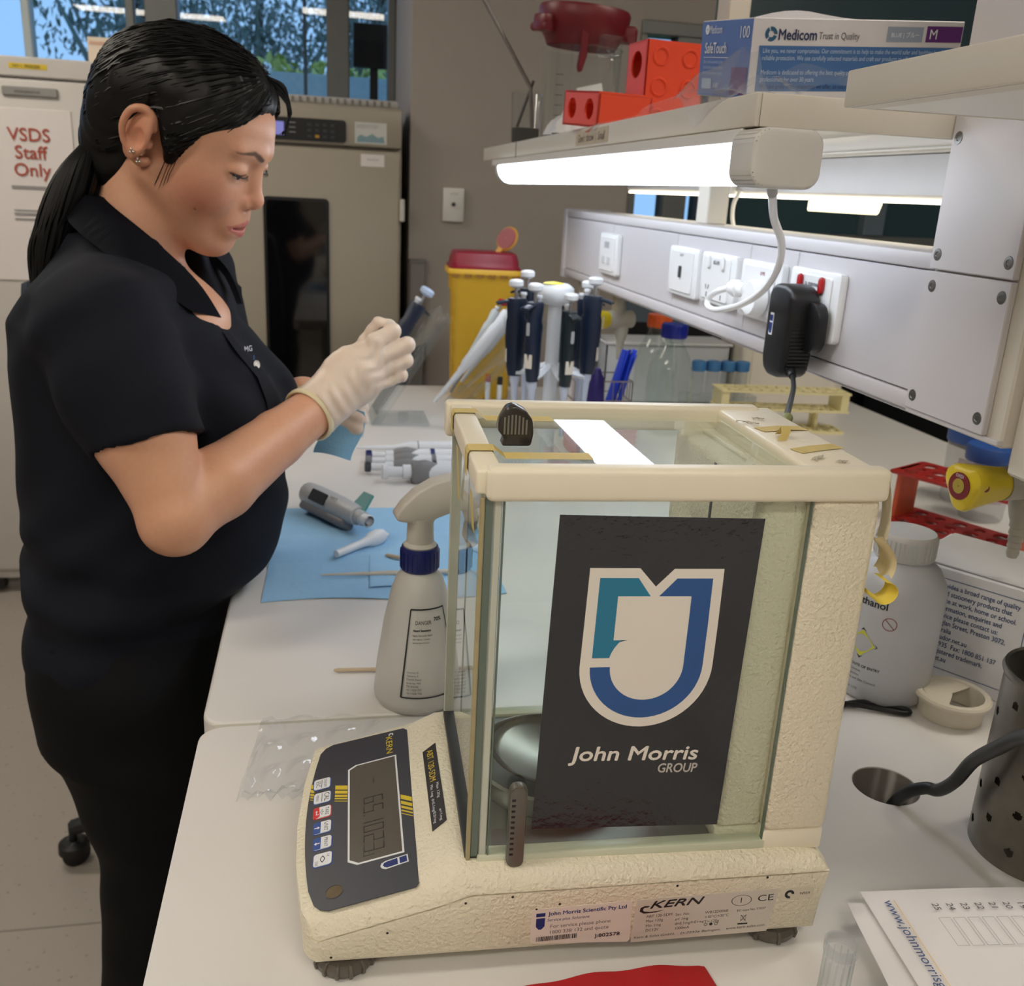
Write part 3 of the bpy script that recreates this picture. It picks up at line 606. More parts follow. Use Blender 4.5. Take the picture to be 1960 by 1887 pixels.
# front control panel
d = Vector((66, 0, 17)).normalized()
PF = Matrix.Diagonal((K, K, K, 1)) @ fr((10, 190, 48.3), (0, -1, 0), d)
def pp(name, poly, m, z=.4, h=.25, parent=None): return MB(PF).prism(poly, h, z0=z).build(name, m, parent or bal, 20)
ol = [(1, 66), (-1, 62)]+[(u, -8.5+0*u) for u in ()]
def fe(u): t = (u-88)/95; return -11+9.5*t*t
ol = [(3, 67), (-1, 64), (-3, 6), (0, 0)]+[(u, fe(u)) for u in range(6, 172, 12)]+[(176, -1), (181, 3), (184, 9), (184, 65), (181, 67)]
pn = pp('control_panel', ol, M_panel, .1, .5)
disp = [(38, 19), (34, 25), (34, 57), (149, 59), (149, 27), (144, 20.5)]
pp('display_border', disp, M_pwhite, .6, .2, pn)
cxd = (91.5, 39.5); inn = [(cxd[0]+(u-cxd[0])*.973, cxd[1]+(v-cxd[1])*.93) for u, v in disp]
pp('display_window', inn, mat('lcd_dark', (92, 88, 81), .22, var=.08), .8, .15, pn)
M_seg = mat('lcd_segment', (34, 33, 33), .35)
SEGS = {'0': 'abcdef', '1': 'bc', '2': 'abged', '3': 'abgcd', '4': 'fgbc', '5': 'afgcd', '6': 'afgcde', '7': 'abc', '8': 'abcdefg', '9': 'abcdfg', '-': 'g', 'g': 'abcdfg', '.': '.'}
def seven(ch, u, v, w, h):
    t = w*.17; b = MB(PF); q = {'a': (0, h-t, w, h), 'd': (0, 0, w, t), 'g': (0, h/2-t/2, w, h/2+t/2), 'f': (0, h/2, t, h), 'b': (w-t, h/2, w, h), 'e': (0, 0, t, h/2), 'c': (w-t, 0, w, h/2), '.': (0, 0, t*1.3, t*1.3)}
    for s in SEGS[ch]:
        x0, y0, x1, y1 = q[s]; g = .25; b.box((u+x0+g, v+y0+g, 1.0), (u+x1-g, v+y1-g, 1.1))
    b.build('lcd_digit', M_seg, pn, 0)
u = 58
seven('-', u, 33, 6, 12); u = 79
for ch in '65': seven(ch, u, 31, 7.5, 15); u += 10.5
seven('.', u-1.5, 31, 7.5, 15); u += 1
for ch in '1023': seven(ch, u, 31, 7.5, 15); u += 10.2
seven('g', 138, 31, 5, 8)
# stripes
for k, (u0, wd) in enumerate(((57.8, 5), (64.2, 3.6), (69.2, 2.6), (73.0, 1.6), (76.4, .8))):
    pp('stripe', [(u0-.45*9, 9.5), (u0, 19), (u0+wd, 19), (u0+wd-.45*9, 9.5)], M_pyel, .62, .12, pn)
    pp('stripe', [(u0-.45*29.5, -9.5+.04*k), (u0-.45*26, -6.6), (u0+wd-.45*26, -6.6), (u0+wd-.45*29.5, -9.5+.04*k)], M_pyel, .62, .12, pn)
    u1 = (85.7, 93.0, 98.6, 103.2, 107)[k]
    pp('stripe', [(u1, 58.6), (u1+6.3, 66.6), (u1+6.3+wd, 66.6), (u1+wd, 58.6)], M_pyel, .62, .12, pn)
# keys
for i, (uc, l1, l2) in enumerate(((47.5, 'ON/OFF', 'ESC'), (65, 'CAL', 'MENU'), (82.5, 'TARE', '<0>'), (100, 'UNIT', ''), (117.2, 'PRINT', ''), (134.5, '1d', '10d'))):
    vc = -.8+(uc-47)/88*4
    bd = pp('key_border', rrect(13.8, 13.8, 2.4, 4, uc, vc), M_pred if i == 2 else M_pblue, .6, .15, pn); ky = pp('key', rrect(12.4, 12.4, 2, 4, uc, vc), M_pwhite, .75, .5, pn)
    TK = lambda x, y, z=1.27: PF @ T(x, y, z)
    if i in (0, 1):
        text(l1, 3, TK(uc, vc+1.6), M_ink, ky, al='CENTER', w=10); text(l2, 3, TK(uc, vc-4.4), M_ink, ky, al='CENTER', w=7); MB(PF).flat([(uc-5, vc-.4), (uc+5, vc-.4), (uc+5, vc), (uc-5, vc)], None, 1.28).build('rule', M_ink, ky)
    elif i == 2:
        text(l1, 3, TK(uc, vc+2.2), M_ink, ky, al='CENTER', w=9); text(l2, 3, TK(uc, vc-1.6), M_ink, ky, al='CENTER', w=6)
        pp('key_corner', [(uc-6.2, vc-6.2), (uc+6.2, vc-6.2), (uc+6.2, vc-3.5), (uc+4.5, vc-1.6), (uc-6.2, vc-2.4)], M_pred, 1.25, .05, ky)
        pp('arrow', [(uc-2.5, vc-4.2), (uc-1, vc-3.0), (uc-1, vc-3.8), (uc+1.8, vc-3.8), (uc+1.8, vc-2.6), (uc+2.6, vc-2.6), (uc+2.6, vc-4.6), (uc-1, vc-4.6), (uc-1, vc-5.4)], M_pwhite, 1.31, .05, ky)
    elif i in (3, 4):
        text(l1, 3.2, TK(uc, vc+1.2), M_ink, ky, al='CENTER', w=9.5)
        pp('key_corner', [(uc-6.2, vc-6.2), (uc+5.6, vc-6.2), (uc+6.2, vc-4), (uc+6, vc-1.2), (uc-6.2, vc-1.2)], M_pblue, 1.25, .05, ky)
        ar = [(0, 2.6), (2, .6), (.6, .6), (.6, -2.4), (-.6, -2.4), (-.6, .6), (-2, .6)] if i == 3 else [(0, -2.6), (2, -.6), (.6, -.6), (.6, 2.4), (-.6, 2.4), (-.6, -.6), (-2, -.6)]
        pp('arrow', [(uc+b_*.8 if False else uc+a_*.8, vc-3.8+b_*.8) for a_, b_ in ar], M_pwhite, 1.31, .05, ky)
    else:
        text(l1, 3, TK(uc-3, vc+2.8), M_ink, ky, al='CENTER'); text(l2, 3, TK(uc+3, vc-5), M_ink, ky, al='CENTER')
        for s in (1, -1):
            arc = [(uc+4.2*math.cos(a), vc+s*(-3.6+4.2*math.sin(a))+(1.0 if s > 0 else -1)) for a in [math.radians(35+11*j) for j in range(11)]]; arc2 = [(uc+3.6*math.cos(a), vc+s*(-3.6+3.6*math.sin(a))+(1.0 if s > 0 else -1)) for a in [math.radians(145-11*j) for j in range(11)]]
            pp('arrow', arc+arc2, M_ink, 1.27, .04, ky)
text('KERN', 8, PF @ T(6.5, 49.5, .66), M_pyel, pn, w=23, h=5, name='brand_lettering')
for s in (0, 1): pp('brand_swoosh', [(1.5+s, 53-s), (2.5+s*.8, 55.5-s*2), (5.5, 55.5-s*3.5), (4.6, 54.6-s*3), (3.2+s*.5, 54.4-s*2), (2.6+s*.6, 52.6-s)], M_pwhite, .62, .1, pn)
pp('maker_badge', [(151.5, 61), (159, 61.5), (160.5, 46), (159, 43.6), (156.5, 42.5), (154, 43.4), (152.6, 46)], M_pwhite, .62, .12, pn)
pp('maker_badge_mark', [(152.8, 54), (158.7, 54.3), (159.4, 47), (158, 45), (156.3, 44.3), (154.5, 45), (153.7, 47)], mat('logo_navy', (22, 44, 110), .5), .74, .1, pn)
pp('maker_badge_bar', [(152.5, 60.2), (158.2, 60.5), (158.6, 55.6), (152.8, 55.3)], mat('logo_navy', (22, 44, 110), .5), .74, .1, pn)
lv = MB(PF @ T(168.5, 12, .55)).lathe([(6.2, 0), (6.2, .3), (5.6, .3), (5.4, -.9), (0.1, -1.0)], 32, close=True).build('level_rim', mat('level_dark', (64, 58, 50), .3), pn)
MB(PF @ T(168.5, 12, .6)).cyl(5.3, .12, 28).build('bubble_level', mat('level_glass', (112, 98, 78), .08, spec=.9, var=.35, vscale=120), pn)
# black model strip behind the panel
SF = Matrix.Diagonal((K, K, K, 1)) @ fr((84, 190, 69.7), (0, -1, 0), (14, 0, 7.5))
st = MB(SF).prism([(43.4, 1.2), (39, 12.4), (134, 13.6), (139, 2.4)], .25, z0=.1).build('model_strip', M_ink, bal)
text('ABT 120-5DM', 4, SF @ T(45, 4.6, .4), M_pyel, st, w=40, h=5)
text('Max 120g          e=1mg', 3, SF @ T(89, 9.2, .4), M_pwhite, st, w=43, h=2.6); text('Min 1mg  d=0.1mg/0.01mg', 3, SF @ T(89, 4.4, .4), M_pwhite, st, w=43, h=2.8)
# ---- draught shield
SP = [(0, 0)]
bb('chamber_floor', (112, 24, 73), (272, 184, 77), mat('chamber_plate', (112, 112, 106), .35, metal=.6, var=.1), .8, 1)
bb('floor_rail', (112, 13, 72.5), (306, 24, 79), mat('rail_greenish', (206, 208, 186), .3), 1, 2); bb('floor_rail', (112, 184, 72.5), (306, 195, 79), mat('rail_greenish', (206, 208, 186), .3), 1, 2)
bb('front_rail', (104, 16, 74), (113, 192, 80), mat('rail_dark', (52, 54, 56), .4), 1, 2)
fg_ = bb('front_glass', (108.3, 17, 78), (111.6, 191, 322), M_bglass)
for y0 in (15.0, 191): bb('glass_edge', (107.6, y0, 78), (112.2, y0+2.2, 322), M_gedge, .3, 1)
bb('corner_post', (112.8, 15.2, 78), (117.5, 20, 322), mat('post_clear', (196, 200, 186), .2, var=.1), .6, 1)
bb('corner_post', (104.6, 14.2, 74), (107.4, 17.5, 320), mat('post_tan', (170, 158, 120), .5, var=.15, vscale=80), .6, 1)
bb('corner_post', (104.6, 190, 78), (112.4, 194, 320), mat('post_clear', (196, 200, 186), .2, var=.1), .6, 1)
for i, (y0, y1) in enumerate(((14.2, 17.6), (189.5, 192.9))):
    g = bb('side_door_glass', (119.0, y0, 79), (303.8, y1, 321), M_bglass)
    for x in (118.0, 303.8): bb('glass_edge', (x, y0, 79), (x+1.0, y1, 321), M_gedge, .2, 1)
    yy = y0-7.5 if i == 0 else y1
    hd_ = MB(Matrix.Diagonal((K, K, K, 1))).prism(rrect(11, 60, 4.5, 5, 135.5, 104), 7.5, fr((0, yy+7.5, 0), (1, 0, 0), (0, 0, 1)), 1.6, 2).build('door_handle', M_handle, bal)
    for k in range(11): bb('grip_line', (131.2, (yy-.3 if i == 0 else yy+7.4), 84+4*k), (133.6, (yy+.1 if i == 0 else yy+7.8), 85.4+4*k), M_ink, 0, 1, hd_)
bb('top_glass', (116, 25, 328.5), (303, 181, 331.8), M_bglass)
bb('top_rail', (116, 20, 323), (304, 25.5, 330), mat('rail_greenish', (206, 208, 186), .3), .6, 1); bb('top_rail', (116, 180.5, 323), (304, 186, 330), mat('rail_greenish', (206, 208, 186), .3), .6, 1)
bb('rim_side', (107.5, 9.5, 318.5), (350.5, 24.5, 338.6), M_balS, 4, 4, smooth=50)
bb('rim_side', (101, 180, 318.5), (338, 195.5, 338), M_balS, 4, 4, smooth=50)
bb('rim_front', (101.5, 14, 322), (117, 191, 336.5), M_balS, 2, 3)
bb('rim_corner', (98.5, 181, 312), (108, 196.5, 337.6), M_balS, 3, 3, smooth=50)
bb('rim_corner', (107, 10, 321), (118, 26, 336.8), M_balS, 2, 2)
bb('rear_cover', (303.5, 14, 318), (349, 192, 335.8), M_balS, 3, 3, smooth=50)
# rear housing
bb('rear_housing', (304.5, 12.5, 86), (347.5, 194, 319), M_bal, 4, 4, smooth=50)
bb('rear_column', (274, 21, 84), (306, 186, 321), M_bal, 5, 4, smooth=50)
bb('rear_foot', (304, 13.2, 70), (347, 193, 86.5), M_balS, 2, 2); bb('column_foot', (273, 22, 72), (306, 186, 84.5), M_bal, 2, 2)
bb('interior_seam', (273.2, 96, 84), (273.8, 99, 318), mat('seam_dark', (40, 44, 52), .4))
# top glass handle
mbh = MB(Matrix.Diagonal((K, K, K, 1)) @ T(134, 88, 332)); arch = [(-9, 0), (10, 0), (11.5, 8), (10.5, 17), (6, 23), (-1, 26.5), (-6, 25), (-10.5, 17), (-11.5, 10), (-7, 5)]
mbh.prism(arch, 13, fr((0, 6.5, 0), (1, 0, 0), (0, 0, 1)), 2, 3); th_ = mbh.build('top_handle', mat('handle_dark', (58, 54, 50), .22), bal, 50)
for k in range(7): MB(Matrix.Diagonal((K, K, K, 1)) @ T(134, 88, 332)).box((-11.2+1.0*k*.3, -7.2, 9), (-10.6+.3*k+.2, 0, 18)).build('grip_line', M_ink, th_) if False else MB(Matrix.Diagonal((K, K, K, 1)) @ T(134, 88, 332)).box((-8+2.3*k, -6.9, 8), (-6.9+2.3*k, -6.3, 20.5-.25*(k-2.5)**2)).build('grip_line', mat('grip_grey', (128, 122, 114), .4), th_)
# weighing pan
PC = Matrix.Diagonal((K, K, K, 1)) @ T(176, 104, 77)
MB(PC).lathe([(56, 0), (58, 4), (58, 15), (55.5, 16), (54, 14), (52, 5), (47, 3)], 56, close=True).build('wind_ring', M_steel, bal, 60)
MB(PC).cyl(9, 14, 20).build('pan_stem', M_steel, bal)
MB(PC).lathe([(.1, 17), (39, 17), (43, 19), (45, 21), (44.4, 22.2), (41, 20), (38, 18.6), (.1, 18.4)], 56, close=True).build('weighing_pan', mat('pan_steel', (104, 102, 92), .22, metal=.95), bal, 60)
# poster on the near door
NF = lambda y: Matrix.Diagonal((K, K, K, 1)) @ fr((0, y, 0), (1, 0, 0), (0, 0, 1))
ps = MB(NF(14.15)).prism([(150.7, 310.2), (275.2, 307.4), (270.8, 93.5), (146.1, 97.7)], .35).build('logo_poster', mat('poster_black', (30, 31, 38), .16, spec=.6, bump=.5, bscale=160, var=.15, vscale=40), bal, 20)
M_pl = mat('poster_white', (232, 226, 216), .35, var=.02); M_teal = mat('poster_teal', (24, 122, 158), .3, var=.06); M_pb = mat('poster_blue', (32, 84, 150), .3, var=.08)
cx, cz = 211.4, 212
def arc(r, a0, a1, n=28): return [(cx+r*math.cos(math.radians(a0+(a1-a0)*i/n)), cz+r*math.sin(math.radians(a0+(a1-a0)*i/n))) for i in range(n+1)]
out = [(170.9, 277.2), (201.4, 276.7), (212.0, 264.8), (222.6, 276.1), (253.6, 275.7), (253.8, 240)]+arc(42.2, 0, -180)+[(170.0, 240)]
def lay(name, poly, m, y): return MB(NF(y)).prism(poly, .06).build(name, m, ps, 20)
lay('shield', out, M_pl, 13.75)
lay('shield_teal', [(177.4, 270.9), (200.9, 270.5), (209.4, 258.6), (189.3, 258.9), (188.9, 230.0), (197.6, 229.9)]+arc(25, 134, 166, 8)+[(176.4, 218.2)], M_teal, 13.66)
lay('shield_blue', [(214.6, 258.5), (224.8, 269.9), (247.2, 269.6), (247.4, 240)]+arc(35.8, 0, -180)+arc(23.3, 180, 360)+[(234.9, 240), (234.9, 258.2)], M_pb, 13.66)
text('John Morris', 16, NF(13.68) @ T(167, 147, 0) @ rotm('Z', -.03), M_pl, ps, w=84, h=13, bold=.022, shear=.12, name='poster_lettering')
text('GROUP', 8, NF(13.68) @ T(225.8, 135.8, 0) @ rotm('Z', -.03), mat('poster_grey', (190, 186, 180), .4), ps, w=26, h=6.6, bold=.02, shear=.1, name='poster_lettering')
# rating stickers on the near face
LF = lambda y: Matrix.Diagonal((K, K, K, 1)) @ fr((0, y, 0), (1, 0, 0), (0, 0, 1))
M_stk = mat('sticker_white', (226, 214, 204), .4, var=.02)
def skew(x, z): return (x, z)
a1 = MB(LF(.05)).prism([(147, 45.2), (148.5, 46.5), (212, 48.6), (213.6, 47.4), (214, 17), (212.5, 15.6), (149, 19.8), (147, 21.4)], .25).build('service_sticker', M_stk, bal)
tl = rotm('Z', .035)
def lt(s, x, z, w, h, par, m=M_ink, **k): return text(s, h, LF(-.28) @ T(x, z, 0) @ tl, m, par, w=w, h=h, **k)
lt('John Morris Scientific Pty Ltd', 158, 41.3, 52, 3.8, a1, mat('logo_navy', (22, 44, 110), .5), bold=.02); lt('Service plus Solutions', 157.5, 36.6, 28, 3, a1, mat('logo_navy', (22, 44, 110), .5), shear=.25)
lt('For service please phone', 160, 31.2, 40, 3.6, a1, M_label); lt('1800 338 132 and quote', 160, 26.6, 39, 3.6, a1, M_label); lt('J:802578', 190, 21.2, 17, 3.6, a1, bold=.03)
MB(LF(-.27)).flat([(150, 40.5), (156, 40.8), (156, 43.6), (150, 43.3)]).build('sticker_mark', mat('logo_navy', (22, 44, 110), .5), a1); MB(LF(-.27)).flat([(150.2, 39.4), (156, 39.6), (156, 33), (154, 30.6), (152, 30.6), (150.2, 33)]).build('sticker_mark', mat('logo_navy', (22, 44, 110), .5), a1)
rb = random.Random(2); xx = 151.0; bbm = MB(LF(-.27))
while xx < 178:
    wv = rb.choice((.3, .5, .8)); bbm.flat([(xx, 20.9+.04*(xx-151)), (xx+wv, 20.9+.04*(xx-151)), (xx+wv, 24.6+.04*(xx-151)), (xx, 24.6+.04*(xx-151))]); xx += wv+rb.choice((.3, .5))
bbm.build('barcode', M_ink, a1, 0)
a2 = MB(LF(.05)).prism([(216.5, 48.8), (315, 50.6), (310, 16.2), (215, 14.9)], .25).build('rating_plate', mat('plate_silver', (208, 200, 188), .35, var=.03), bal)
lt('KERN', 226, 41.5, 37, 5.4, a2, bold=.03, shear=.35); 
MB(LF(-.27)).flat([(219, 39.5), (219.6, 42.4), (222, 43.6), (226, 43.4), (224.5, 42.4), (222, 42.2), (221.2, 40.6), (222, 39.4), (226, 38.6), (236, 39.6), (230, 38.0), (222, 37.6)]).build('brand_swoosh', M_ink, a2)
for c_, x, w in (('ABT 120-5DM\nMax 120g\nMin 1mg\nDC12V', 224, 17), ('Ser. No.\ne= 1mg\nd=0.1mg/0.01mg\n1000mA', 244, 18), ('WB12D0068\n+10\u00b0C/+30\u00b0C\nT=-120g', 264.5, 13)): text(c_, 3, LF(-.28) @ T(x, 34.0, 0) @ tl, M_ink, a2, lead=1.25)
text('Kern & Sohn GmbH,', 2.4, LF(-.28) @ T(217, 17.6, 0) @ tl, M_ink, a2, w=28, h=2.2, shear=.2); text('D-72336 Balingen,', 2.4, LF(-.28) @ T(249, 18.6, 0) @ tl, M_ink, a2, w=28, h=2.2, shear=.2); text('www.kern-sohn.com', 2.4, LF(-.28) @ T(281, 19.6, 0) @ tl, M_ink, a2, w=27, h=2.2, shear=.2)
text('EC-type No.T7037', 2.6, LF(-.28) @ T(287, 34, 0) @ tl, M_ink, a2, w=20, h=2.2); text('CE', 6, LF(-.28) @ T(300.5, 41.3, 0) @ tl, M_ink, a2, w=11, h=5); text('I', 5, LF(-.28) @ T(288.5, 41, 0), M_ink, a2, h=4.2)
MB(LF(-.27)).lathe([(6.6, 0), (7.1, 0)], 32, T(289, 43, 0) @ Matrix.Diagonal((1, .62, 1, 1)), close=True).build('oval_mark', M_ink, a2)
for q in (1, -1): MB(LF(-.27)).box((-3.2, -.2, 0), (3.2, .2, .03), M=T(292, 28.5, 0) @ rotm('Z', q*.95)).build('bin_mark', M_ink, a2)
MB(LF(-.27)).box((288.5, 23.2, 0), (295.5, 24.4, .03)).build('bin_mark', M_ink, a2); MB(LF(-.27)).lathe([(2.3, 0), (2.6, 0)], 4, T(292, 28.6, 0) @ rotm('Z', PI/4), close=True).build('bin_mark', M_ink, a2)
for q in range(3): MB(LF(-.27)).lathe([(.8 if q != 1 else .05, 0), (1.2, 0)], 14, T(266+3.6*q, 25.2+.1*q, 0), close=True).build('polarity_mark', M_ink, a2)
a3 = MB(LF(.05)).prism([(316, 49.6), (340, 50.2), (339.5, 41.6), (315.6, 40.8)], .25).build('tick_sticker', mat('sticker_clear', (216, 206, 186), .4), bal)
MB(LF(-.27)).lathe([(1.5, 0), (3.4, 0)], 22, T(322.5, 45.4, 0), close=True, arc=5.0).build('tick_mark', M_ink, a3); text('N959', 2.4, LF(-.28) @ T(330, 44.6, 0), M_ink, a3, w=7, h=2)
# masking tape on the rim and hanging strips
def tape(name, pts, w, wd, m=M_mask):
    """strip of half-width direction wd along pts"""
    b = MB(); a = [tuple(K*(p[i]-wd[i]*w/2) for i in range(3)) for p in pts]; c = [tuple(K*(p[i]+wd[i]*w/2) for i in range(3)) for p in pts]
    b.loft([a, c], closed=False, cap=False); return b.build(name, m, bal, 0)
tape('masking_tape', [(178, 60, 332.2), (124, 60, 332.3), (117.4, 60, 337.4), (102, 60, 337.4), (100.6, 60, 335), (100.6, 60, 321), (104.5, 60, 310), (106.6, 60.5, 284)], 15, (0, 1, 0))
tape('masking_tape', [(172, 158, 332.2), (124, 158, 332.3), (117.4, 158, 337.4), (102, 158, 337.4), (100.6, 158, 335), (100.6, 158, 322), (105, 158, 312), (107.2, 158, 272)], 14, (0, 1, 0))
tape('peeled_tape', [(312, 62, 336.2), (330, 70, 336.4), (348, 76, 336.2)], 12, (-.3, .95, 0)); tape('peeled_tape', [(310, 118, 336.2), (330, 122, 336.8), (346, 124, 336.2)], 13, (-.2, .95, 0))
tape('peeled_tape', [(314, 88, 336.2), (318, 92, 341), (319, 96, 344), (319, 104, 336.6)], 8, (.9, .2, 0))
M_resid = mat('tape_residue', (190, 184, 168), .8, var=.5, vscale=300)
for x, y, l, a in ((318, 44, 14, .9), (330, 36, 8, .5), (309, 136, 16, -.4), (322, 148, 10, .2)): MB(Matrix.Diagonal((K, K, K, 1)) @ T(x, y, 336.1) @ rotm('Z', a)).sheet(lambda u, v: (l*(u-.5), 3*(v-.5)+1.2*math.sin(6*u), .3+1.4*abs(math.sin(5*u+2*v))), 6, 3).build('tape_residue', M_resid, bal, 0)
# torn tape and curled notes on the rear edge
def curl(name, x, y, z, w, h, r, m, a=0): return MB(Matrix.Diagonal((K, K, K, 1)) @ T(x, y, z) @ rotm('Z', a)).sheet(lambda u, v: (r*math.sin(u*2.2)*(1+.3*v), w*(v-.5), -h*u+2*math.sin(9*v)), 10, 6).build(name, m, bal, 60)
curl('torn_tape', 348, 16, 332, 14, 40, 5, mat('torn_paper', (222, 214, 190), .8, bump=.8, bscale=200, var=.1)); curl('torn_tape', 347, 14, 296, 18, 26, 13, mat('torn_paper2', (226, 212, 170), .8, bump=.8, bscale=200), .3)
MB(Matrix.Diagonal((K, K, K, 1)) @ T(352, 13, 262)).sheet(lambda u, v: (3+9*math.sin(u*4.6)*(1-.2*u), 16*(v-.5)-2*u, 7*math.cos(u*4.6)), 16, 4).build('curled_note', mat('yellow_note', (236, 214, 84), .7), bal, 60)
# chips in the paint
M_chip = mat('chip', (40, 34, 26), .8)
for x, z in ((104, 55), (165, 49.6), (150, 46.5), (243, 58), (305, 60), (134, 57.5), (20, 20), (55, 36)):
    MB(Matrix.Diagonal((K, K, K, 1)) @ fr((x, .0, z), (1, 0, 0), (0, 0, 1))).lathe([(.05, .3), (.9, .1), (1.1, -.3)], 7).build('paint_chip', M_chip, bal, 0)
# ================================================================ ITEMS ON BENCH AND SHELF
M_clear = glass('clear_plastic', (247, 249, 249), .9, .05, .05); M_bottleglass = glass('bottle_glass', (246, 250, 249), 1.0, 0, .03)
M_acryl = glass('acrylic', (248, 250, 251), 1.0, 0, .035); M_bagp = glass('polythene', (248, 249, 250), 1.0, .1, .10, (232, 234, 238))
M_hdpe = mat('milky_plastic', (222, 222, 220), .4, sss=.2, var=.02); M_hdpe.node_tree.nodes['Principled BSDF'].inputs['Transmission Weight'].default_value = .25
M_navy = mat('pipette_navy', (22, 34, 56), .35, var=.06); M_pw = mat('pipette_white', (222, 226, 232), .35, var=.02); M_pgrey = mat('pipette_grey', (122, 124, 128), .45); M_cap = mat('navy_cap', (16, 30, 96), .35); M_wood = mat('wood_stick', (198, 178, 150), .7, bump=.2, bscale=200)
def hrings(plist): return plist
def platem(outer, rings, z0, z1, M=None):
    t = bmesh.new(); edges = []
    for loop in [outer]+rings:
        v = [t.verts.new((x, y, z1)) for x, y in loop]; edges += [t.edges.new((v[i], v[(i+1) % len(v)])) for i in range(len(v))]
    bmesh.ops.triangle_fill(t, edges=edges, use_beauty=True)
    r = bmesh.ops.extrude_face_region(t, geom=t.faces[:]); bmesh.ops.translate(t, verts=[v for v in r['geom'] if isinstance(v, bmesh.types.BMVert)], vec=(0, 0, z0-z1))
    bmesh.ops.recalc_face_normals(t, faces=t.faces[:]); return t
def circ(cx, cy, r, n=16, ry=None): return [(cx+r*math.cos(2*PI*i/n), cy+(ry or r)*math.sin(2*PI*i/n)) for i in range(n)]
def place(o, M): o.matrix_basis = M; return o
# ---- spray bottle
sb = thing('spray_bottle', 'milky trigger spray bottle with navy collar and danger label', 'spray bottle', (.203, .838, .9))
MB().lathe([(.030, 0), (.038, .001), (.0415, .006), (.0425, .012), (.040, .04), (.0335, .085), (.0265, .118), (.022, .131), (.0165, .137), (.0155, .142)], 40).build('bottle_body', M_clear if False else mat('spray_milky', (224, 222, 216), .35, trans=.35, var=.02), sb, 60)
MB().lathe([(.0175, .1385), (.0183, .141), (.0183, .158), (.0172, .1615)], 40).build('collar', M_cap, sb)
for i in range(24):
    a = 2*PI*i/24; MB(rotm('Z', a)).box((.0175, -.0009, .1405), (.0189, .0009, .158)).build('collar_rib', M_cap, sb)
MB().lathe([(.0155, .1615), (.0160, .163), (.0130, .166), (.0122, .19)], 32).build('neck', mat('spray_head', (206, 202, 192), .4, trans=.15), sb)
M_sh = MATS['spray_head']
hp = [(-.0245, .1905), (-.025, .195), (-.018, .205), (-.006, .2165), (.010, .2255), (.028, .2295), (.048, .2275), (.062, .2205), (.066, .212), (.066, .203), (.058, .199), (.03, .196), (.012, .190), (.010, .185), (-.009, .185), (-.010, .1875), (-.0165, .188)]
MB(rotm('Z', .12)).prism(hp, .021, fr((0, .0105, 0), (1, 0, 0), (0, 0, 1)), .0022, 2).build('spray_head', M_sh, sb, 50)
MB(rotm('Z', .12)).cyl(.0085, .05, 20, fr((.012, 0, .207), (0, 1, 0), (0, 0, 1))).build('barrel', M_sh, sb); MB(rotm('Z', .12)).cyl(.0105, .010, 20, fr((.060, 0, .212), (0, 1, 0), (0, 0, 1)), .001).build('nozzle', M_cap, sb)
MB(rotm('Z', .12)).tube([(.046, 0, .2), (.05, 0, .185), (.047, 0, .17), (.052, 0, .158)], [.006, .0055, .005, .004], 10, flatz=1.3).build('trigger', M_sh, sb)
MB().tube([(0, 0, .18), (.004, 0, .09), (.014, 0, .008)], .0022, 8).build('dip_tube', M_clear, sb)
def cone_pt(a, z, off=.0004):
    r = float(np.interp(z, [.0, .012, .04, .085, .118, .131], [.0425, .0425, .040, .0335, .0265, .022]))+off+.0003; return (r*math.cos(a), r*math.sin(a), z)
def on_cone(o, me_parent, a0):
    """bend a flat lettering mesh (x along arc, y up) onto the bottle"""
    for v in o.data.vertices: x, y = v.co.x, v.co.y; v.co = cone_pt(a0+x/.036, y, .0006)
A0 = -PI/2+.15
def bline(p, q, w=.0007):
    n = 10; vs = []
    for i in range(n+1):
        t = i/n; a = p[0]+(q[0]-p[0])*t; z = p[1]+(q[1]-p[1])*t; hz = w if abs(q[0]-p[0]) > abs(q[1]-p[1])*8 else 0; ha = 0 if hz else w/.036
        vs.append((cone_pt(A0+a-ha, z-hz, .0005), cone_pt(A0+a+ha, z+hz, .0005)))
    MB().loft([[v[0] for v in vs], [v[1] for v in vs]], closed=False, cap=False).build('label_border', M_ink, sb)
bline((-.62, .022), (-.50, .108)); bline((-.5, .108), (.62, .108)); bline((.62, .108), (.75, .022)); bline((-.62, .022), (.75, .022))
for s, x, y, h, w, bo in (('DANGER', -.012, .094, .005, .017, 0), ('70%', .008, .0965, .0048, .0085, .03), ('Hazard Statements', -.014, .0875, .003, .018, .03), ('Highly flammable liquid', -.0145, .083, .003, .0195, 0), ('and vapour. Causes', -.0143, .0795, .003, .017, 0), ('serious eye irritation.', -.0142, .076, .003, .0165, 0), ('University Of', -.018, .047, .003, .010, 0), ('Tasmania, C', -.018, .0435, .003, .010, 0), ('Churchill Avenue', -.018, .040, .003, .0125, 0), ('Sandy Bay 7005', -.018, .0365, .003, .0120, 0), ('TAS Australia', -.018, .033, .003, .010, 0), ('+61 3 6226 7505', -.0178, .0295, .003, .0125, 0), ('+61 3 6226 7506', -.0176, .026, .003, .0125, 0)):
    o = text(s, h, T(x, y, 0), M_ink, sb, w=w, h=h*.72, bold=bo, name='label_lettering'); on_cone(o, sb, A0)
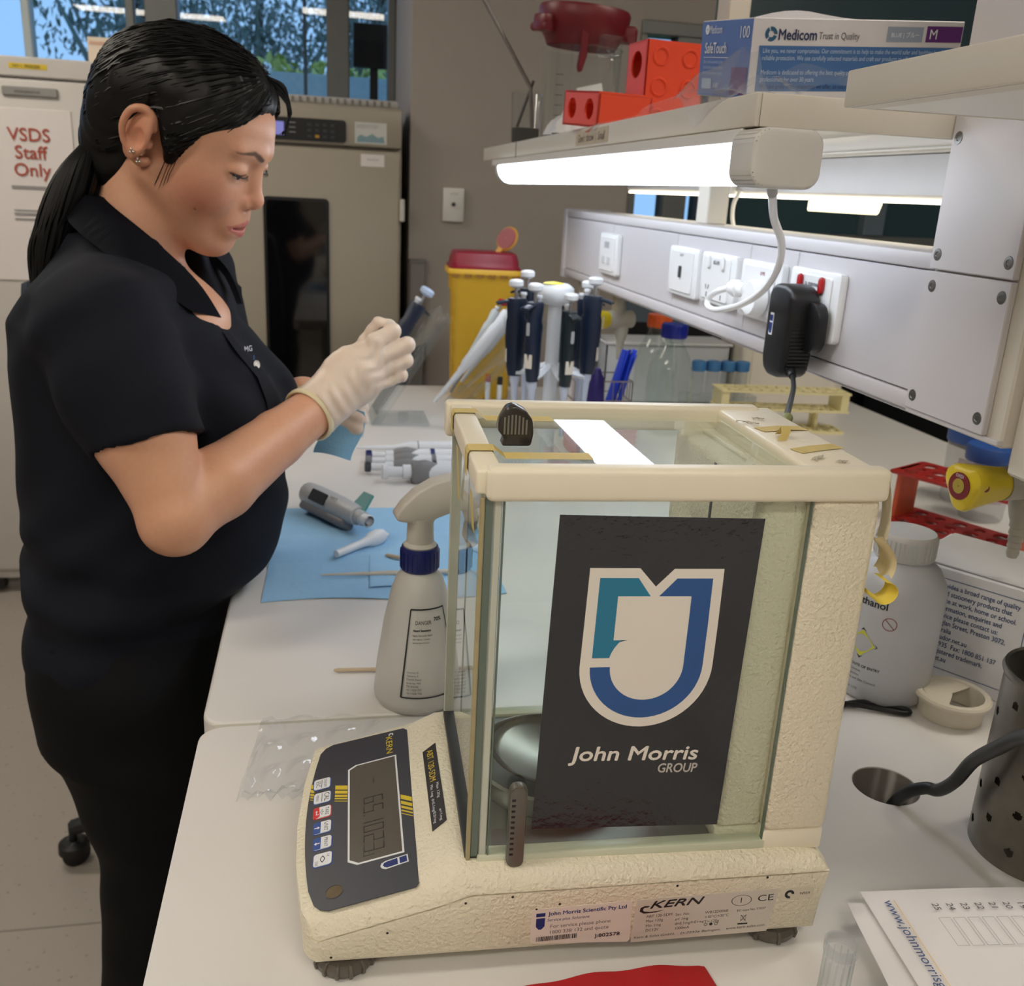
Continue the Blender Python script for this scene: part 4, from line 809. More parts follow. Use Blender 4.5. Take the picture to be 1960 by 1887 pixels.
# ---- blue paper towel with things on it
M_blue = mat('blue_towel', (150, 196, 232), .8, bump=.9, bscale=120, var=.06, vscale=20)
rt = random.Random(3)
def tw(u, v):
    x = .038+.30*u+.008*v*(1-u); y = 1.075+.345*v+.006*math.sin(7*u)*(1-v)
    return (x, y, .9012+.0034*abs(math.sin(8*u+3*v))*abs(math.sin(5*v+u))*math.sin(PI*u)*math.sin(PI*v)+.001*math.sin(23*v+4*u)**2+(.002 if abs(v-.32) < .02 or abs(v-.7) < .02 else 0))
o = MB().sheet(tw, 40, 40, th=.0006).build('paper_towel', M_blue, None, 60); tag(o, 'pale blue paper towel spread flat on the far worktop', 'paper towel')
o = MB().sheet(lambda u, v: (.168+.09*u+.005*v, 1.105+.105*v, .9042+.0012*math.sin(6*u+2*v)), 12, 12, th=.0005).build('paper_towel', M_blue, None, 60); tag(o, 'small folded blue towel scrap lying on the larger towel', 'paper towel')
ep = thing('dismantled_pipette', 'grey dismantled pipette body with dark window on the blue towel', 'pipette', (0, 0, 0)); place(ep, fr((.088, 1.410, .925), (.0, .0, -1), (.527, -.85, 0)) if False else along((.086, 1.418, .929), (.166, 1.292, .929)))
ep.matrix_basis = along((.086, 1.418, .929), (.166, 1.292, .929)) @ rotm('Z', 2.55)
M_pl2 = mat('pale_grey_abs', (182, 184, 186), .4); M_pd = mat('mid_grey_abs', (110, 110, 116), .45)
MB().loft([[(math.cos(a)*r*sx, math.sin(a)*r, z) for a in [2*PI*i/20 for i in range(20)]] for z, r, sx in ((0, .012, 1), (.004, .0165, 1), (.03, .018, 1), (.09, .0175, 1.0), (.125, .016, 1), (.138, .0135, 1))]).build('barrel', M_pl2, ep, 50)
MB().box((-.014, .012, .008), (.010, .026, .125), .005, 3).build('grip_rail', M_pd, ep); MB().prism(rrect(.018, .042, .002, 2, 0, .055), .002, fr((.0165, 0, 0), (0, 1, 0), (0, 0, 1)), .0006, 1).build('display_window', M_black, ep)
MB().lathe([(.0045, .165), (.0045, .150), (.0085, .150), (.0092, .164), (.0082, .166)][::-1], 24, close=True).build('nose_ring', M_pw, ep); MB().cyl(.0105, .016, 24, T(0, 0, .136)).build('nose', M_pl2, ep)
MB().sheet(lambda u, v: (-.002-.006*u, -.004-.032*u, .112+.034*v*(1-.35*u)+.006*u), 8, 6, th=.004).build('teal_hook', mat('teal_plastic', (70, 142, 140), .4), ep, 60)
text('PIPET', .008, fr((.0185, -.004, .083), (0, 0, 1), (0, -1, 0)) @ T(0, 0, .0), M_ink, ep)
tj = thing('tip_ejector', 'white plastic pipette tip cone on the blue towel', 'pipette part'); tj.matrix_basis = along((.128, 1.205, .9095), (.198, 1.274, .9115))
MB().lathe([(.0025, 0), (.0052, 0), (.0058, .05), (.0075, .062), (.0105, .068), (.0115, .082), (.009, .092), (.0045, .094)], 24).build('cone', M_pw, tj); MB().prism([(-.011, 0), (.011, 0), (.015, .018), (.012, .026), (-.006, .022)], .003, fr((0, .002, .078), (1, 0, 0), (0, 0, 1)), .0008, 1).build('ejector_blade', M_pw, tj)
def stick(p, q, r0, r1, label, m=M_wood):
    o = thing('wooden_stick', label, 'stick', p); o.matrix_basis = along(p, q); L_ = (Vector(q)-Vector(p)).length
    MB().lathe([(r0*.5, 0), (r0, .004), (r1, L_*.5), (r1, L_-.001), (r1*.8, L_)], 12).build('shaft', m, o); MB().lathe([(r1*.3, L_), (r1*.95, L_+.0002), (r1*.95, L_-.004)], 12).build('end', mat('stick_end', (150, 128, 104), .8), o)
stick((.108, 1.142, .9065), (.285, 1.140, .9075), .0012, .0032, 'long tapered wooden stick lying across the blue towel', mat('pale_stick', (196, 190, 178), .7))
stick((.194, 1.207, .9062), (.245, 1.165, .9095), .0026, .0026, 'short wooden stick end poking out behind the spray bottle')
stick((.122, .894, .9032), (.275, .886, .9032), .0021, .0021, 'thin wooden stick lying on the white worktop by the bottle')
# ---- pipettes
def pipette(label, M, body=M_navy, button=M_pw, shaft=M_pw, hook=None, L=1.0, cat='pipette', group=None, lab=True, btn2=None):
    o = thing('pipette', label, cat, (0, 0, 0), 0, group); o.matrix_basis = M @ Matrix.Scale(L, 4)
    MB().lathe([(.0035, .0), (.0040, .012), (.0052, .05), (.0066, .078), (.0086, .084), (.0086, .096)], 16).build('shaft', shaft, o)
    def ring(z, a, b, y0=0): return [(a*math.cos(t), y0+b*math.sin(t), z) for t in [2*PI*i/16 for i in range(16)]]
    MB().loft([ring(.094, .0105, .0125), ring(.11, .0115, .0155), ring(.16, .012, .018), ring(.188, .0125, .019, .002), ring(.196, .0115, .016, .001), ring(.222, .0135, .018, .002), ring(.228, .0125, .016, .002)]).build('handle', body, o, 50)
    MB().sheet(lambda u, v: (.018*(u-.5), -.010-.024*v, .224-.004*v*v+.002*math.cos(3*(u-.5))), 6, 6, th=.004).build('finger_hook', hook or body, o, 50)
    MB().cyl(.0028, .026, 10, T(0, 0, .226)).build('plunger_rod', mat('rod_steel', (168, 168, 170), .3, metal=.8), o)
    MB().lathe([(.006, .245), (.0125, .249), (.0128, .256), (.010, .259), (.004, .260)], 20).build('plunger_button', button, o)
    MB().lathe([(.004, .226), (.0045, .232), (.006, .234), (.0055, .238)], 14, T(0, .013, 0)).build('ejector_button', M_pw, o)
    if lab: MB().box((-.0075, -.0165, .118), (.0075, -.0155, .142), .0003, 1).build('name_sticker', mat('sticker_cream', (222, 216, 204), .6), o); MB().prism(rrect(.006, .022, .002, 2, 0, .185), .0005, fr((0, -.0195, 0), (1, 0, 0), (0, 0, 1))).build('volume_window', mat('window_grey', (168, 172, 178), .3), o)
    return o
cs = thing('pipette_carousel', 'white round pipette stand holding navy pipettes', 'pipette stand', (.508, 1.62, .9))
MB().lathe([(.085, 0), (.086, .006), (.070, .014), (.018, .022), (.0125, .03), (.012, .30), (.013, .305)], 32).build('base_column', M_pw, cs, 50)
MB().lathe([(.012, .300), (.028, .306), (.032, .318), (.031, .330), (.022, .337), (.003, .339)], 32).build('top_knob', M_pw, cs, 60)
MB().lathe([(.003, .3395), (.016, .3375), (.018, .3365)], 24, T(-.006, -.004, .0012)).build('knob_sticker', mat('yellow_dot', (240, 224, 60), .5), cs)
nA = 7
for i in range(nA):
    a = -PI/2+.15+2*PI*i/nA
    MB(rotm('Z', a)).sheet(lambda u, v: (.012+.052*u, (.012+.012*u)*(v-.5)*2*.55, .185+.012*(1-u)**2+.004*math.cos(4*(v-.5))), 8, 6, th=.006).build('arm', M_pw, cs, 50)
for i in range(nA):
    a = -PI/2+.15+2*PI*i/nA; px, py = .508+.062*math.cos(a), 1.62+.062*math.sin(a)
    lb = ['navy pipette facing the front of the white carousel', 'navy pipette front right on the white carousel', 'navy pipette right of the carousel column', 'navy pipette behind the carousel column to the right', 'navy pipette behind the carousel column to the left', 'navy pipette left of the carousel column', 'navy pipette front left on the white carousel'][i]
    M = T(px, py, .9+.082+.012*(i % 3 == 1)) @ rotm('Z', a-PI/2+PI) @ rotm('X', .03)
    pipette(lb, M, M_navy if i != 0 else mat('pipette_green_black', (26, 40, 46), .35), M_pw, mat('pipette_lilac', (196, 206, 226), .35), None, .95 if i in (0, 3) else 1.0, group='pipettes on the carousel')
# acrylic stands
def acrylic_stand(label, x0, y0, x1, ang, tall, w=.13):
    o = thing('acrylic_stand', label, 'pipette stand', (x0, y0, .9))
    MB().box((0, -w/2, 0), (x1-x0, w/2, .005), .001, 1).build('base_plate', M_acryl, o)
    for s in (-1, 1):
        MB().prism([(0, .005), (.02, .005), (tall/math.tan(ang)+.012, tall-.01), (tall/math.tan(ang)+.006, tall+.004), (tall/math.tan(ang)-.012, tall)], .005, fr((0, s*w/2+.0025, 0), (1, 0, 0), (0, 0, 1)), .0008, 1).build('side_cheek', M_acryl, o)
    MB().box((-.003, -w/2, 0), (.003, w/2, tall*.97/math.sin(ang)), M=T(.004, 0, .005) @ rotm('Y', PI/2-ang)).build('sloping_back', M_acryl, o)
    return o
acrylic_stand('clear acrylic pipette stand beyond the gloved hand', .208, 2.02, .332, 1.0, .235)
acrylic_stand('clear acrylic pipette stand in front of the sharps bin', .392, 2.12, .52, .84, .215, .15)
def lean(p, q): return along(p, q)
pipette('navy pipette with pale blue button resting in the acrylic stand', along((.172, 1.985, .915), (.327, 1.985, 1.186)) @ rotm('Z', .9), M_navy, mat('button_blue', (190, 208, 236), .35), M_pw, None, 1.2)
pipette('white pipette nearest the front in the acrylic stand by the bin', along((.352, 2.06, .930), (.527, 2.06, 1.148)) @ rotm('Z', .9), M_pw, M_pw, M_pw, M_pw, 1.12, lab=False)
pipette('white pipette with red-topped plunger leaning beside the bin', along((.395, 2.12, .940), (.510, 2.12, 1.15)) @ rotm('Z', .9), mat('pipette_pale', (196, 204, 206), .4), M_redbtn, mat('pale_steel', (150, 152, 156), .4), M_pw, .93, lab=False)
pipette('white pipette at the back of the acrylic stand by the bin', along((.425, 2.165, .955), (.56, 2.165, 1.14)) @ rotm('Z', PI/2), M_pw, M_pw, M_pw, M_pw, .97, lab=False)
for i, x in enumerate((.475, .497)):
    o = thing('marker_pen', ['white marker pen with red cap at the foot of the sharps bin', 'white marker pen with dark cap at the foot of the sharps bin'][i], 'pen', (x, 2.085-.03*i, .9)); MB().cyl(.0055, .072, 14, T(0, 0, 0), .001).build('barrel', M_pw, o); MB().cyl(.0062, .018, 14, T(0, 0, .072), .002).build('cap', M_redbtn if i == 0 else M_ink, o)
# pipettes lying on the bench, heads to the left
lay_ = [((.170, 1.735), 0, 'white pipette with slim shaft lying farthest back in the row'), ((.186, 1.683), 1, 'white pipette with navy plunger end lying second in the row'), ((.184, 1.645), 2, 'white pipette with grey plunger end lying third in the row'), ((.181, 1.607), 3, 'white pipette with dark plunger end lying fourth in the row'), ((.208, 1.560), 4, 'fat white pipette with grey thumb rest lying nearest in the row')]
for (x, y), k, lb in lay_:
    o = thing('lying_pipette', lb, 'pipette', (0, 0, 0), 0, 'pipettes lying on the worktop'); r = .0125 if k < 4 else .0175
    o.matrix_basis = fr((x, y, .9+r+.001), (0, 1, 0), (0, 0, 1)) @ rotm('Z', 0); e = .02*k-.02
    o.matrix_basis = along((x, y, .9+r+.001), (x+.3, y+.3*(.05-.01*k), .9+r*.8))
    if k == 0:
        MB().lathe([(.0025, 0), (.0035, .01), (.0055, .075), (.008, .085), (.0125, .10), (.0125, .23), (.009, .24)], 18).build('body', M_pw, o)
        MB().lathe([(.0127, .115), (.0127, .117)], 18, close=True).build('joint', M_pgrey, o); continue
    dk = [None, M_cap, M_pgrey, mat('dark_steel', (52, 58, 66), .3), M_pw][k]; s = r/.0125
    MB().lathe([(.008*s, 0), (.0095*s, .002), (.0095*s, .009), (.008*s, .011)], 20).build('plunger_end', dk, o); MB().lathe([(.0065*s, .010), (.0065*s, .035), (.009*s, .036), (.0092*s, .052)], 20).build('plunger', M_pw, o)
    MB().loft([[(r*w*math.cos(t), r*h*math.sin(t)-(.004 if z < .06 else 0), z) for t in [2*PI*i/16 for i in range(16)]] for z, w, h in ((.050, .85, 1.1), (.056, 1.0, 1.35), (.075, .95, 1.25), (.095, .55, .9))]).build('thumb_rest', mat('thumb_grey', (128, 128, 130), .5), o, 60)
    MB().lathe([(.0085*s, .055), (.0105*s, .07), (.0115*s, .12), (.0105*s, .21), (.007, .225)], 20).build('body', M_pw, o)
    if k < 4: MB().lathe([(.0121*s, .118), (.0121*s, .126)], 18, close=True).build('band', dk, o); MB().box((-.003, -.0125, .14), (.003, -.0105, .19)).build('scale_window', mat('scale_grey', (150, 158, 176), .4), o)
# ---- sharps bin
M_bin = mat('sharps_yellow', (224, 178, 44), .45, var=.03); M_lid = mat('sharps_maroon', (140, 22, 44), .4, var=.05)
bn_ = thing('sharps_bin', 'yellow sharps bin with maroon lid and open round flap', 'sharps bin', (.486, 2.285, .9), -.06)
def rr(w, d_, z, r=.018): return [(x, y, z) for x, y in rrect(w, d_, r, 4)]
MB().loft([rr(.135, .10, 0), rr(.138, .103, .004), rr(.150, .116, .25), rr(.157, .122, .255), rr(.162, .128, .300), rr(.172, .136, .306)]).build('tub', M_bin, bn_, 40)
MB().loft([rr(.176, .14, .296), rr(.176, .14, .304), rr(.172, .136, .308)]).build('rim', M_bin, bn_, 40)
for k in range(6): MB().box((-.078+.028*k, -.0712, .290), (-.060+.028*k, -.0695, .297)).build('clip', mat('clip_brown', (150, 104, 30), .5), bn_)
MB().loft([rr(.168, .132, .304), rr(.168, .132, .312), rr(.160, .124, .316), rr(.158, .122, .326), rr(.148, .112, .343), rr(.138, .102, .346)]).build('lid', M_lid, bn_, 40)
FM = T(.036, 0, .346) @ rotm('Y', .55) @ rotm('Z', .75)
MB(FM @ T(0, 0, .036) @ Matrix.Diagonal((1, 1, 1, 1))).lathe([(.001, -.003), (.027, -.003), (.030, 0), (.027, .003), (.001, .003)], 28, rotm('Y', PI/2), close=True).build('flap_rim', mat('flap_gold', (206, 150, 50), .45), bn_)
MB(FM @ T(-.0036, 0, .036)).lathe([(.001, -.001), (.0255, -.001), (.0255, .001), (.001, .001)], 28, rotm('Y', PI/2), close=True).build('flap', M_lid, bn_); MB(FM).box((-.004, -.008, -.004), (.004, .008, .012), .001, 1).build('flap_hinge', mat('flap_gold', (206, 150, 50), .45), bn_)
text('DANGER SHARPS', .02, fr((-.0745, -.035, .04), (.012, 0, 1), (0, -1, 0)) @ T(0, 0, .003), mat('bin_print', (140, 104, 30), .6), bn_, w=.2, h=.018)
# ---- bottles behind the spine
def duran(label, x, y, cap, s=1.0):
    o = thing('reagent_bottle', label, 'bottle', (x, y, .9))
    MB(Matrix.Scale(s, 4)).lathe([(.001, .004), (.044, .004), (.049, .010), (.050, .02), (.050, .125), (.047, .145), (.038, .168), (.026, .188), (.0205, .198), (.0205, .215)], 44, close=True).build('glass_body', M_bottleglass, o, 60)
    MB(Matrix.Scale(s, 4)).lathe([(.0265, .206), (.0275, .208), (.0275, .232), (.026, .235), (.001, .235)], 36).build('cap', cap, o)
    MB(Matrix.Scale(s, 4)).lathe([(.0225, .200), (.025, .200), (.025, .2055), (.0225, .2055)], 36, close=True).build('pour_ring', M_clear, o)
    for i in range(20): MB(Matrix.Scale(s, 4) @ rotm('Z', i*PI/10)).box((.027, -.0012, .210), (.0282, .0012, .231)).build('cap_rib', cap, o)
    return o
duran('clear glass reagent bottle with blue cap behind the balance', .842, 1.915, mat('cap_blue', (22, 40, 150), .4))
duran('clear glass reagent bottle with orange cap behind the blue-capped one', .865, 2.075, mat('cap_orange', (222, 96, 40), .4), 1.0)
M_tubecap = mat('tube_cap_blue', (62, 118, 176), .45)
for i in range(4):
    o = thing('centrifuge_tube', ['clear centrifuge tube with blue cap nearest the glass bottles', 'clear centrifuge tube with blue cap second from the glass bottles', 'clear centrifuge tube with blue cap third from the glass bottles', 'clear centrifuge tube with blue cap nearest the white box'][i], 'tube', (.965+.036*i, 2.06, .9), 0, 'blue-capped centrifuge tubes')
    MB().lathe([(.003, .001), (.0135, .016), (.0145, .02), (.0145, .112)], 24, close=True).build('tube_body', glass('tube_plastic', (246, 248, 250), .9, .1, .14), o, 60); MB().lathe([(.0162, .110), (.0170, .111), (.0170, .130), (.0155, .1325), (.001, .1325)], 24).build('screw_cap', M_tubecap, o)
tr = thing('tube_tray', 'low clear tray the blue-capped tubes stand in', 'tray', (1.02, 2.06, .9)); MB().box((-.085, -.022, .0), (.085, .022, .0009)).build('tray_floor', M_clear, tr)
for s in (-1, 1): MB().box((-.085, s*.024, 0), (.085, s*.0255, .055)).build('tray_side', M_clear, tr); MB().box((s*.086, -.0255, 0), (s*.0875, .0255, .055)).build('tray_end', M_clear, tr)
wb = thing('instrument_box', 'white instrument housing standing behind the cream test tube rack', 'instrument', (1.26, 2.23, .9)); MB().box((-.145, -.075, 0), (.135, .075, .17), .012, 3).build('housing', mat('ivory_box', (222, 216, 204), .5), wb)
MB().box((-.12, -.0765, .012), (.11, -.0748, .15), .002, 1).build('front_panel', mat('ivory_panel', (228, 222, 210), .5), wb); text('Model 5500', .016, fr((-.0, -.077, .105), (1, 0, 0), (0, 0, 1)), M_greyink, wb, w=.075, h=.011)
# cream test-tube rack
M_rack = mat('rack_cream', (236, 226, 176), .45); rk = thing('test_tube_rack', 'cream plastic test tube rack in front of the white housing', 'tube rack', (1.12, 1.945, .9), -.10)
holes = [(-.132+.024*i, -.017+.034*j) for i in range(12) for j in range(2)]
for z, nm in ((.088, 'top_deck'), (.048, 'middle_deck')):
    mb = MB(); mb.absorb(platem(rrect(.30, .075, .004, 2), [[(x+.0085*a, y+.0115*b) for a, b in ((1, 1), (-1, 1), (-1, -1), (1, -1))] for x, y in holes], z, z+.004)); mb.build(nm, M_rack, rk, 20)
mb = MB(); mb.absorb(platem(rrect(.11, .075, .004, 2, .09, 0), [[(x+.0085*a, y+.0115*b) for a, b in ((1, 1), (-1, 1), (-1, -1), (1, -1))] for x, y in holes if x > .05], 0, .005)); mb.build('base', M_rack, rk, 20)
mb = MB(); mb.absorb(platem(rrect(.11, .075, .004, 2, -.09, 0), [], 0, .005)); mb.build('base', M_rack, rk, 20)
for x in (-.146, .128): MB().box((x, -.035, .048), (x+.018, .035, .09), .001, 1).build('end_wall', M_rack, rk)
for x in (-.12, .085): MB().box((x, -.006, .004), (x+.006, .006, .05)).build('stem', M_rack, rk); MB().box((x, .02, .004), (x+.006, .03, .05)).build('stem', M_rack, rk)
# crumpled polythene, pink pad, wire basket, carton, blue strips
def crumple(name, label, cat, c, sx, sy, sz, m, seed, rz=0, n=22):
    rnd = random.Random(seed); ph = [(rnd.uniform(-1, 1)*9, rnd.uniform(-1, 1)*9, rnd.random()*6) for _ in range(7)]
    def f(u, v):
        w = sum(abs(math.sin(a*u+b*v+p)) for a, b, p in ph)/7; e = math.sin(PI*u)**.5*math.sin(PI*v)**.5
        x = (u-.5)*sx*(1+.1*math.sin(9*v)); y = (v-.5)*sy*(1+.1*math.sin(11*u)); return (x, y, sz*(w**1.5)*1.5*e+.0015)
    o = MB(T(*c) @ rotm('Z', rz)).sheet(f, n, n).build(name, m, None, 25); return tag(o, label, cat)
crumple('plastic_bag', 'small crumpled clear bag lying left of the cream rack', 'bag', (.945, 1.86, .9), .12, .07, .06, M_bagp, 4)
pk = MB().box((.585, 1.70, .9), (.705, 1.80, .965), .003, 1); o = thing('pink_notepad', 'pink paper pad block lying behind the balance', 'notepad', (.645, 1.75, .9)); pk.build('pad', mat('pink_paper', (222, 172, 176), .8), o, world=True)
for k in range(5): MB().box((.584, 1.699, .910+.011*k), (.706, 1.801, .9108+.011*k)).build('page_edge', mat('pink_edge', (198, 150, 156), .8), o, world=True)
wk = thing('wire_basket', 'small chrome wire basket behind the pink pad', 'basket', (.665, 1.86, .9)); M_wire = mat('wire', (150, 144, 140), .3, metal=.8)
for z in (.045, .09, .13): MB().tube([(-.06, -.05, z), (.06, -.05, z), (.06, .05, z), (-.06, .05, z), (-.06, -.05, z)], .0016, 6).build('hoop', M_wire, wk)
for i in range(7): MB().tube([(-.06+.02*i, -.05, 0), (-.06+.02*i, -.05, .13)], .0011, 6).build('upright', M_wire, wk); MB().tube([(.06, -.05+.0166*i, 0), (.06, -.05+.0166*i, .13)], .0011, 6).build('upright', M_wire, wk)
MB().box((-.06, -.05, 0), (.06, .05, .003)).build('floor_mesh', M_wire, wk)
o = thing('blue_strip_bundle', 'bundle of bright blue plastic strips in the wire basket', 'strips', (.69, 1.85, .904))
for k in range(7): MB(T(.004*k-.02, .006*math.sin(k), 0) @ rotm('Y', .25+.05*math.sin(2*k)) @ rotm('Z', .3*k)).box((-.008, -.001, 0), (.008, .001, .19-.006*(k % 3)), .0004, 1).build('strip', mat('strip_blue', (44, 76, 206), .4), o)
ct = thing('tissue_carton', 'opened off-white carton standing in the wire basket', 'carton', (.640, 1.86, .904)); MB(rotm('Y', -.06)).box((-.028, -.02, 0), (.022, .02, .225), .001, 1).build('carton_body', mat('carton_white', (214, 208, 206), .7), ct); MB(rotm('Y', -.06)).prism([(-.028, .225), (.022, .225), (.028, .245), (.018, .238), (-.005, .25), (-.02, .242)], .001, fr((0, -.0195, 0), (1, 0, 0), (0, 0, 1))).build('torn_flap', mat('carton_white', (214, 208, 206), .7), ct)
pb = thing('dropper_bottle', 'small white bottle with a purple cone cap by the carousel', 'bottle', (.612, 1.69, .9)); MB().lathe([(.018, 0), (.02, .004), (.02, .105), (.016, .115)], 24).build('bottle_body', M_hdpe, pb); MB().lathe([(.0185, .112), (.0185, .122), (.015, .16), (.007, .178), (.002, .18)], 24).build('cone_cap', mat('purple_cap', (46, 34, 104), .4), pb)
tub = thing('plastic_tub', 'pale translucent plastic tub behind the glass bottles', 'tub', (.985, 2.27, .9))
for a, b_ in (((-.20, -.06, 0), (.12, .06, .003)), ((-.20, -.06, 0), (-.197, .06, .15)), ((.117, -.06, 0), (.12, .06, .15)), ((-.20, .057, 0), (.12, .06, .15))): MB().box(a, b_).build('wall', mat('tub_pale', (190, 194, 200), .5), tub)
MB().box((-.20, -.06, 0), (.12, -.057, .15)).build('front_wall', mat('tub_pale', (190, 194, 200), .5), tub); MB().box((-.205, -.065, .143), (.125, .065, .15), .002, 1).build('lid', mat('tub_lid', (206, 208, 212), .5), tub)
# ---- gas taps under the spine
M_yk = mat('tap_yellow', (214, 190, 40), .4, var=.03); M_tg = mat('tap_grey', (168, 164, 152), .5, bump=.1, bscale=500)
def tap(label, x, y, zt, s=1.0, rz=0):
    o = thing('gas_tap', label, 'tap', (x, y, zt), rz); D = Matrix.Scale(s, 4)
    MB(D).cyl(.017, .085, 24, T(0, 0, -.062)).build('stem', M_tg, o); MB(D).lathe([(.021, -.034), (.021, .034)], 28, T(0, 0, -.066) @ rotm('Y', PI/2) @ T(0, 0, .004)).build('valve_body', M_tg, o, 50)
    MB(D).lathe([(.017, -.075), (.0165, -.098), (.013, -.112), (.0105, -.118), (.0105, -.124), (.0088, -.126), (.0098, -.133), (.0082, -.135), (.0092, -.142), (.0076, -.144), (.0085, -.150), (.007, -.152), (.0078, -.158), (.0058, -.164)], 24, T(.012, 0, 0)).build('hose_nozzle', M_tg, o, 40)
    hp_ = lambda z, r, k: [(r*(1+k*math.cos(3*t))*math.cos(t), r*(1+k*math.cos(3*t))*math.sin(t), z) for t in [2*PI*i/36 for i in range(36)]]
    MB(D @ T(-.030, 0, -.066) @ rotm('Y', -PI/2) @ rotm('Z', 1.1)).loft([hp_(0, .019, .0), hp_(.004, .0205, .01), hp_(.035, .025, .06), hp_(.052, .028, .14), hp_(.058, .026, .15), hp_(.061, .018, .1)]).build('handle', M_yk, o, 50)
    MB(D @ T(-.0915, 0, -.066) @ rotm('Y', -PI/2)).lathe([(.001, 0), (.0165, 0), (.0165, .0012), (.001, .0012)], 28, close=True).build('dial_disc', mat('dial_maroon', (118, 32, 36), .4), o); MB(D @ T(-.0928, 0, -.066) @ rotm('Y', -PI/2)).lathe([(.001, 0), (.009, 0), (.009, .0006), (.001, .0006)], 24, close=True).build('dial_centre', mat('dial_olive', (164, 146, 56), .4), o)
    text('OXIDI', .006, D @ fr((-.0938, .0, -.0555), (0, -1, 0), (0, 0, 1)), M_pw, o, al='CENTER', w=.012, h=.004)
    MB(D).lathe([(.001, .0), (.0042, .0), (.0042, .0015)], 16, T(-.078, -.0262, -.062) @ rotm('X', PI/2)).build('red_dot', mat('dial_maroon', (118, 32, 36), .4), o)
    MB(D).lathe([(.0045, 0), (.0045, .002), (.0035, .003)], 16, T(-.004, -.0168, -.012) @ rotm('X', PI/2)).build('screw', mat('screw_steel', (122, 120, 116), .35, metal=.8), o); return o
tap('grey gas tap with a yellow handle under the service column', .795, .79, 1.188, .82, .12)
tap('yellow-handled gas tap under the far end of the trunking', .742, 2.0, 1.19, .9, .3)
# ---- right hand cluster
M_redr = mat('rack_red', (156, 36, 30), .4, var=.05); ang = math.atan2(-.88, .47)
rr_ = thing('red_tube_rack', 'red plastic tube rack standing behind the white bottle', 'tube rack', (1.10, 1.25, .9), ang)
hol = [circ(-.082+.033*i, -.03+.03*j, .009 if (i+j) % 2 else .012, 14) for i in range(6) for j in range(3)]
for z, nm in ((.004, 'lower_deck'), (.085, 'upper_deck')): mb = MB(); mb.absorb(platem(rrect(.215, .105, .006, 3), hol, z, z+.004)); mb.build(nm, M_redr, rr_, 20)
for x in (-.1, .1): MB().box((x-.004, -.03, .0), (x+.004, .03, .089), .001, 1).build('end_post', mat('post_orange', (176, 72, 36), .45), rr_)
def jar(label, x, y, r, h):
    o = thing('specimen_jar', label, 'jar', (x, y, .9)); MB().lathe([(.001, .002), (r*.86, .002), (r*.9, .006), (r*.97, h-.022)], 32, close=True).build('jar_body', glass('jar_plastic', (246, 245, 245), .8, .1, .2), o, 60); MB().lathe([(r*1.02, h-.026), (r*1.04, h-.024), (r*1.04, h-.003), (r, h), (.001, h)], 36).build('lid', mat('lid_blue', (44, 84, 158), .45), o)
    MB().lathe([(r*.945, .035), (r*.965, .085)], 24, rotm('Z', -2.7), close=True, arc=1.3).build('label', mat('jar_label', (196, 186, 188), .7), o); return o
jar('clear specimen jar with blue lid standing farther back', 1.225, 1.42, .043, .135); jar('clear specimen jar with blue lid nearer the tap', 1.195, 1.332, .039, .126)
wbt = thing('wash_bottle', 'tall translucent white bottle with screw cap behind the balance', 'bottle', (.692, .806, .9))
MB().lathe([(.036, 0), (.044, .002), (.0475, .008), (.0475, .118), (.0455, .128), (.038, .142), (.029, .150), (.0265, .152), (.0265, .155)], 44).build('bottle_body', mat('translucent_white', (214, 216, 220), .35, trans=.3, var=.02), wbt, 60)
MB().lathe([(.0285, .152), (.0295, .153), (.0295, .175), (.0275, .179), (.001, .180)], 40).build('screw_cap', M_hdpe, wbt)
for i in range(40): MB(rotm('Z', i*PI/20)).box((.029, -.0008, .155), (.0302, .0008, .174)).build('cap_rib', M_hdpe, wbt)
def on_cyl(o, R_, a0):
    for v in o.data.vertices: x, y = v.co.x, v.co.y; v.co = ((R_+.0004)*math.cos(a0+x/R_), (R_+.0004)*math.sin(a0+x/R_), y)
AB = -PI/2-.72
for s, x, y, h, m_ in (('Ethanol', -.033, .108, .011, M_ink), ('ROUTE OF ENTRY', -.030, .040, .004, M_ink), ('Inhalation', -.030, .0345, .0036, M_label), ('Ingestion', -.030, .0295, .0036, M_label), ('Eye and Skin Contact', -.030, .0245, .0036, M_label), ('UN 1170', -.030, .014, .0036, M_label)):
    o = text(s, h, T(x, y, 0), m_, wbt, name='label_lettering', bold=.02 if h > .0038 else 0); on_cyl(o, .0475, AB)
o = MB().lathe([(.0062, 0), (.0070, 0)], 24, T(.004, .094, 0), close=True).build('no_flame_mark', mat('label_red', (150, 60, 70), .6), wbt); on_cyl(o, .0475, AB)
o = MB().box((-.0065, -.0004, 0), (.0065, .0004, .00001), M=T(.004, .094, 0) @ rotm('Z', -.8)).build('no_flame_mark', mat('label_red', (150, 60, 70), .6), wbt); on_cyl(o, .0475, AB)
for k, m_ in ((.017, M_ink), (.0145, mat('hazard_yellow', (206, 208, 60), .5))):
    o = MB().flat([(-.02-k, .066), (-.02, .066-k), (-.02+k, .066), (-.02, .066+k)], None, 0).build('hazard_diamond', m_, wbt); on_cyl(o, .0475 if k > .016 else .0478, AB)
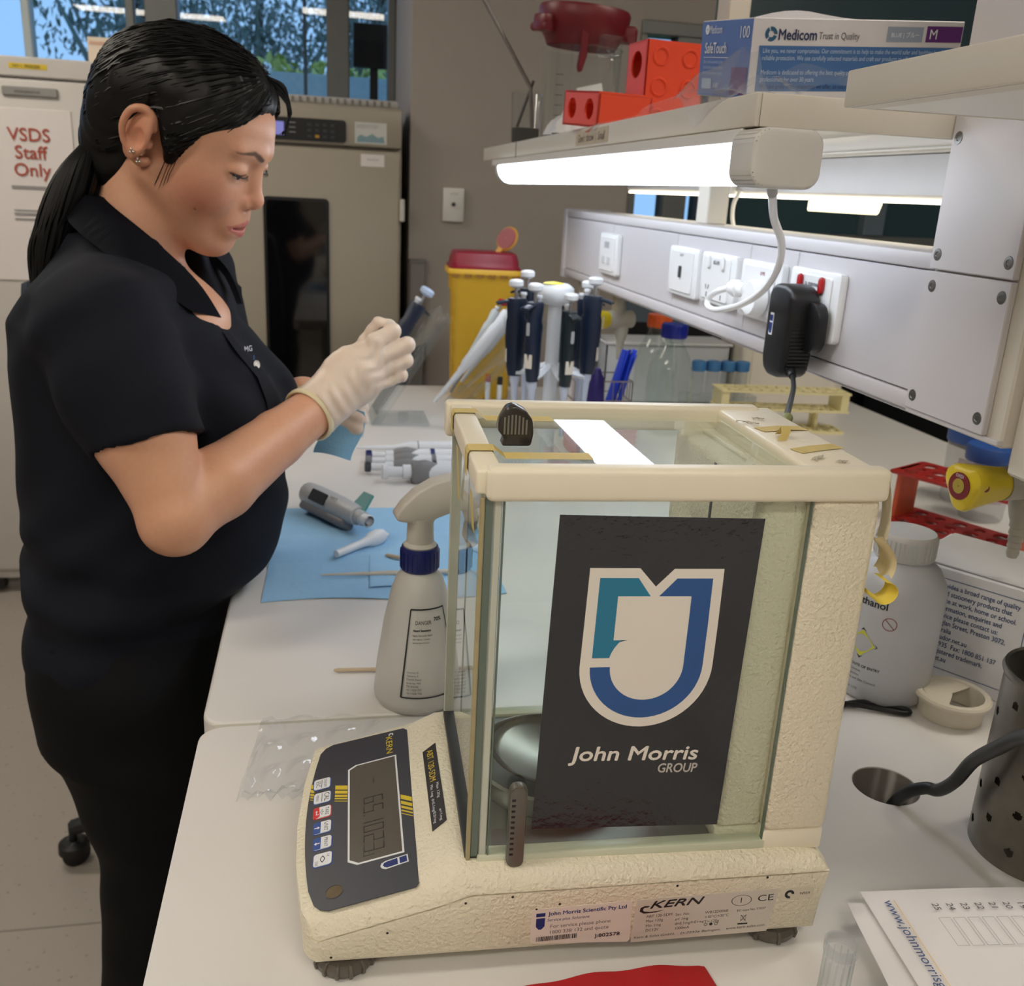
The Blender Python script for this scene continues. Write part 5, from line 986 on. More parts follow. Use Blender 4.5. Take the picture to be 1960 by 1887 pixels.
# envelope box
tb = thing('envelope_box', 'white envelope box printed with blue text behind the steel cylinder', 'box', (.7655, .8204, .9), math.atan2(-.824, .567))
MB().box((-.05, 0, 0), (.21, .12, .128), .0015, 1).build('carton', mat('box_white', (206, 206, 208), .6), tb); M_bk = mat('box_blue', (30, 62, 110), .5)
BF = fr((0, -.0004, 0), (1, 0, 0), (0, 0, 1))
for a, b in (((-.045, .116), (.078, .1168)), ((-.045, .014), (.078, .0148)), ((.0772, .014), (.078, .1168))): MB(BF).flat([a, (b[0], a[1]), b, (a[0], b[1])]).build('print_frame', M_bk, tb)
for i, s in enumerate(('Tudor\u00ae provides a broad range of quality', 'envelopes and stationery products that', 'give confidence at work, home or school.', 'For more information, enquiries and', 'customer service please contact us:', 'Tudor, 54 Raglan Street, Preston 3072,', 'Victoria, Australia', 'Email: info@tudor.net.au', 'Ph: 1800 882 935  Fax: 1800 851 137', 'Tudor is a registered trademark.', 'www.tudor.net.au')): text(s, .0078, BF @ T(-.036, .1065-.0083*i, .0003), M_bk, tb, xs=.80, bold=.008)
MB().box((-.045, .003, .1285), (.2, .118, .1305), .0005, 1).build('lid_sheet', mat('box_lid', (176, 176, 176), .6), tb)
cu = thing('plastic_cup', 'small clear plastic cup on the envelope box by the nozzle', 'cup', (.905, .862, 1.031)); MB().lathe([(.001, .001), (.018, .001), (.0235, .052), (.0255, .053), (.0255, .056)], 28, close=True).build('cup_wall', M_clear, cu, 60); MB().lathe([(.0242, .053), (.0262, .053), (.0262, .0575), (.0242, .0575)], 28, close=True).build('rim', M_hdpe, cu)
# grommet
gm = thing('cable_grommet', 'cream plastic cable grommet ring lying loose on the worktop', 'grommet', (.737, .750, .9)); M_gr = mat('grommet_cream', (216, 208, 190), .45)
MB().lathe([(.0295, 0), (.031, .0005), (.0315, .018), (.0365, .0195), (.037, .0225), (.035, .0245), (.0295, .0245), (.0288, .0225), (.0288, .001)], 48, close=True).build('ring', M_gr, gm, 45)
MB().lathe([(.001, .0215), (.028, .0215), (.028, .0235), (.001, .0235)], 40, rotm('Z', .35), arc=PI*1.15, close=True).build('half_lid', M_gr, gm)
# black flex from the hole
bf = thing('black_flex', 'thick black cable rising out of the worktop hole', 'cable', (.598, .63, .9)); pts = spline([(.597, .632, .868), (.5955, .622, .895), (.5975, .609, .917), (.604, .597, .929), (.606, .584, .936), (.603, .565, .958), (.598, .545, .990), (.585, .51, 1.025), (.572, .475, 1.057), (.55, .42, 1.09)], 8); MB().tube(pts, .0052, 12).build('cord', M_black, bf, world=True)
MB().tube(pts[:3], .0054, 12).build('cord_end', M_black, bf, world=True)
# perforated steel cylinder
pcn = thing('steel_holder', 'perforated stainless steel cylinder holder at the right edge', 'holder', (.676, .548, .9)); M_ss = mat('worn_steel', (128, 124, 116), .34, metal=.85, var=.3, vscale=45, bump=.1, bscale=120)
def perf():
    b = MB(); n = 220; R_ = .05; rows = 58; H = .150; hs = []
    for k in range(8):
        for j in range(7): hs.append((2*PI*(j+(k % 2)*.5)/7, .018+.0165*k))
    vs = []; fs = []
    for i in range(rows*2+1):
        for j in range(n): vs.append((R_*math.cos(2*PI*j/n), R_*math.sin(2*PI*j/n), H*i/(rows*2)))
    for i in range(rows*2):
        for j in range(n):
            a = 2*PI*(j+.5)/n; z = H*(i+.5)/(rows*2)
            if any((((a-h+PI) % (2*PI)-PI)*R_)**2+(z-hz)**2 < .0034**2 for h, hz in hs): continue
            k = (j+1) % n; fs.append((i*n+j, i*n+k, (i+1)*n+k, (i+1)*n+j))
    b._add(vs, fs); return b
perf().build('perforated_wall', M_ss, pcn, 60); MB().lathe([(.0496, .148), (.051, .149), (.0525, .1525), (.051, .156), (.0486, .155), (.0485, .149)], 48, close=True).build('rolled_rim', M_ss, pcn, 60); MB().cyl(.0495, .002, 48).build('floor_disc', M_ss, pcn)
# papers, tray, tube, red pouch, clear bag
pt = thing('beige_tray', 'beige plastic tray edge under the papers at lower right', 'tray', (.66, .43, .9)); MB().box((-.118, -.14, 0), (.12, .062, .018), .006, 3).build('tray_body', mat('tray_beige', (186, 168, 126), .45), pt)
M_pp = mat('paper_white', (232, 228, 228), .7, var=.01)
def sheetp(name, label, c, rz, z, bend, cat='paper'):
    o = MB(T(c[0], c[1], z) @ rotm('Z', rz)).sheet(lambda u, v: (.21*u, -.297*v, bend*(u**2)*.02+.0008*math.sin(5*u)), 16, 16, th=.0003).build(name, M_pp, None, 60); return tag(o, label, cat)
sheetp('paper_sheet', 'white sheet under the printed form at lower right', (.474, .4905), -.16, .9195, .2)
pf = thing('paper_form', 'printed white form with a row of numbered boxes at lower right', 'paper', (.487, .4965, .9225), -.10)
MB().sheet(lambda u, v: (.21*u, -.297*v, .0014*math.sin(4*u)+.0006*math.sin(5*v)), 16, 16, th=.0003).build('sheet', M_pp, pf, 60)
MB().flat([(.0185, -.012), (.0193, -.012), (.0193, -.29), (.0185, -.29)], None, .0026).build('margin_rule', mat('rule_orange', (232, 206, 160), .7), pf)
text('www.johnmorrisgroup.com', .0105, T(.011, -.012, .0026) @ rotm('Z', -PI/2), mat('pen_blue', (74, 94, 140), .6), pf)
for i in range(10):
    x = .044+.0105*i; text(str(25-i), .007, T(x, -.016, .003) @ rotm('Z', -PI/2), M_label, pf)
    for a, b in (((x-.002, -.030), (x+.0065, -.0303)), ((x-.002, -.055), (x+.0065, -.0553)), ((x-.002, -.030), (x-.0017, -.055)), ((x+.0062, -.030), (x+.0065, -.055))): MB().flat([a, (b[0], a[1]), b, (a[0], b[1])], None, .003).build('box_line', M_greyink, pf)
tbm = thing('sample_tube', 'small ribbed clear sample tube standing at the lower right', 'tube', (.432, .430, .9)); MB().lathe([(.001, .001), (.0085, .001), (.0098, .036), (.0098, .0385), (.0105, .039), (.0105, .0465), (.0092, .0465), (.0092, .038)], 28, close=True).build('tube_wall', glass('tube_plastic', (246, 248, 250), .9, .1, .14), tbm, 50)
for i in range(14): MB(rotm('Z', i*PI/7)).box((.0092, -.0004, .004), (.0099, .0004, .036)).build('rib', M_clear, tbm)
def rp(u, v):
    x = .225+.135*u+.008*v; y = .466-.004*(1-u)**2-.09*v; return (x, y, .902+.006*math.sin(PI*u)**.5*(1-.3*v)+.001*math.sin(19*u+3*v))
o = MB().sheet(rp, 30, 14, th=.0012).build('red_pouch', mat('red_vinyl', (176, 20, 28), .28, var=.05, bump=.2, bscale=90), None, 60); tag(o, 'glossy red plastic pouch at the bottom edge before the balance', 'pouch')
rnd = random.Random(11)
def cbag(u, v):
    x = .042+.06*u+.115*u*v+.014*v; y = .682+.125*v-.004*u; f = abs(math.sin(14*u+5*v))*abs(math.sin(9*v-4*u)); return (x, y, .9012+.0045*f*f+(.005*abs(math.sin(21*u+3))*(1-abs(2*v-1))**.0 if v < .07 or u < .05 else 0))
o = MB().sheet(cbag, 44, 44).build('clear_bag', M_bagp, None, 20); tag(o, 'flat clear plastic bag on the worktop behind the balance display', 'bag')
# ---- shelf things
GB = T(.539, .977, 1.485) @ rotm('Z', .059) @ rotm('Y', -.069) @ rotm('X', .11); gb = thing('glove_box', 'white and blue carton of medium gloves on the shelf', 'box'); gb.matrix_basis = GB
M_gbl = mat('glove_blue', (86, 112, 176), .45, var=.03); M_gbd = mat('glove_deep', (62, 104, 160), .45); M_gwh = mat('glove_white', (208, 206, 212), .45); M_pur = mat('glove_purple', (92, 40, 112), .45)
MB().box((0, 0, 0), (.24, .12, .075), .0008, 1).build('carton', M_gwh, gb); MB().box((-.0005, .001, .001), (0, .119, .074)).build('end_panel', M_gbl, gb)
FF = fr((0, -.0004, 0), (1, 0, 0), (0, 0, 1)); EF = fr((-.0009, .12, 0), (0, -1, 0), (0, 0, 1))
MB(FF).flat([(.008, .008), (.236, .008), (.236, .050), (.008, .050)]).build('side_panel', M_gbd, gb); MB(FF).flat([(.196, .055), (.2385, .055), (.2385, .070), (.196, .070)]).build('size_patch', M_pur, gb); MB(FF).flat([(.150, .055), (.192, .055), (.192, .069), (.150, .069)]).build('colour_patch', mat('patch_grey', (140, 152, 172), .5), gb)
FT = lambda x, z: FF @ T(x, z, .0004); ET = lambda x, z: EF @ T(x, z, .0004)
text('Medicom', .013, FT(.028, .0555), mat('ink_navy', (36, 48, 90), .5), gb, w=.042, h=.0095, bold=.02); text('Trust in Quality', .009, FT(.0725, .0565), M_label, gb, w=.046, h=.0085); text('M', .012, FT(.2, .058), M_pw, gb, h=.009); text('BLUE | \u30d6\u30eb\u30fc', .008, FT(.155, .0595), M_pw, gb, h=.006)
M_lt = mat('ink_pale', (176, 194, 220), .5)
for i, s in enumerate(('Like you, we never compromise. Our commitment is to help to make the world safer and healthier by offering', 'reliable protection. We use carefully selected materials and craft our products to offer protection', '', 'Medicom is dedicated to offering the best quality products to health', 'professionals for over 30 years', 'We take pride in the protection we offer, so you can')): 
    if s: text(s, .0062, FT(.012, .0435-.0066*i), M_lt if i < 5 else mat('ink_navy', (36, 48, 90), .5), gb, xs=.78)
for k in range(3):
    a = 2*PI*k/3; MB(FT(.0195, .0605)).lathe([(.0030, 0), (.0066, 0)], 10, rotm('Z', a), close=True, arc=1.8).build('brand_mark', mat('ink_teal', (30, 84, 120), .5), gb)
text('Medicom', .011, ET(.022, .062), M_pw, gb, w=.030, h=.008); text('SafeTouch', .014, ET(.014, .043), M_pw, gb, w=.052, h=.0105, bold=.015); MB(EF).flat([(.012, .0385), (.072, .0385), (.072, .0391), (.012, .0391)], None, .0005).build('print_rule', M_pw, gb)
for i in range(3): text('Slim fit nitrile examination gloves', .005, ET(.012, .033-.0055*i), M_lt, gb, xs=.72)
MB(EF).flat([(.012, .008), (.036, .008), (.036, .018), (.012, .018)], None, .0005).build('print_patch', M_lt, gb); text('1187', .007, ET(.04, .009), M_pw, gb); text('100', .012, ET(.095, .057), M_pw, gb, h=.011); MB(EF).flat([(.082, .004), (.117, .004), (.117, .030), (.082, .030)], None, .0005).build('size_patch', M_pur, gb); text('M', .02, ET(.089, .007), M_pw, gb, w=.02, h=.019)
MB(EF).lathe([(.001, 0), (.005, 0)], 12, T(.016, .066, .0005), close=True).build('brand_mark', M_pw, gb)
MB().sheet(lambda u, v: (.03+.12*u, .02+.06*v, .0755+.010*math.sin(PI*u)*v), 8, 6, th=.0004).build('torn_flap', M_gwh, gb)
# orange racks
M_or = mat('rack_orange', (232, 78, 48), .4, sss=.15, var=.04)
def orack(name_label, M, w, d_, h, nx, ny, side=True, rings=False):
    o = thing('orange_tube_rack', name_label, 'tube rack', (0, 0, 0), 0, 'orange tube racks on the shelf'); o.matrix_basis = M
    hs = [circ(-w/2+w*(i+.5)/nx, -d_/2+d_*(j+.5)/ny, min(w/nx, d_/ny)*.36, 14) for i in range(nx) for j in range(ny)]
    for z in (0, h-.003): mb = MB(); mb.absorb(platem(rrect(w, d_, .003, 2), hs if z and not rings else [], z, z+.003)); mb.build('deck' if z else 'base', M_or, o, 20)
    if rings:
        for i in range(nx):
            for j in range(ny): MB().lathe([(.0095, 0), (.0105, .0015), (.0125, .0015), (.0135, 0)], 20, T(-w/2+w*(i+.5)/nx, -d_/2+d_*(j+.5)/ny, h), close=True).build('ring', M_or, o)
    hs2 = [circ(-d_/2+d_*(j+.5)/2, h*.5, min(d_/2, h)*.3, 16) for j in range(2)]
    for x in (-w/2, w/2-.003): mb = MB(); mb.absorb(platem([(-d_/2, 0), (d_/2, 0), (d_/2, h), (-d_/2, h)], hs2, 0, .003), fr((x, 0, 0), (0, 1, 0), (0, 0, 1))); mb.build('end_wall', M_or, o, 20)
    for y in (-d_/2, d_/2-.003): MB().box((-w/2, y, 0), (w/2, y+.003, h*.93)).build('side_wall', M_or, o)
    return o
orack('orange rack stood upright on its side next to the glove box', T(.617, 1.47, 1.552) @ rotm('Z', .12) @ rotm('X', PI/2) @ rotm('Z', 0) @ T(0, -.012, -.03), .095, .125, .065, 2, 3, rings=True)
orack('orange rack lying tilted with its open cells facing up', T(.525, 1.45, 1.4805) @ rotm('Z', .2) @ rotm('X', .08), .085, .115, .048, 5, 7)
crumple('plastic_bag', 'crumpled white plastic bag on the shelf front below the jug', 'bag', (.535, 1.67, 1.4785), .085, .10, .05, mat('milky_bag', (206, 206, 208), .45, bump=.5, bscale=150), 9)
# jug with burgundy lid
jg = thing('plastic_jug', 'tall clear plastic jug on the shelf beneath the maroon lid', 'jug', (.607, 1.935, 1.478)); MB().lathe([(.001, .002), (.068, .002), (.072, .006), (.075, .168), (.0775, .170), (.0775, .172), (.0725, .172)], 44, close=True).build('wall', M_acryl, jg, 60)
MB().tube(spline([(.03, -.073, .08), (.03, -.105, .10), (.03, -.105, .155), (.03, -.078, .165)], 6), .005, 10).build('handle', M_acryl, jg); MB().box((.005, -.05, .075), (.055, -.046, .10), .001, 1, M=rotm('Y', -.25)).build('paper_tag', M_sock, jg)
for i in range(6): MB().box((-.06, -.0435, .03+.018*i), (-.045, -.0425, .0315+.018*i)).build('graduation', M_label, jg)
M_bur = mat('burgundy_lid', (112, 26, 36), .4, var=.06); ld = thing('burgundy_lid', 'maroon clamp lid with lugs resting over the clear jug', 'lid'); ld.matrix_basis = T(.603, 1.935, 1.664) @ rotm('Y', .06) @ rotm('X', .05)
MB().lathe([(.062, 0), (.066, -.012), (.072, .0), (.085, .018), (.088, .05), (.085, .056), (.001, .058)], 44).build('dome', M_bur, ld, 50)
for a in (-2.75, -.35, 1.2): MB(rotm('Z', a)).box((.07, -.02, .004), (.104, .02, .034), .006, 2).build('lug', M_bur, ld); MB(rotm('Z', a)).cyl(.008, .05, 14, T(.096, -.025, .012) @ rotm('X', -PI/2)).build('lug_pin', M_bur, ld)
MB().prism([(-.022, .02), (-.006, .02), (-.004, -.03), (-.010, -.058), (-.016, -.06), (-.02, -.05), (-.018, -.02)], .012, fr((0, -.066, 0), (1, 0, 0), (0, 0, 1)), .002, 1).build('hook_lever', M_bur, ld)
MB().box((.015, -.078, -.03), (.06, -.074, .01), .006, 2).build('clear_tab', M_acryl, ld)
cu2 = thing('plastic_beaker', 'small clear beaker at the far end of the shelf', 'beaker', (.521, 2.03, 1.478)); MB().lathe([(.001, .002), (.026, .002), (.0285, .006), (.031, .098), (.032, .099)], 32, close=True).build('wall', M_acryl, cu2, 60); MB().lathe([(.001, .003), (.027, .003), (.0278, .03), (.001, .03)], 28).build('dark_contents', mat('dregs', (70, 66, 62), .8), cu2)
rd = thing('glass_rod', 'long grey rod leaning out of the small beaker', 'rod', (.53, 2.03, 1.49)); MB().tube([(.535, 2.03, 1.51), (.527, 2.03, 1.586), (.43, 2.03, 1.732), (.38, 2.03, 1.805)], .0042, 10).build('rod', mat('rod_grey', (126, 120, 116), .35, var=.35, vscale=40), rd, world=True); MB().tube([(.505, 2.04, 1.51), (.535, 2.04, 1.60)], .003, 8).build('rod', mat('rod_dark', (70, 66, 64), .5), rd, world=True)
# polythene on the shelf front
def poly1(u, v):
    y = 1.385-.40*u; x = .478+.085*v+.02*math.sin(5*u); z = 1.4805+.022*abs(math.sin(4.2*u+3*v))*v+.03*max(0, u-.55)*v+.012*math.sin(9*u)*v**2*.5-(.012*(1-v)*(u < .2)); return (x, y, max(z, 1.4805 if x > .487 else 1.46))
o = MB().sheet(poly1, 30, 10).build('polythene_sheet', M_bagp, None, 20); tag(o, 'creased clear polythene draped over the shelf front edge', 'plastic sheet')
def poly2(u, v):
    y = 1.02-.30*u; x = .470+.075*v; z = 1.481+.055*math.exp(-((u-.12)/.1)**2)*(v*.8+.2)+.006*abs(math.sin(11*u+4*v)); 
    if v < .25: z -= .03*(.25-v)*4*math.exp(-((u-.3)/.22)**2)
    return (x, y, max(z, 1.4805 if x > .487 else 1.44))
o = MB().sheet(poly2, 34, 12).build('polythene_sheet', M_bagp, None, 20); tag(o, 'peaked clear polythene wrap in front of the glove box', 'plastic sheet')
# ================================================================ PERSON (implicit surface polygonised with surface nets)
class Field:
    def __init__(s, xs, ys, zs): s.x, s.y, s.z = [np.asarray(a, np.float32) for a in (xs, ys, zs)]; s.D = np.full((len(xs), len(ys), len(zs)), .2, np.float32)
    def sub(s, lo, hi):
        sl = []
        for a, l, h in zip((s.x, s.y, s.z), lo, hi): i = max(0, np.searchsorted(a, l)-1); j = min(len(a), np.searchsorted(a, h)+1); sl.append(slice(i, max(i, j)))
        return tuple(sl)
    def op(s, fn, lo, hi, k=.01, mode='add', pad=.03):
        lo = np.asarray(lo)-pad; hi = np.asarray(hi)+pad; sl = s.sub(lo, hi)
        if any(q.stop <= q.start for q in sl): return
        X = s.x[sl[0]][:, None, None]; Y = s.y[sl[1]][None, :, None]; Z = s.z[sl[2]][None, None, :]
        d = fn(X, Y, Z); a = s.D[sl]; k = max(k, 1e-5)
        if mode == 'add': h = np.maximum(k-np.abs(a-d), 0)/k; s.D[sl] = np.minimum(a, d)-h*h*k*.25
        elif mode == 'cut': d = -d; h = np.maximum(k-np.abs(a-d), 0)/k; s.D[sl] = np.maximum(a, d)+h*h*k*.25
        elif mode == 'warp': s.D[sl] = a+d
    def ell(s, c, r, k=.01, mode='add', Rm=None):
        c = np.asarray(c, float); r = np.asarray(r, float); Rm = np.eye(3) if Rm is None else np.asarray(Rm); m = np.abs(Rm.T) @ r
        def fn(X, Y, Z):
            px, py, pz = X-c[0], Y-c[1], Z-c[2]; q = [(Rm[i, 0]*px+Rm[i, 1]*py+Rm[i, 2]*pz)/r[i] for i in range(3)]
            k0 = np.sqrt(q[0]**2+q[1]**2+q[2]**2)+1e-9; k1 = np.sqrt((q[0]/r[0])**2+(q[1]/r[1])**2+(q[2]/r[2])**2)+1e-9; return k0*(k0-1)/k1
        s.op(fn, c-m, c+m, k, mode)
    def cone(s, p, q, r0, r1, k=.01, mode='add'):
        p = np.asarray(p, float); q = np.asarray(q, float); d = q-p; L2 = max(d @ d, 1e-12); R_ = max(r0, r1)
        def fn(X, Y, Z):
            px, py, pz = X-p[0], Y-p[1], Z-p[2]; t = np.clip((px*d[0]+py*d[1]+pz*d[2])/L2, 0, 1)
            return np.sqrt((px-d[0]*t)**2+(py-d[1]*t)**2+(pz-d[2]*t)**2)-(r0+(r1-r0)*t)
        s.op(fn, np.minimum(p, q)-R_, np.maximum(p, q)+R_, k, mode)
    def chain(s, pts, rs, k=.01, mode='add'):
        for i in range(len(pts)-1): s.cone(pts[i], pts[i+1], rs[i], rs[i+1], k, mode)
    def mesh(s):
        D = s.D; S_ = D < 0; n = D.shape; c = S_[:-1, :-1, :-1].astype(np.int8)*0
        for i in (0, 1):
            for j in (0, 1):
                for l in (0, 1): c = c+S_[i:n[0]-1+i, j:n[1]-1+j, l:n[2]-1+l]
        act = (c > 0) & (c < 8); idx = np.full(act.shape, -1, np.int64); ii = np.argwhere(act); idx[tuple(ii.T)] = np.arange(len(ii))
        I, J, L_ = ii.T; acc = np.zeros((len(ii), 3)); cnt = np.zeros(len(ii)); ax = (s.x.astype(float), s.y.astype(float), s.z.astype(float))
        for a in range(3):
            for u in (0, 1):
                for v in (0, 1):
                    o = [0, 0, 0]; o[(a+1) % 3] = u; o[(a+2) % 3] = v; e = list(o); e[a] = 1
                    A = D[I+o[0], J+o[1], L_+o[2]]; B = D[I+e[0], J+e[1], L_+e[2]]; m = (A < 0) != (B < 0); t = np.where(m, A/(A-B+1e-20), 0)
                    pos = [ax[0][I+o[0]], ax[1][J+o[1]], ax[2][L_+o[2]]]; q = [ax[0][I+e[0]], ax[1][J+e[1]], ax[2][L_+e[2]]]
                    for d_ in range(3): acc[:, d_] += np.where(m, pos[d_]+(q[d_]-pos[d_])*t, 0)
                    cnt += m
        V = acc/cnt[:, None]; Q = []
        for a in range(3):
            b, cc = (a+1) % 3, (a+2) % 3; sl0 = [slice(None)]*3; sl1 = [slice(None)]*3; sl0[a] = slice(0, -1); sl1[a] = slice(1, None); ch = S_[tuple(sl0)] != S_[tuple(sl1)]; e = np.argwhere(ch)
            e = e[(e[:, b] > 0) & (e[:, cc] > 0) & (e[:, b] < n[b]-1) & (e[:, cc] < n[cc]-1)]; sg = S_[tuple(e.T)]
            def cell(db, dc): f = e.copy(); f[:, b] -= db; f[:, cc] -= dc; return idx[tuple(f.T)]
            q = np.stack([cell(1, 1), cell(0, 1), cell(0, 0), cell(1, 0)], 1); q = np.where(sg[:, None], q, q[:, ::-1]); Q.append(q)
        return V, np.concatenate(Q)
def np_mesh(name, V, Q, m, parent=None, smooth_it=1):
    e0 = np.concatenate([Q[:, [0, 1]], Q[:, [1, 2]], Q[:, [2, 3]], Q[:, [3, 0]]])
    for _ in range(smooth_it):
        A = np.zeros_like(V); c = np.zeros(len(V)); np.add.at(A, e0[:, 0], V[e0[:, 1]]); np.add.at(c, e0[:, 0], 1); np.add.at(A, e0[:, 1], V[e0[:, 0]]); np.add.at(c, e0[:, 1], 1); V = V*.5+.5*A/c[:, None]
    me = bpy.data.meshes.new(name); me.vertices.add(len(V)); me.vertices.foreach_set('co', V.ravel()); me.loops.add(Q.size); me.loops.foreach_set('vertex_index', Q.ravel().astype(np.int32))
    me.polygons.add(len(Q)); me.polygons.foreach_set('loop_start', np.arange(0, Q.size, 4, dtype=np.int32)); me.polygons.foreach_set('loop_total', np.full(len(Q), 4, np.int32)); me.update(calc_edges=True); me.validate()
    return link(name, me, m, parent, 180, True), V
def axis(*seg):
    """rectilinear coordinates: (start, stop, step) runs joined"""
    out = []
    for a, b, h in seg: n = max(1, int(round((b-a)/h))); out += [a+(b-a)*i/n for i in range(n)]
    return np.array(out+[seg[-1][1]])
# --- head frame
HS = .932; HO = np.array([-.038, 1.15, 1.425]); HF = np.array([.878, -.242, -.413]); HR = np.array([-.307, -.947, -.099]); HU = np.array([.367, -.214, .905])
HM = np.stack([HF, HR, HU])
def hw(l): return HO+HS*(HF*l[0]+HR*l[1]+HU*l[2])
def rot3(ax, a):
    c, s_ = math.cos(a), math.sin(a)
    return np.array({'x': [[1, 0, 0], [0, c, s_], [0, -s_, c]], 'y': [[c, 0, -s_], [0, 1, 0], [s_, 0, c]], 'z': [[c, s_, 0], [-s_, c, 0], [0, 0, 1]]}[ax])
def hell(f, c, r, k=.01, mode='add', Rl=None): f.ell(hw(c), np.array(r)*HS, k*HS, mode, (HM if Rl is None else Rl @ HM))
def hcone(f, p, q, r0, r1, k=.01, mode='add'): f.cone(hw(p), hw(q), r0*HS, r1*HS, k*HS, mode)
# --- joints
SHO_N, ELB_N, WRI_N = np.array([-.100, .995, 1.236]), np.array([-.030, .932, 1.062]), np.array([.1024, 1.09, 1.1325])
SHO_F, ELB_F, WRI_F = np.array([-.062, 1.315, 1.252]), np.array([-.005, 1.335, 1.06]), np.array([.088, 1.225, 1.118])
MCP = [(.1721, 1.108, 1.2103), (.1758, 1.108, 1.1927), (.1711, 1.108, 1.1729), (.1626, 1.108, 1.1542)]
PIP = [(.1943, 1.118, 1.2220), (.2110, 1.118, 1.2064), (.2094, 1.118, 1.1878), (.2041, 1.118, 1.1702)]
DIP = [(.1912, 1.147, 1.2232), (.2106, 1.150, 1.1962), (.2083, 1.150, 1.1795), (.2009, 1.150, 1.1614)]
TIP = [(.1851, 1.157, 1.2159), (.1873, 1.160, 1.1920), (.1862, 1.160, 1.1740), (.1787, 1.160, 1.1571)]
THB = [(.1259, 1.125, 1.1569), (.1560, 1.148, 1.1900), (.1730, 1.150, 1.2145), (.1790, 1.146, 1.2270)]
L_MCP = [(.136, 1.196, 1.122), (.139, 1.190, 1.110), (.137, 1.188, 1.098), (.131, 1.190, 1.086)]
L_PIP = [(.156, 1.186, 1.116), (.158, 1.178, 1.103), (.155, 1.176, 1.091), (.147, 1.180, 1.080)]
L_TIP = [(.163, 1.205, 1.110), (.162, 1.200, 1.096), (.158, 1.197, 1.084), (.150, 1.200, 1.074)]
def hand(f, dr, k=.006):
    f.ell((.146, 1.106, 1.170), (.040+dr, .017+dr, .034+dr), k, 'add', rot3('y', .72) if False else np.array([[.80, .15, .58], [-.1, .985, -.11], [-.59, .03, .80]]))
    f.cone((.112, 1.093, 1.139), (.152, 1.107, 1.172), .027+dr, .028+dr, .012)
    for i in range(4):
        r = (.0088, .0090, .0085, .0074)[i]+dr; f.cone((.142, 1.104, 1.168-.006*i), MCP[i], .011+dr, r+.0012, .010); f.chain([MCP[i], PIP[i], DIP[i], TIP[i]], [r+.0006, r, r-.0006, r-.0014], .0035)
    f.chain(THB, [.015+dr, .0115+dr, .0092+dr, .0078+dr], .006)
def lhand(f, dr, k=.006):
    f.ell((.118, 1.205, 1.110), (.030+dr, .017+dr, .026+dr), k); f.cone(WRI_F, (.118, 1.205, 1.110), .025+dr, .026+dr, .012)
    for i in range(4): r = (.0086, .0088, .0083, .0072)[i]+dr; f.chain([(.115, 1.205, 1.112-.006*i), L_MCP[i], L_PIP[i], L_TIP[i]], [.011+dr, r, r-.0004, r-.001], .004)
    f.chain([(.108, 1.19, 1.122), (.138, 1.178, 1.132), (.160, 1.19, 1.126)], [.013+dr, .0105+dr, .008+dr], .006)
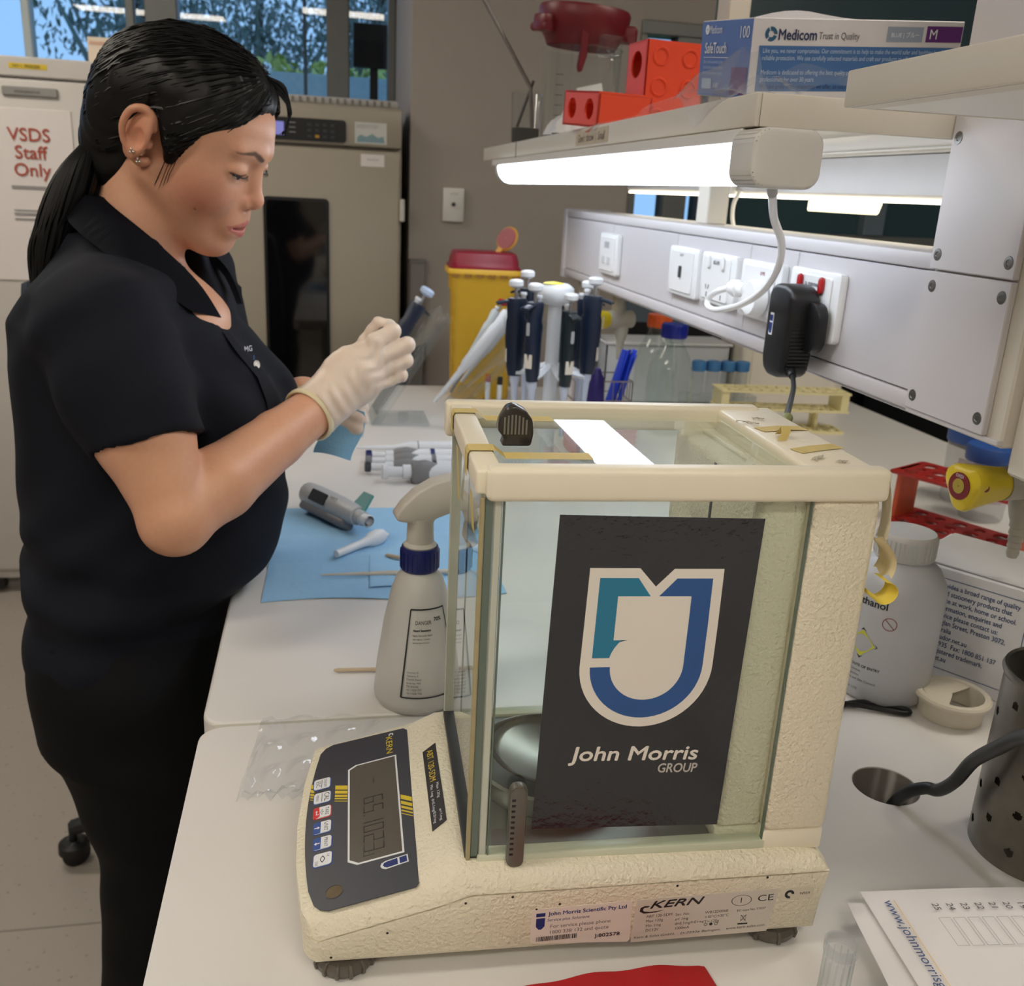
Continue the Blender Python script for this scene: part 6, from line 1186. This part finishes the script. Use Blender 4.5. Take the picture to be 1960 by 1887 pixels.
def face(f):
    hell(f, (.006, 0, .036), (.084, .070, .070), .02); hell(f, (.046, 0, .034), (.054, .060, .054), .03); hell(f, (.050, 0, -.020), (.046, .058, .060), .03)
    for s in (-1, 1):
        hell(f, (.058, s*.036, -.028), (.034, .026, .032), .025); hcone(f, (.004, s*.049, -.042), (.070, s*.020, -.090), .017, .015, .03)
    hell(f, (.046, 0, -.064), (.047, .041, .039), .02); hell(f, (.079, 0, -.092), (.020, .021, .019), .018); hell(f, (.050, 0, -.088), (.036, .034, .020), .02); hell(f, (.088, 0, -.052), (.016, .024, .022), .02)
    # eyes
    for s in (-1, 1):
        hell(f, (.113, s*.034, .008), (.020, .021, .014), .022, 'cut')
        hell(f, (.0845, s*.0325, .0055), (.0140, .0175, .0115), .007)
        hcone(f, (.099, s*.010, .026), (.087, s*.042, .028), .006, .005, .014)
    # nose
    hcone(f, (.0925, 0, .014), (.1075, 0, -.024), .0068, .0088, .013); hell(f, (.1085, 0, -.0275), (.0098, .0105, .0092), .007)
    for s in (-1, 1): hell(f, (.0985, s*.0125, -.0325), (.0092, .0064, .0072), .006)
    for s in (-1, 1): hell(f, (.1035, s*.0062, -.0405), (.0052, .0030, .0030), .002, 'cut')
    # mouth
    hell(f, (.0925, 0, -.063), (.012, .026, .016), .012)
    for s in (-1, 1):
        hcone(f, (.1030, s*.004, -.0565), (.0900, s*.0275, -.0622), .0046, .0022, .004); hcone(f, (.1018, 0, -.0716), (.0895, s*.0260, -.0648), .0056, .0024, .005)
    hcone(f, (.1030, -.004, -.0567), (.1030, .004, -.0567), .0043, .0043, .003)
    hell(f, (.106, 0, -.0640), (.016, .0235, .0021), .0012, 'cut')
    for s in (-1, 1): hcone(f, (.0955, s*.0200, -.0016), (.0962, s*.0320, -.0026), .0016, .0050, .001, 'cut'); hcone(f, (.0962, s*.0320, -.0026), (.0890, s*.0470, .0004), .0050, .0017, .001, 'cut')
    # ears
    for s in (-1, 1):
        Rl = rot3('z', s*.42) @ np.eye(3)
        c = np.array([-.012, s*.0750, .000]); hell(f, c, (.0190, .0068, .0310), .004, 'add', Rl @ rot3('y', .12))
        rim = [(.004, s*.0740, .010), (.000, s*.0765, .023), (-.010, s*.080, .0285), (-.022, s*.083, .022), (-.0265, s*.084, .006), (-.0235, s*.081, -.010), (-.014, s*.076, -.022), (-.004, s*.071, -.029), (.004, s*.0695, -.0255)]
        rm = spline(rim, 4); f.chain([hw(p) for p in rm], list(np.interp(np.linspace(0, 8, len(rm)), range(9), [.0030, .0036, .0038, .0036, .0033, .003, .0036, .0048, .0042])), .002)
        hell(f, (-.008, s*.0820, -.004), (.0085, .0048, .0115), .003, 'cut'); hell(f, (-.012, s*.0850, .013), (.0075, .0035, .008), .003, 'cut')
        hell(f, (.0035, s*.0745, -.006), (.0045, .004, .006), .003)
NECK_T, NECK_B = hw((-.024, 0, -.045)), np.array([-.094, 1.15, 1.27])
xs = axis((-.27, -.155, .0042), (-.155, .085, .0016), (.085, .225, .0034)); ys = axis((.86, 1.045, .0038), (1.045, 1.245, .0017), (1.245, 1.40, .0048)); zs = axis((1.0, 1.285, .0036), (1.285, 1.552, .0016))
B = Field(xs, ys, zs); face(B)
B.cone(NECK_T, NECK_B, .0445, .050, .014)
B.ell((-.085, 1.15, 1.19), (.085, .13, .085), .03); B.ell((-.060, 1.138, 1.212), (.072, .10, .062), .035); B.cone(SHO_N, (-.10, 1.15, 1.235), .042, .045, .03); B.cone(SHO_F, (-.10, 1.15, 1.235), .042, .045, .03)
for S0, E0, W0 in ((SHO_N, ELB_N, WRI_N), (SHO_F, ELB_F, WRI_F)):
    m1 = S0+(E0-S0)*.55; B.chain([S0, m1, E0], [.046, .0475, .034], .012); m2 = E0+(W0-E0)*.28; B.chain([E0, m2, E0+(W0-E0)*.7, W0], [.034, .0385, .031, .0265], .006)
B.ell(ELB_N+np.array([-.002, -.004, -.010]), (.028, .026, .026), .02)
hand(B, -.0022); lhand(B, -.002)
# --- skin material reads a painted pigment attribute (lips, cheeks, brows), not light
M_skin = bpy.data.materials.new('skin'); M_skin.use_nodes = True; nt = M_skin.node_tree; bs = nt.nodes['Principled BSDF']; at_ = nt.nodes.new('ShaderNodeAttribute'); at_.attribute_name = 'pigment'; nz_ = nt.nodes.new('ShaderNodeTexNoise'); nz_.inputs['Scale'].default_value = 90; mxs = nt.nodes.new('ShaderNodeMix'); mxs.data_type = 'RGBA'; mxs.blend_type = 'MULTIPLY'; mxs.inputs['Factor'].default_value = .10
nt.links.new(at_.outputs['Color'], mxs.inputs['A']); nt.links.new(nz_.outputs['Fac'], mxs.inputs['B']); nt.links.new(mxs.outputs['Result'], bs.inputs['Base Color']); bs.inputs['Roughness'].default_value = .42; bs.inputs['Specular IOR Level'].default_value = .4
bs.inputs['Subsurface Weight'].default_value = .12; bs.inputs['Subsurface Radius'].default_value = (.008, .003, .0015); bs.inputs['Subsurface Scale'].default_value = 1
pe = thing('person', 'woman in a navy polo shirt and dark trousers with a gloved hand raised', 'person', (-.12, 1.15, 0))
V, Q = B.mesh(); ob_, V = np_mesh('body', V, Q, M_skin, pe, 2)
L = ((V-HO) @ HM.T)/HS; base = np.array(lin((216, 163, 133))[:3]); colr = np.tile(base, (len(V), 1))
def blend(w, c): global colr; colr = colr*(1-w[:, None])+np.array(lin(c)[:3])*w[:, None]
def gs(c, r): return np.exp(-(((L-np.array(c))/np.array(r))**2).sum(1))
for s in (-1, 1): blend(.62*gs((.062, s*.052, -.032), (.030, .030, .026)), (196, 112, 96))
blend(.35*gs((.112, 0, -.03), (.016, .02, .016)), (206, 128, 106)); blend(.5*gs((-.01, .08, 0), (.03, .02, .04)), (208, 132, 104))
def segd(P, a, b, sc=1): a = np.array(a); d = np.array(b)-a; t = np.clip(((P-a) @ d)/(d @ d), 0, 1); return np.linalg.norm(P-a-d*t[:, None], axis=1)
for s in (-1, 1):
    Lp = L*np.array([0, 1, 1]); fr_ = (L[:, 0] > .075)*1.0; du = segd(Lp, (0, 0, -.0570), (0, s*.0270, -.0624)); dl = segd(Lp, (0, 0, -.0712), (0, s*.0250, -.0648)); wv = np.clip((np.interp(np.abs(L[:, 1]), [0, .014, .028], [.0052, .0044, .0020])-np.minimum(du, dl))/.0016, 0, 1)*fr_; blend(.85*wv, (196, 108, 104))
    db = np.minimum(segd(Lp, (0, s*.013, .0225), (0, s*.030, .0300)), segd(Lp, (0, s*.030, .0300), (0, s*.050, .0265))); wb_ = np.interp(np.abs(L[:, 1]), [.011, .02, .035, .052], [.0030, .0040, .0032, .0014]); blend(.85*np.clip((wb_-db)/.0018, 0, 1)*(L[:, 0] > .055), (48, 35, 32))
    de = np.minimum(segd(Lp, (0, s*.0195, .0006), (0, s*.0320, .0002)), segd(Lp, (0, s*.0320, .0002), (0, s*.0490, .0022))); blend(.8*np.clip((.0020-de)/.0012, 0, 1)*fr_, (38, 24, 22))
blend(.8*np.exp(-((L[:, 0]-.066)**2+(L[:, 2]+.052)**2)/.0013**2)*(L[:, 1] > .02), (60, 34, 28)); blend(.8*np.exp(-((V[:, 0]-(-.0634))**2+(V[:, 2]-1.1435)**2)/.0022**2)*(V[:, 1] < .94), (70, 40, 30))
ca = ob_.data.color_attributes.new('pigment', 'FLOAT_COLOR', 'POINT'); ca.data.foreach_set('color', np.concatenate([colr, np.ones((len(V), 1))], 1).ravel())
# eyes, lashes, earrings, moles
M_eye = mat('eye_white', (214, 206, 198), .12, var=.02); M_iris = mat('iris', (30, 20, 16), .08); M_hair = mat('black_hair', (6, 6, 8), .46, var=.3, vscale=60, spec=.35)
for s in (-1, 1):
    cE = hw((.0836, s*.0325, .0030)); e = MB(T(*cE)).lathe([(.0112*math.sin(PI*i/12)+1e-5, -.0112*math.cos(PI*i/12)) for i in range(13)], 24, close=True).build('eye', M_eye, pe, 180, world=True)
    gz = Vector((HF*.92-HU*.30+HR*(-.05*s))).normalized(); q = gz.to_track_quat('Z', 'Y').to_matrix().to_4x4()
    MB(T(*cE) @ q).lathe([(1e-5, .01135), (.0028, .0112), (.0052, .0104), (.0056, .0098)], 20, close=True).build('iris', M_iris, e, 180, world=True)
    for kk, pl in enumerate(([(.0975, s*.0190, .0002), (.0995, s*.030, .0000), (.0975, s*.040, .0004), (.0905, s*.0490, .0016)],)):
        pts = spline([hw(p) for p in pl], 8); b = MB(); b.tube(pts, [.0004]+[.0009]*(len(pts)-2)+[.0005], 6)
        for i in range(4, len(pts), 2): p = Vector(pts[i]); d_ = Vector(HF*.75-HU*.8+HR*s*(.1+.02*i)).normalized(); b.tube([p, p+d_*.0025, p+d_*.0042], [.00035, .00025, .0001], 4)
        b.build('eyelashes', M_hair, pe, 60, world=True)
M_ear = mat('earring_silver', (220, 216, 210), .15, metal=.9)
for l in ((-.001, .0785, -.0265), (-.0085, .0835, -.0185)):
    c = hw(l); er = MB(T(*c)).lathe([(1e-5, -.0016), (.0016, 0), (1e-5, .0016)], 10, close=True).build('earring', M_ear, pe, 60, world=True)
    for a in range(3): MB(T(*(c+HM.T @ np.array([.0020*math.cos(a*2.1), .001, .0020*math.sin(a*2.1)])))).lathe([(.0013*math.sin(PI*i/6)+1e-5, -.0013*math.cos(PI*i/6)) for i in range(7)], 10, close=True).build('stone', M_ear, er, 180, world=True)
for p, d_ in ((( -.0100, 1.0905, 1.3365), .0010), ((-.048, .905, 1.155), .0012), ((-.010, .905, 1.075), .0009)): pass
# --- hair
def hfield():
    f = Field(axis((-.19, .09, .0024)), axis((1.03, 1.27, .0024)), axis((1.27, 1.58, .0024)))
    hell(f, (.000, 0, .043), (.096, .081, .077), .01); hell(f, (.042, 0, .050), (.060, .060, .056), .03); hell(f, (-.055, 0, .01), (.048, .066, .062), .03); hell(f, (-.066, 0, -.025), (.034, .052, .045), .025); hell(f, (-.046, 0, -.058), (.040, .056, .040), .025)
    hcone(f, (-.083, 0, -.0455), (-.070, 0, -.030), .022, .034, .02)
    for s in (-1, 1): hell(f, (.024, s*.0625, .004), (.017, .012, .034), .02)
    return f, 0
hf, cutf = hfield()
X_ = hf.x[:, None, None]; Y_ = hf.y[None, :, None]; Z_ = hf.z[None, None, :]
px, py, pz = X_-HO[0], Y_-HO[1], Z_-HO[2]; lx, ly, lz = [(HM[i, 0]*px+HM[i, 1]*py+HM[i, 2]*pz)/HS for i in range(3)]; al = np.abs(ly)
# lower limit of the hair as a function of (forward, lateral)
def hairlim(lx, al):
    front = np.interp(lx, [-.2, -.06, -.020, -.014, .000, .005, .012, .020, .030, .040, .052, .066, .080, .092, .100, .2], [-.122, -.114, -.084, .024, .031, .020, .002, -.020, -.024, .000, .019, .031, .046, .062, .080, .30])
    mid = np.interp(lx, [-.2, .06, .085, .097, .2], [.04, .05, .066, .082, .30]); w = np.clip((al-.02)/.03, 0, 1); return front*w+np.where(lx > .05, mid, front)*(1-w)
lim = hairlim(lx, al)-.004*np.sin(160*lx+90*ly)
hf.D += (.0075*np.exp(-np.maximum(lz-lim, 0)/.016)*(lx > -.01)).astype(np.float32)
hf.D[:] = np.maximum(hf.D, (lim-lz)*.55*HS)
hf.D += (.0011*np.sin(230*ly+60*lz+30*lx)+.0007*np.sin(520*ly-90*lx+140*lz)).astype(np.float32)
V, Q = hf.mesh(); hair, V = np_mesh('hair', V, Q, M_hair, pe, 1)
rh = random.Random(21); HC = np.array([.000, 0, .043]); HRD = np.array([.096, .081, .077]); KN = np.array([-.083, 0, -.0455])
def capdir(l): v = (np.array(l)-HC)/HRD; return v/np.linalg.norm(v)
kd = capdir((-.088, 0, -.03)); b = MB()
def shell(d, h):
    t = np.linspace(.6, 1.4, 90)[:, None]; P3 = HO+HS*((HC+HRD*d*t) @ HM); ix = [np.clip(np.searchsorted(a_, P3[:, i_])-1, 0, len(a_)-1) for i_, a_ in enumerate((hf.x, hf.y, hf.z))]; ins = np.where(hf.D[ix[0], ix[1], ix[2]] < 0)[0]
    return HC+HRD*d*(t[ins[-1]] if len(ins) else 1.0)*(1.004+h)
for i in range(800):
    s = 1 if rh.random() < .62 else -1; t = rh.random(); a = rh.random()
    if t < .6: st = np.array([.092-.10*a, s*(.008+.02*rh.random()), .080+.045*math.sin(a*2.2)])                       # from the parting
    else: st = np.array([.090-.062*a, s*(.022+.046*a), .078-.052*a])                                                # from the hairline
    d0 = capdir(st); om = math.acos(max(-1, min(1, float(d0 @ kd)))); pts = []; dip = rh.uniform(-.12, .12); hgt = rh.uniform(-.004, .012)
    for j in range(13):
        u = j/12; d = (math.sin((1-u)*om)*d0+math.sin(u*om)*kd)/math.sin(om); d = d+np.array([0, s*.40, -.12+dip])*math.sin(PI*u)*.55; d /= np.linalg.norm(d); p = shell(d, hgt)
        lo = float(hairlim(np.array(p[0]), np.array(abs(p[1])))); 
        if p[2] < lo+.004: p[2] = lo+.004
        pts.append(hw(p))
    b.tube(pts, [.0004]+[rh.uniform(.0006, .0013)]*11+[.0006], 4)
b.build('hair_strands', M_hair, pe, 60, world=True)['kind'] = 'stuff'
# far-side lock beside the forehead and a few loose wisps
b = MB()
for i in range(26):
    o = rh.uniform(-.004, .004); w = rh.uniform(-.006, .006); pts = spline([hw((.070+w, -.010+o, .106)), hw((.088, -.028+o, .096+w)), hw((.0965+o*.6, -.044, .078)), hw((.0965, -.054+o, .064+w)), hw((.0945+o, -.059, .050+w))], 5); b.tube(pts, list(np.interp(np.arange(len(pts)), [0, 4, 12, len(pts)-1], [.0008, .0016, .0014, .0002])), 4)
for i in range(5):
    o = rh.uniform(-.010, .010); pts = spline([hw((.024+o, .072, .010)), hw((.028+o, .0690, -.010)), hw((.026+o*.9, .0668, -.026)), hw((.024+o*1.1, .0650, -.036-rh.random()*.02))], 4); b.tube(pts, [.0004]*(len(pts)-2)+[.00025, .0001], 4)
b.build('loose_hair', M_hair, pe, 60, world=True)['kind'] = 'stuff'
# ponytail
b = MB(); K0 = np.array([-.128, 1.158, 1.415]); path = [K0, np.array([-.140, 1.156, 1.390]), np.array([-.156, 1.150, 1.345]), np.array([-.170, 1.142, 1.300]), np.array([-.184, 1.130, 1.262])]
for i in range(230):
    a = rh.random()*6.283; rr0 = math.sqrt(rh.random()); pts = []
    for j, p in enumerate(path):
        w = (.014, .034, .040, .032, .012)[j]*rr0; dn = np.array([.55, 0, .83 if j < 1 else -.35])*0+np.array([.85, 0, .45]); pts.append(tuple(p+dn*w*math.cos(a)+np.array([0, 1, 0])*w*math.sin(a)+np.array([rh.uniform(-.004, .004), 0, rh.uniform(-.012, .012)])*(j > 2)))
    b.tube(spline(pts, 4), [rh.uniform(.0012, .0022)]*16+[.0006], 4)
b.build('ponytail', M_hair, pe, 60, world=True)['kind'] = 'stuff'
mbk = MB(along(K0+np.array([.012, 0, .006]), K0+np.array([-.012, 0, -.010]))); mbk.lathe([(.012, 0), (.0165, .003), (.0175, .010), (.0165, .018), (.012, .022)], 24); mbk.build('hair_tie', M_black, pe, 60, world=True)
# --- polo shirt
M_polo = mat('navy_polo', (11, 15, 27), .82, bump=.35, bscale=1400, var=.1, vscale=40, spec=.25); M_trs = mat('dark_trousers', (9, 10, 14), .8, bump=.3, bscale=900, var=.1, spec=.2)
TOR = [(.76, -.122, .108, .168), (.84, -.122, .112, .170), (.895, -.118, .112, .166), (.93, -.100, .132, .160), (1.0, -.090, .142, .157), (1.06, -.088, .143, .156), (1.12, -.088, .140, .160), (1.18, -.094, .130, .168), (1.23, -.100, .112, .172), (1.265, -.102, .088, .150), (1.30, -.100, .064, .090), (1.33, -.098, .05, .06)]
tz = [t[0] for t in TOR]
def torso(X, Y, Z):
    xc = np.interp(Z, tz, [t[1] for t in TOR]); a = np.interp(Z, tz, [t[2] for t in TOR]); bb_ = np.interp(Z, tz, [t[3] for t in TOR]); yw = -.18
    dx, dy = X-xc, Y-1.15; rx = dx*math.cos(yw)+dy*math.sin(yw); ry = -dx*math.sin(yw)+dy*math.cos(yw); q = np.sqrt((rx/a)**2+(ry/bb_)**2)+1e-6; return (q-1)*np.minimum(a, bb_)*.9
P_ = Field(axis((-.30, .11, .0042)), axis((.87, 1.45, .0046)), axis((.80, 1.352, .0042)))
P_.op(torso, (-.3, .87, .835), (.11, 1.45, 1.315), .01, pad=0); P_.D[:, :, :int(.03/.0042)] = .02
for s, c in ((-1, (-.012, 1.088, 1.125)), (1, (.008, 1.205, 1.125))): P_.ell(c, (.068, .066, .062), .05)
P_.ell((-.035, 1.15, 1.0), (.088, .12, .085), .06)
SLV = ELB_N-SHO_N; hemN = SHO_N+SLV*.62; P_.chain([SHO_N, SHO_N+SLV*.3, hemN], [.053, .0555, .0545], .03); SLF = ELB_F-SHO_F; hemF = SHO_F+SLF*.5; P_.chain([SHO_F, hemF], [.058, .06], .035); P_.cone(SHO_N+np.array([0, .02, .008]), (-.085, 1.13, 1.278), .046, .044, .04); P_.cone(SHO_F+np.array([0, -.02, .01]), (-.085, 1.15, 1.285), .055, .048, .04)
def hemcut(h, ax_, rad):
    ax_ = ax_/np.linalg.norm(ax_); h = np.asarray(h)
    def fn(X, Y, Z): t = (X-h[0])*ax_[0]+(Y-h[1])*ax_[1]+(Z-h[2])*ax_[2]; q = np.sqrt(np.maximum((X-h[0])**2+(Y-h[1])**2+(Z-h[2])**2-t**2, 0)); return np.maximum(-t, q-rad)
    P_.op(fn, h-.085, h+.085, .002, 'cut', pad=0); P_.cone(h-ax_*-.012, h+ax_*.06, .0490, .0500, .001, 'cut')
nrm = SLV/np.linalg.norm(SLV); nrm = nrm+np.array([-.06, 0, -.05]); hemcut(hemN, nrm, .072)
# neck opening
P_.cone((-.075, 1.15, 1.30), (-.062, 1.15, 1.42), .058, .07, .008, 'cut'); P_.cone((-.03, 1.142, 1.285), (.035, 1.118, 1.255), .034, .016, .008, 'cut'); P_.cone((-.01, 1.125, 1.27), (.030, 1.100, 1.222), .018, .005, .006, 'cut')
def folds(X, Y, Z):
    m1 = np.exp(-((Z-.93)/.07)**2)*np.clip((-.05-X)/.08, 0, 1); m2 = np.exp(-((Z-1.13)/.09)**2)*np.clip((X+.06)/.06, 0, 1)
    f1 = .0055*np.sin(85*Z+9*Y+14*X+1.3*np.sin(20*Y))*m1; f2 = .0032*np.sin(70*Y+45*Z+20*X)*m2; f3 = .0016*np.sin(55*Z-60*X+30*Y+2*np.sin(25*Z)); return (f1+f2+f3).astype(np.float32)
P_.op(folds, (-1, 0, 0), (1, 3, 3), .01, 'warp', pad=0)
V, Q = P_.mesh(); shirt, V = np_mesh('polo_shirt', V, Q, M_polo, pe, 2)
# collar
inn = spline([(.004, 1.098, 1.236), (-.018, 1.088, 1.275), (-.058, 1.084, 1.316), (-.104, 1.106, 1.350), (-.118, 1.15, 1.358), (-.104, 1.194, 1.352), (-.052, 1.216, 1.320), (-.002, 1.205, 1.285), (.022, 1.160, 1.244)], 7)
out = spline([(-.020, 1.058, 1.246), (-.048, 1.044, 1.268), (-.094, 1.034, 1.302), (-.140, 1.080, 1.330), (-.154, 1.15, 1.338), (-.140, 1.222, 1.332), (-.072, 1.252, 1.308), (-.020, 1.250, 1.285), (.016, 1.226, 1.256)], 7)
b = MB(); mid = [(i_+o_)*.5+Vector((0, 0, .012*math.sin(PI*min(1, max(0, q_/(len(inn)-1))))**.6)) for q_, (i_, o_) in enumerate(zip(inn, out))]; low = [i_+(Vector((-.075, 1.15, i_.z-.02))-i_)*.06+Vector((0, 0, -.016*math.sin(PI*q_/(len(inn)-1)))) for q_, i_ in enumerate(inn)]
b.loft([low, inn, mid, out], closed=False, cap=False); bmesh.ops.solidify(b.b, geom=b.b.faces[:], thickness=.0022); b.build('collar', M_polo, shirt, 60, world=True)
# placket, button, embroidered logo
pk_ = [(.004, 1.094, 1.240), (.022, 1.076, 1.216), (.040, 1.066, 1.185), (.052, 1.064, 1.150)]
def surf_x(y, z, f=P_):
    j = np.searchsorted(f.y, y); k = np.searchsorted(f.z, z); col = f.D[:, min(j, len(f.y)-1), min(k, len(f.z)-1)]; i = np.where(col < 0)[0]; return float(f.x[i[-1]])+.003 if len(i) else .0
def onchest(y, z, off=.001): return Vector((surf_x(y, z)+off, y, z))
b = MB(); ys_ = [1.100, 1.088, 1.081, 1.079, 1.082]; zs_ = [1.222, 1.200, 1.175, 1.150, 1.125]
b.loft([[onchest(y-.013, z, .0012) for y, z in zip(ys_, zs_)], [onchest(y, z, .0022) for y, z in zip(ys_, zs_)], [onchest(y+.013, z, .0012) for y, z in zip(ys_, zs_)]], closed=False, cap=False); b.build('placket', M_polo, shirt, 60, world=True)
def chestframe(y, z): p = onchest(y, z, .002); a = onchest(y-.012, z)-onchest(y+.012, z); c = onchest(y, z+.012)-onchest(y, z-.012); return fr(p, -a if False else a, c)
def out_frame(y, z):
    p = onchest(y, z, .0025); n = Vector((.80, -.58, .12)).normalized(); u = Vector((0, 0, 1)); r = u.cross(n).normalized(); return fr(p, r, n.cross(r))
for y, z, m_ in ((1.086, 1.186, M_sock), (1.080, 1.130, M_polo)): MB(out_frame(y, z)).lathe([(.0008, .0006), (.0028, .0006), (.0035, .0014), (.0047, .0018), (.0047, .0004), (.004, 0)], 20).build('button', m_, shirt, world=True)
lo = MB(out_frame(1.112, 1.190)); lo.lathe([(.0062, .0), (.0082, .0)], 20, arc=PI*1.1, M=rotm('Z', PI-.15), close=True); lo.box((-.0082, 0, 0), (-.0062, .008, .0004)); lo.build('embroidered_logo', mat('thread_blue', (44, 84, 140), .6), shirt, world=True)
text('MG', .009, out_frame(1.124, 1.194) @ T(-.004, 0, .0004), mat('thread_white', (205, 210, 220), .6), shirt, name='embroidered_lettering', world=True, bold=.02)
# --- trousers and shoes
Tr = Field(axis((-.30, .03, .006)), axis((.93, 1.37, .006)), axis((.05, .90, .008)))
def pel(X, Y, Z): d = torso(X, Y, Z); return np.maximum(d+.004, np.maximum(Z-.885, .74-Z)*.9)
Tr.op(pel, (-.3, .93, .72), (.03, 1.37, .90), .01, pad=0); Tr.ell((-.122, 1.15, .80), (.106, .166, .09), .03)
for s in (-1, 1):
    y0 = 1.15+s*.085; Tr.chain([(-.124, y0, .80), (-.104, y0, .70), (-.092, y0+s*.002, .54), (-.100, y0, .46), (-.130, y0, .28), (-.136, y0, .07)], [.092, .084, .068, .066, .064, .060], .03)
Tr.op(lambda X, Y, Z: (.003*np.sin(60*Z+20*Y+18*X)*np.exp(-((Z-.62)/.2)**2)).astype(np.float32), (-1, 0, 0), (1, 3, 3), .01, 'warp', pad=0)
V, Q = Tr.mesh(); np_mesh('trousers', V, Q, M_trs, pe, 2)
for s in (-1, 1):
    y0 = 1.15+s*.085; b = MB(); prof = [(-.215, .03, .045), (-.21, .04, .075), (-.165, .042, .085), (-.11, .044, .065), (-.06, .046, .05), (-.02, .036, .035), (-.005, .015, .02)]
    b.loft([[(x, y0+w*math.cos(t), max(.0, h*.5+h*.5*math.sin(t))) for t in [2*PI*i/18 for i in range(18)]] for x, w, h in prof]); b.build('shoe', M_black, pe, 60, world=True)
# --- gloves
M_latex = mat('latex_glove', (226, 208, 192), .38, sss=.15, var=.06, vscale=50, bump=.15, bscale=220); M_cuff = mat('latex_cuff', (226, 212, 176), .4, sss=.15, var=.05)
G = Field(axis((.072, .228, .0014)), axis((1.05, 1.178, .0015)), axis((1.09, 1.245, .0014))); hand(G, .0004, .006); G.cone((.096, 1.087, 1.1275), (.120, 1.095, 1.146), .0305, .0285, .010)
for S0, E0, W0 in ((SHO_N, ELB_N, WRI_N),):
    ax_ = (W0-E0)/np.linalg.norm(W0-E0)
    def fn(X, Y, Z): return (X-.0975)*ax_[0]+(Y-1.085)*ax_[1]+(Z-1.1295)*ax_[2]
    G.op(lambda X, Y, Z: fn(X, Y, Z), (.07, 1.04, 1.08), (.13, 1.14, 1.17), .002, 'cut', pad=0)
def wr(X, Y, Z):
    t = (X-.10)*.70+(Z-1.13)*.58; u = (X-.10)*.58-(Z-1.13)*.70; m1 = np.exp(-((t-.028)/.026)**2); m2 = np.exp(-((t-.085)/.02)**2); return (.0011*np.sin(520*t+90*u)*m1*np.cos(60*u)+.0010*np.sin(430*u+60*t+2*np.sin(200*t))*m2).astype(np.float32)
G.op(wr, (-1, 0, 0), (1, 3, 3), .01, 'warp', pad=0)
V, Q = G.mesh(); gl, V = np_mesh('latex_glove', V, Q, M_latex, pe, 1)
mz = along((.0965, 1.0845, 1.1285), (.0965+ax_[0], 1.0845+ax_[1], 1.1285+ax_[2])); b = MB(mz)
b.lathe([(.0290, -.001), (.0312, -.0028), (.0330, -.001), (.0332, .003), (.0318, .007), (.0322, .012), (.0305, .018)], 36, close=True)
for v in b.b.verts: pass
b.build('glove_cuff', M_cuff, gl, 60, world=True)
G2 = Field(axis((.075, .18, .002)), axis((1.165, 1.255, .002)), axis((1.06, 1.15, .002))); lhand(G2, .0006)
V, Q = G2.mesh(); np_mesh('latex_glove', V, Q, M_latex, pe, 1)
# --- what the hands hold
ts = MB().sheet(lambda u, v: (.104+.046*u+.014*(1-v)+.004*math.sin(5*v), 1.176+.005*math.sin(4*u+2*v), 1.112-.054*v-.010*u*v+.004*math.sin(3*u)), 14, 14, th=.0006).build('tissue', mat('blue_tissue', (138, 190, 226), .8, bump=.4, bscale=300, var=.05), None, 60); tag(ts, 'folded pale blue tissue hanging from the gloved hands', 'tissue')
hs_ = thing('pipette_piston', 'small white plastic piston held below the gloved hand', 'pipette part', (.160, 1.197, 1.074)); MB().lathe([(.0035, 0), (.0042, .002), (.0042, .036), (.0062, .038), (.0068, .046), (.004, .050)], 16).build('piston', M_pw, hs_)
hp2 = thing('metal_spring_pin', 'tiny dark metal pin pinched between thumb and index finger', 'pin'); hp2.matrix_basis = along((.1800, 1.139, 1.2195), (.1905, 1.128, 1.2265)); MB().lathe([(.0022, 0), (.0026, .001), (.0026, .012), (.0014, .0125), (.0014, .015)], 12).build('pin_body', mat('pin_metal', (90, 80, 72), .3, metal=.8), hp2)
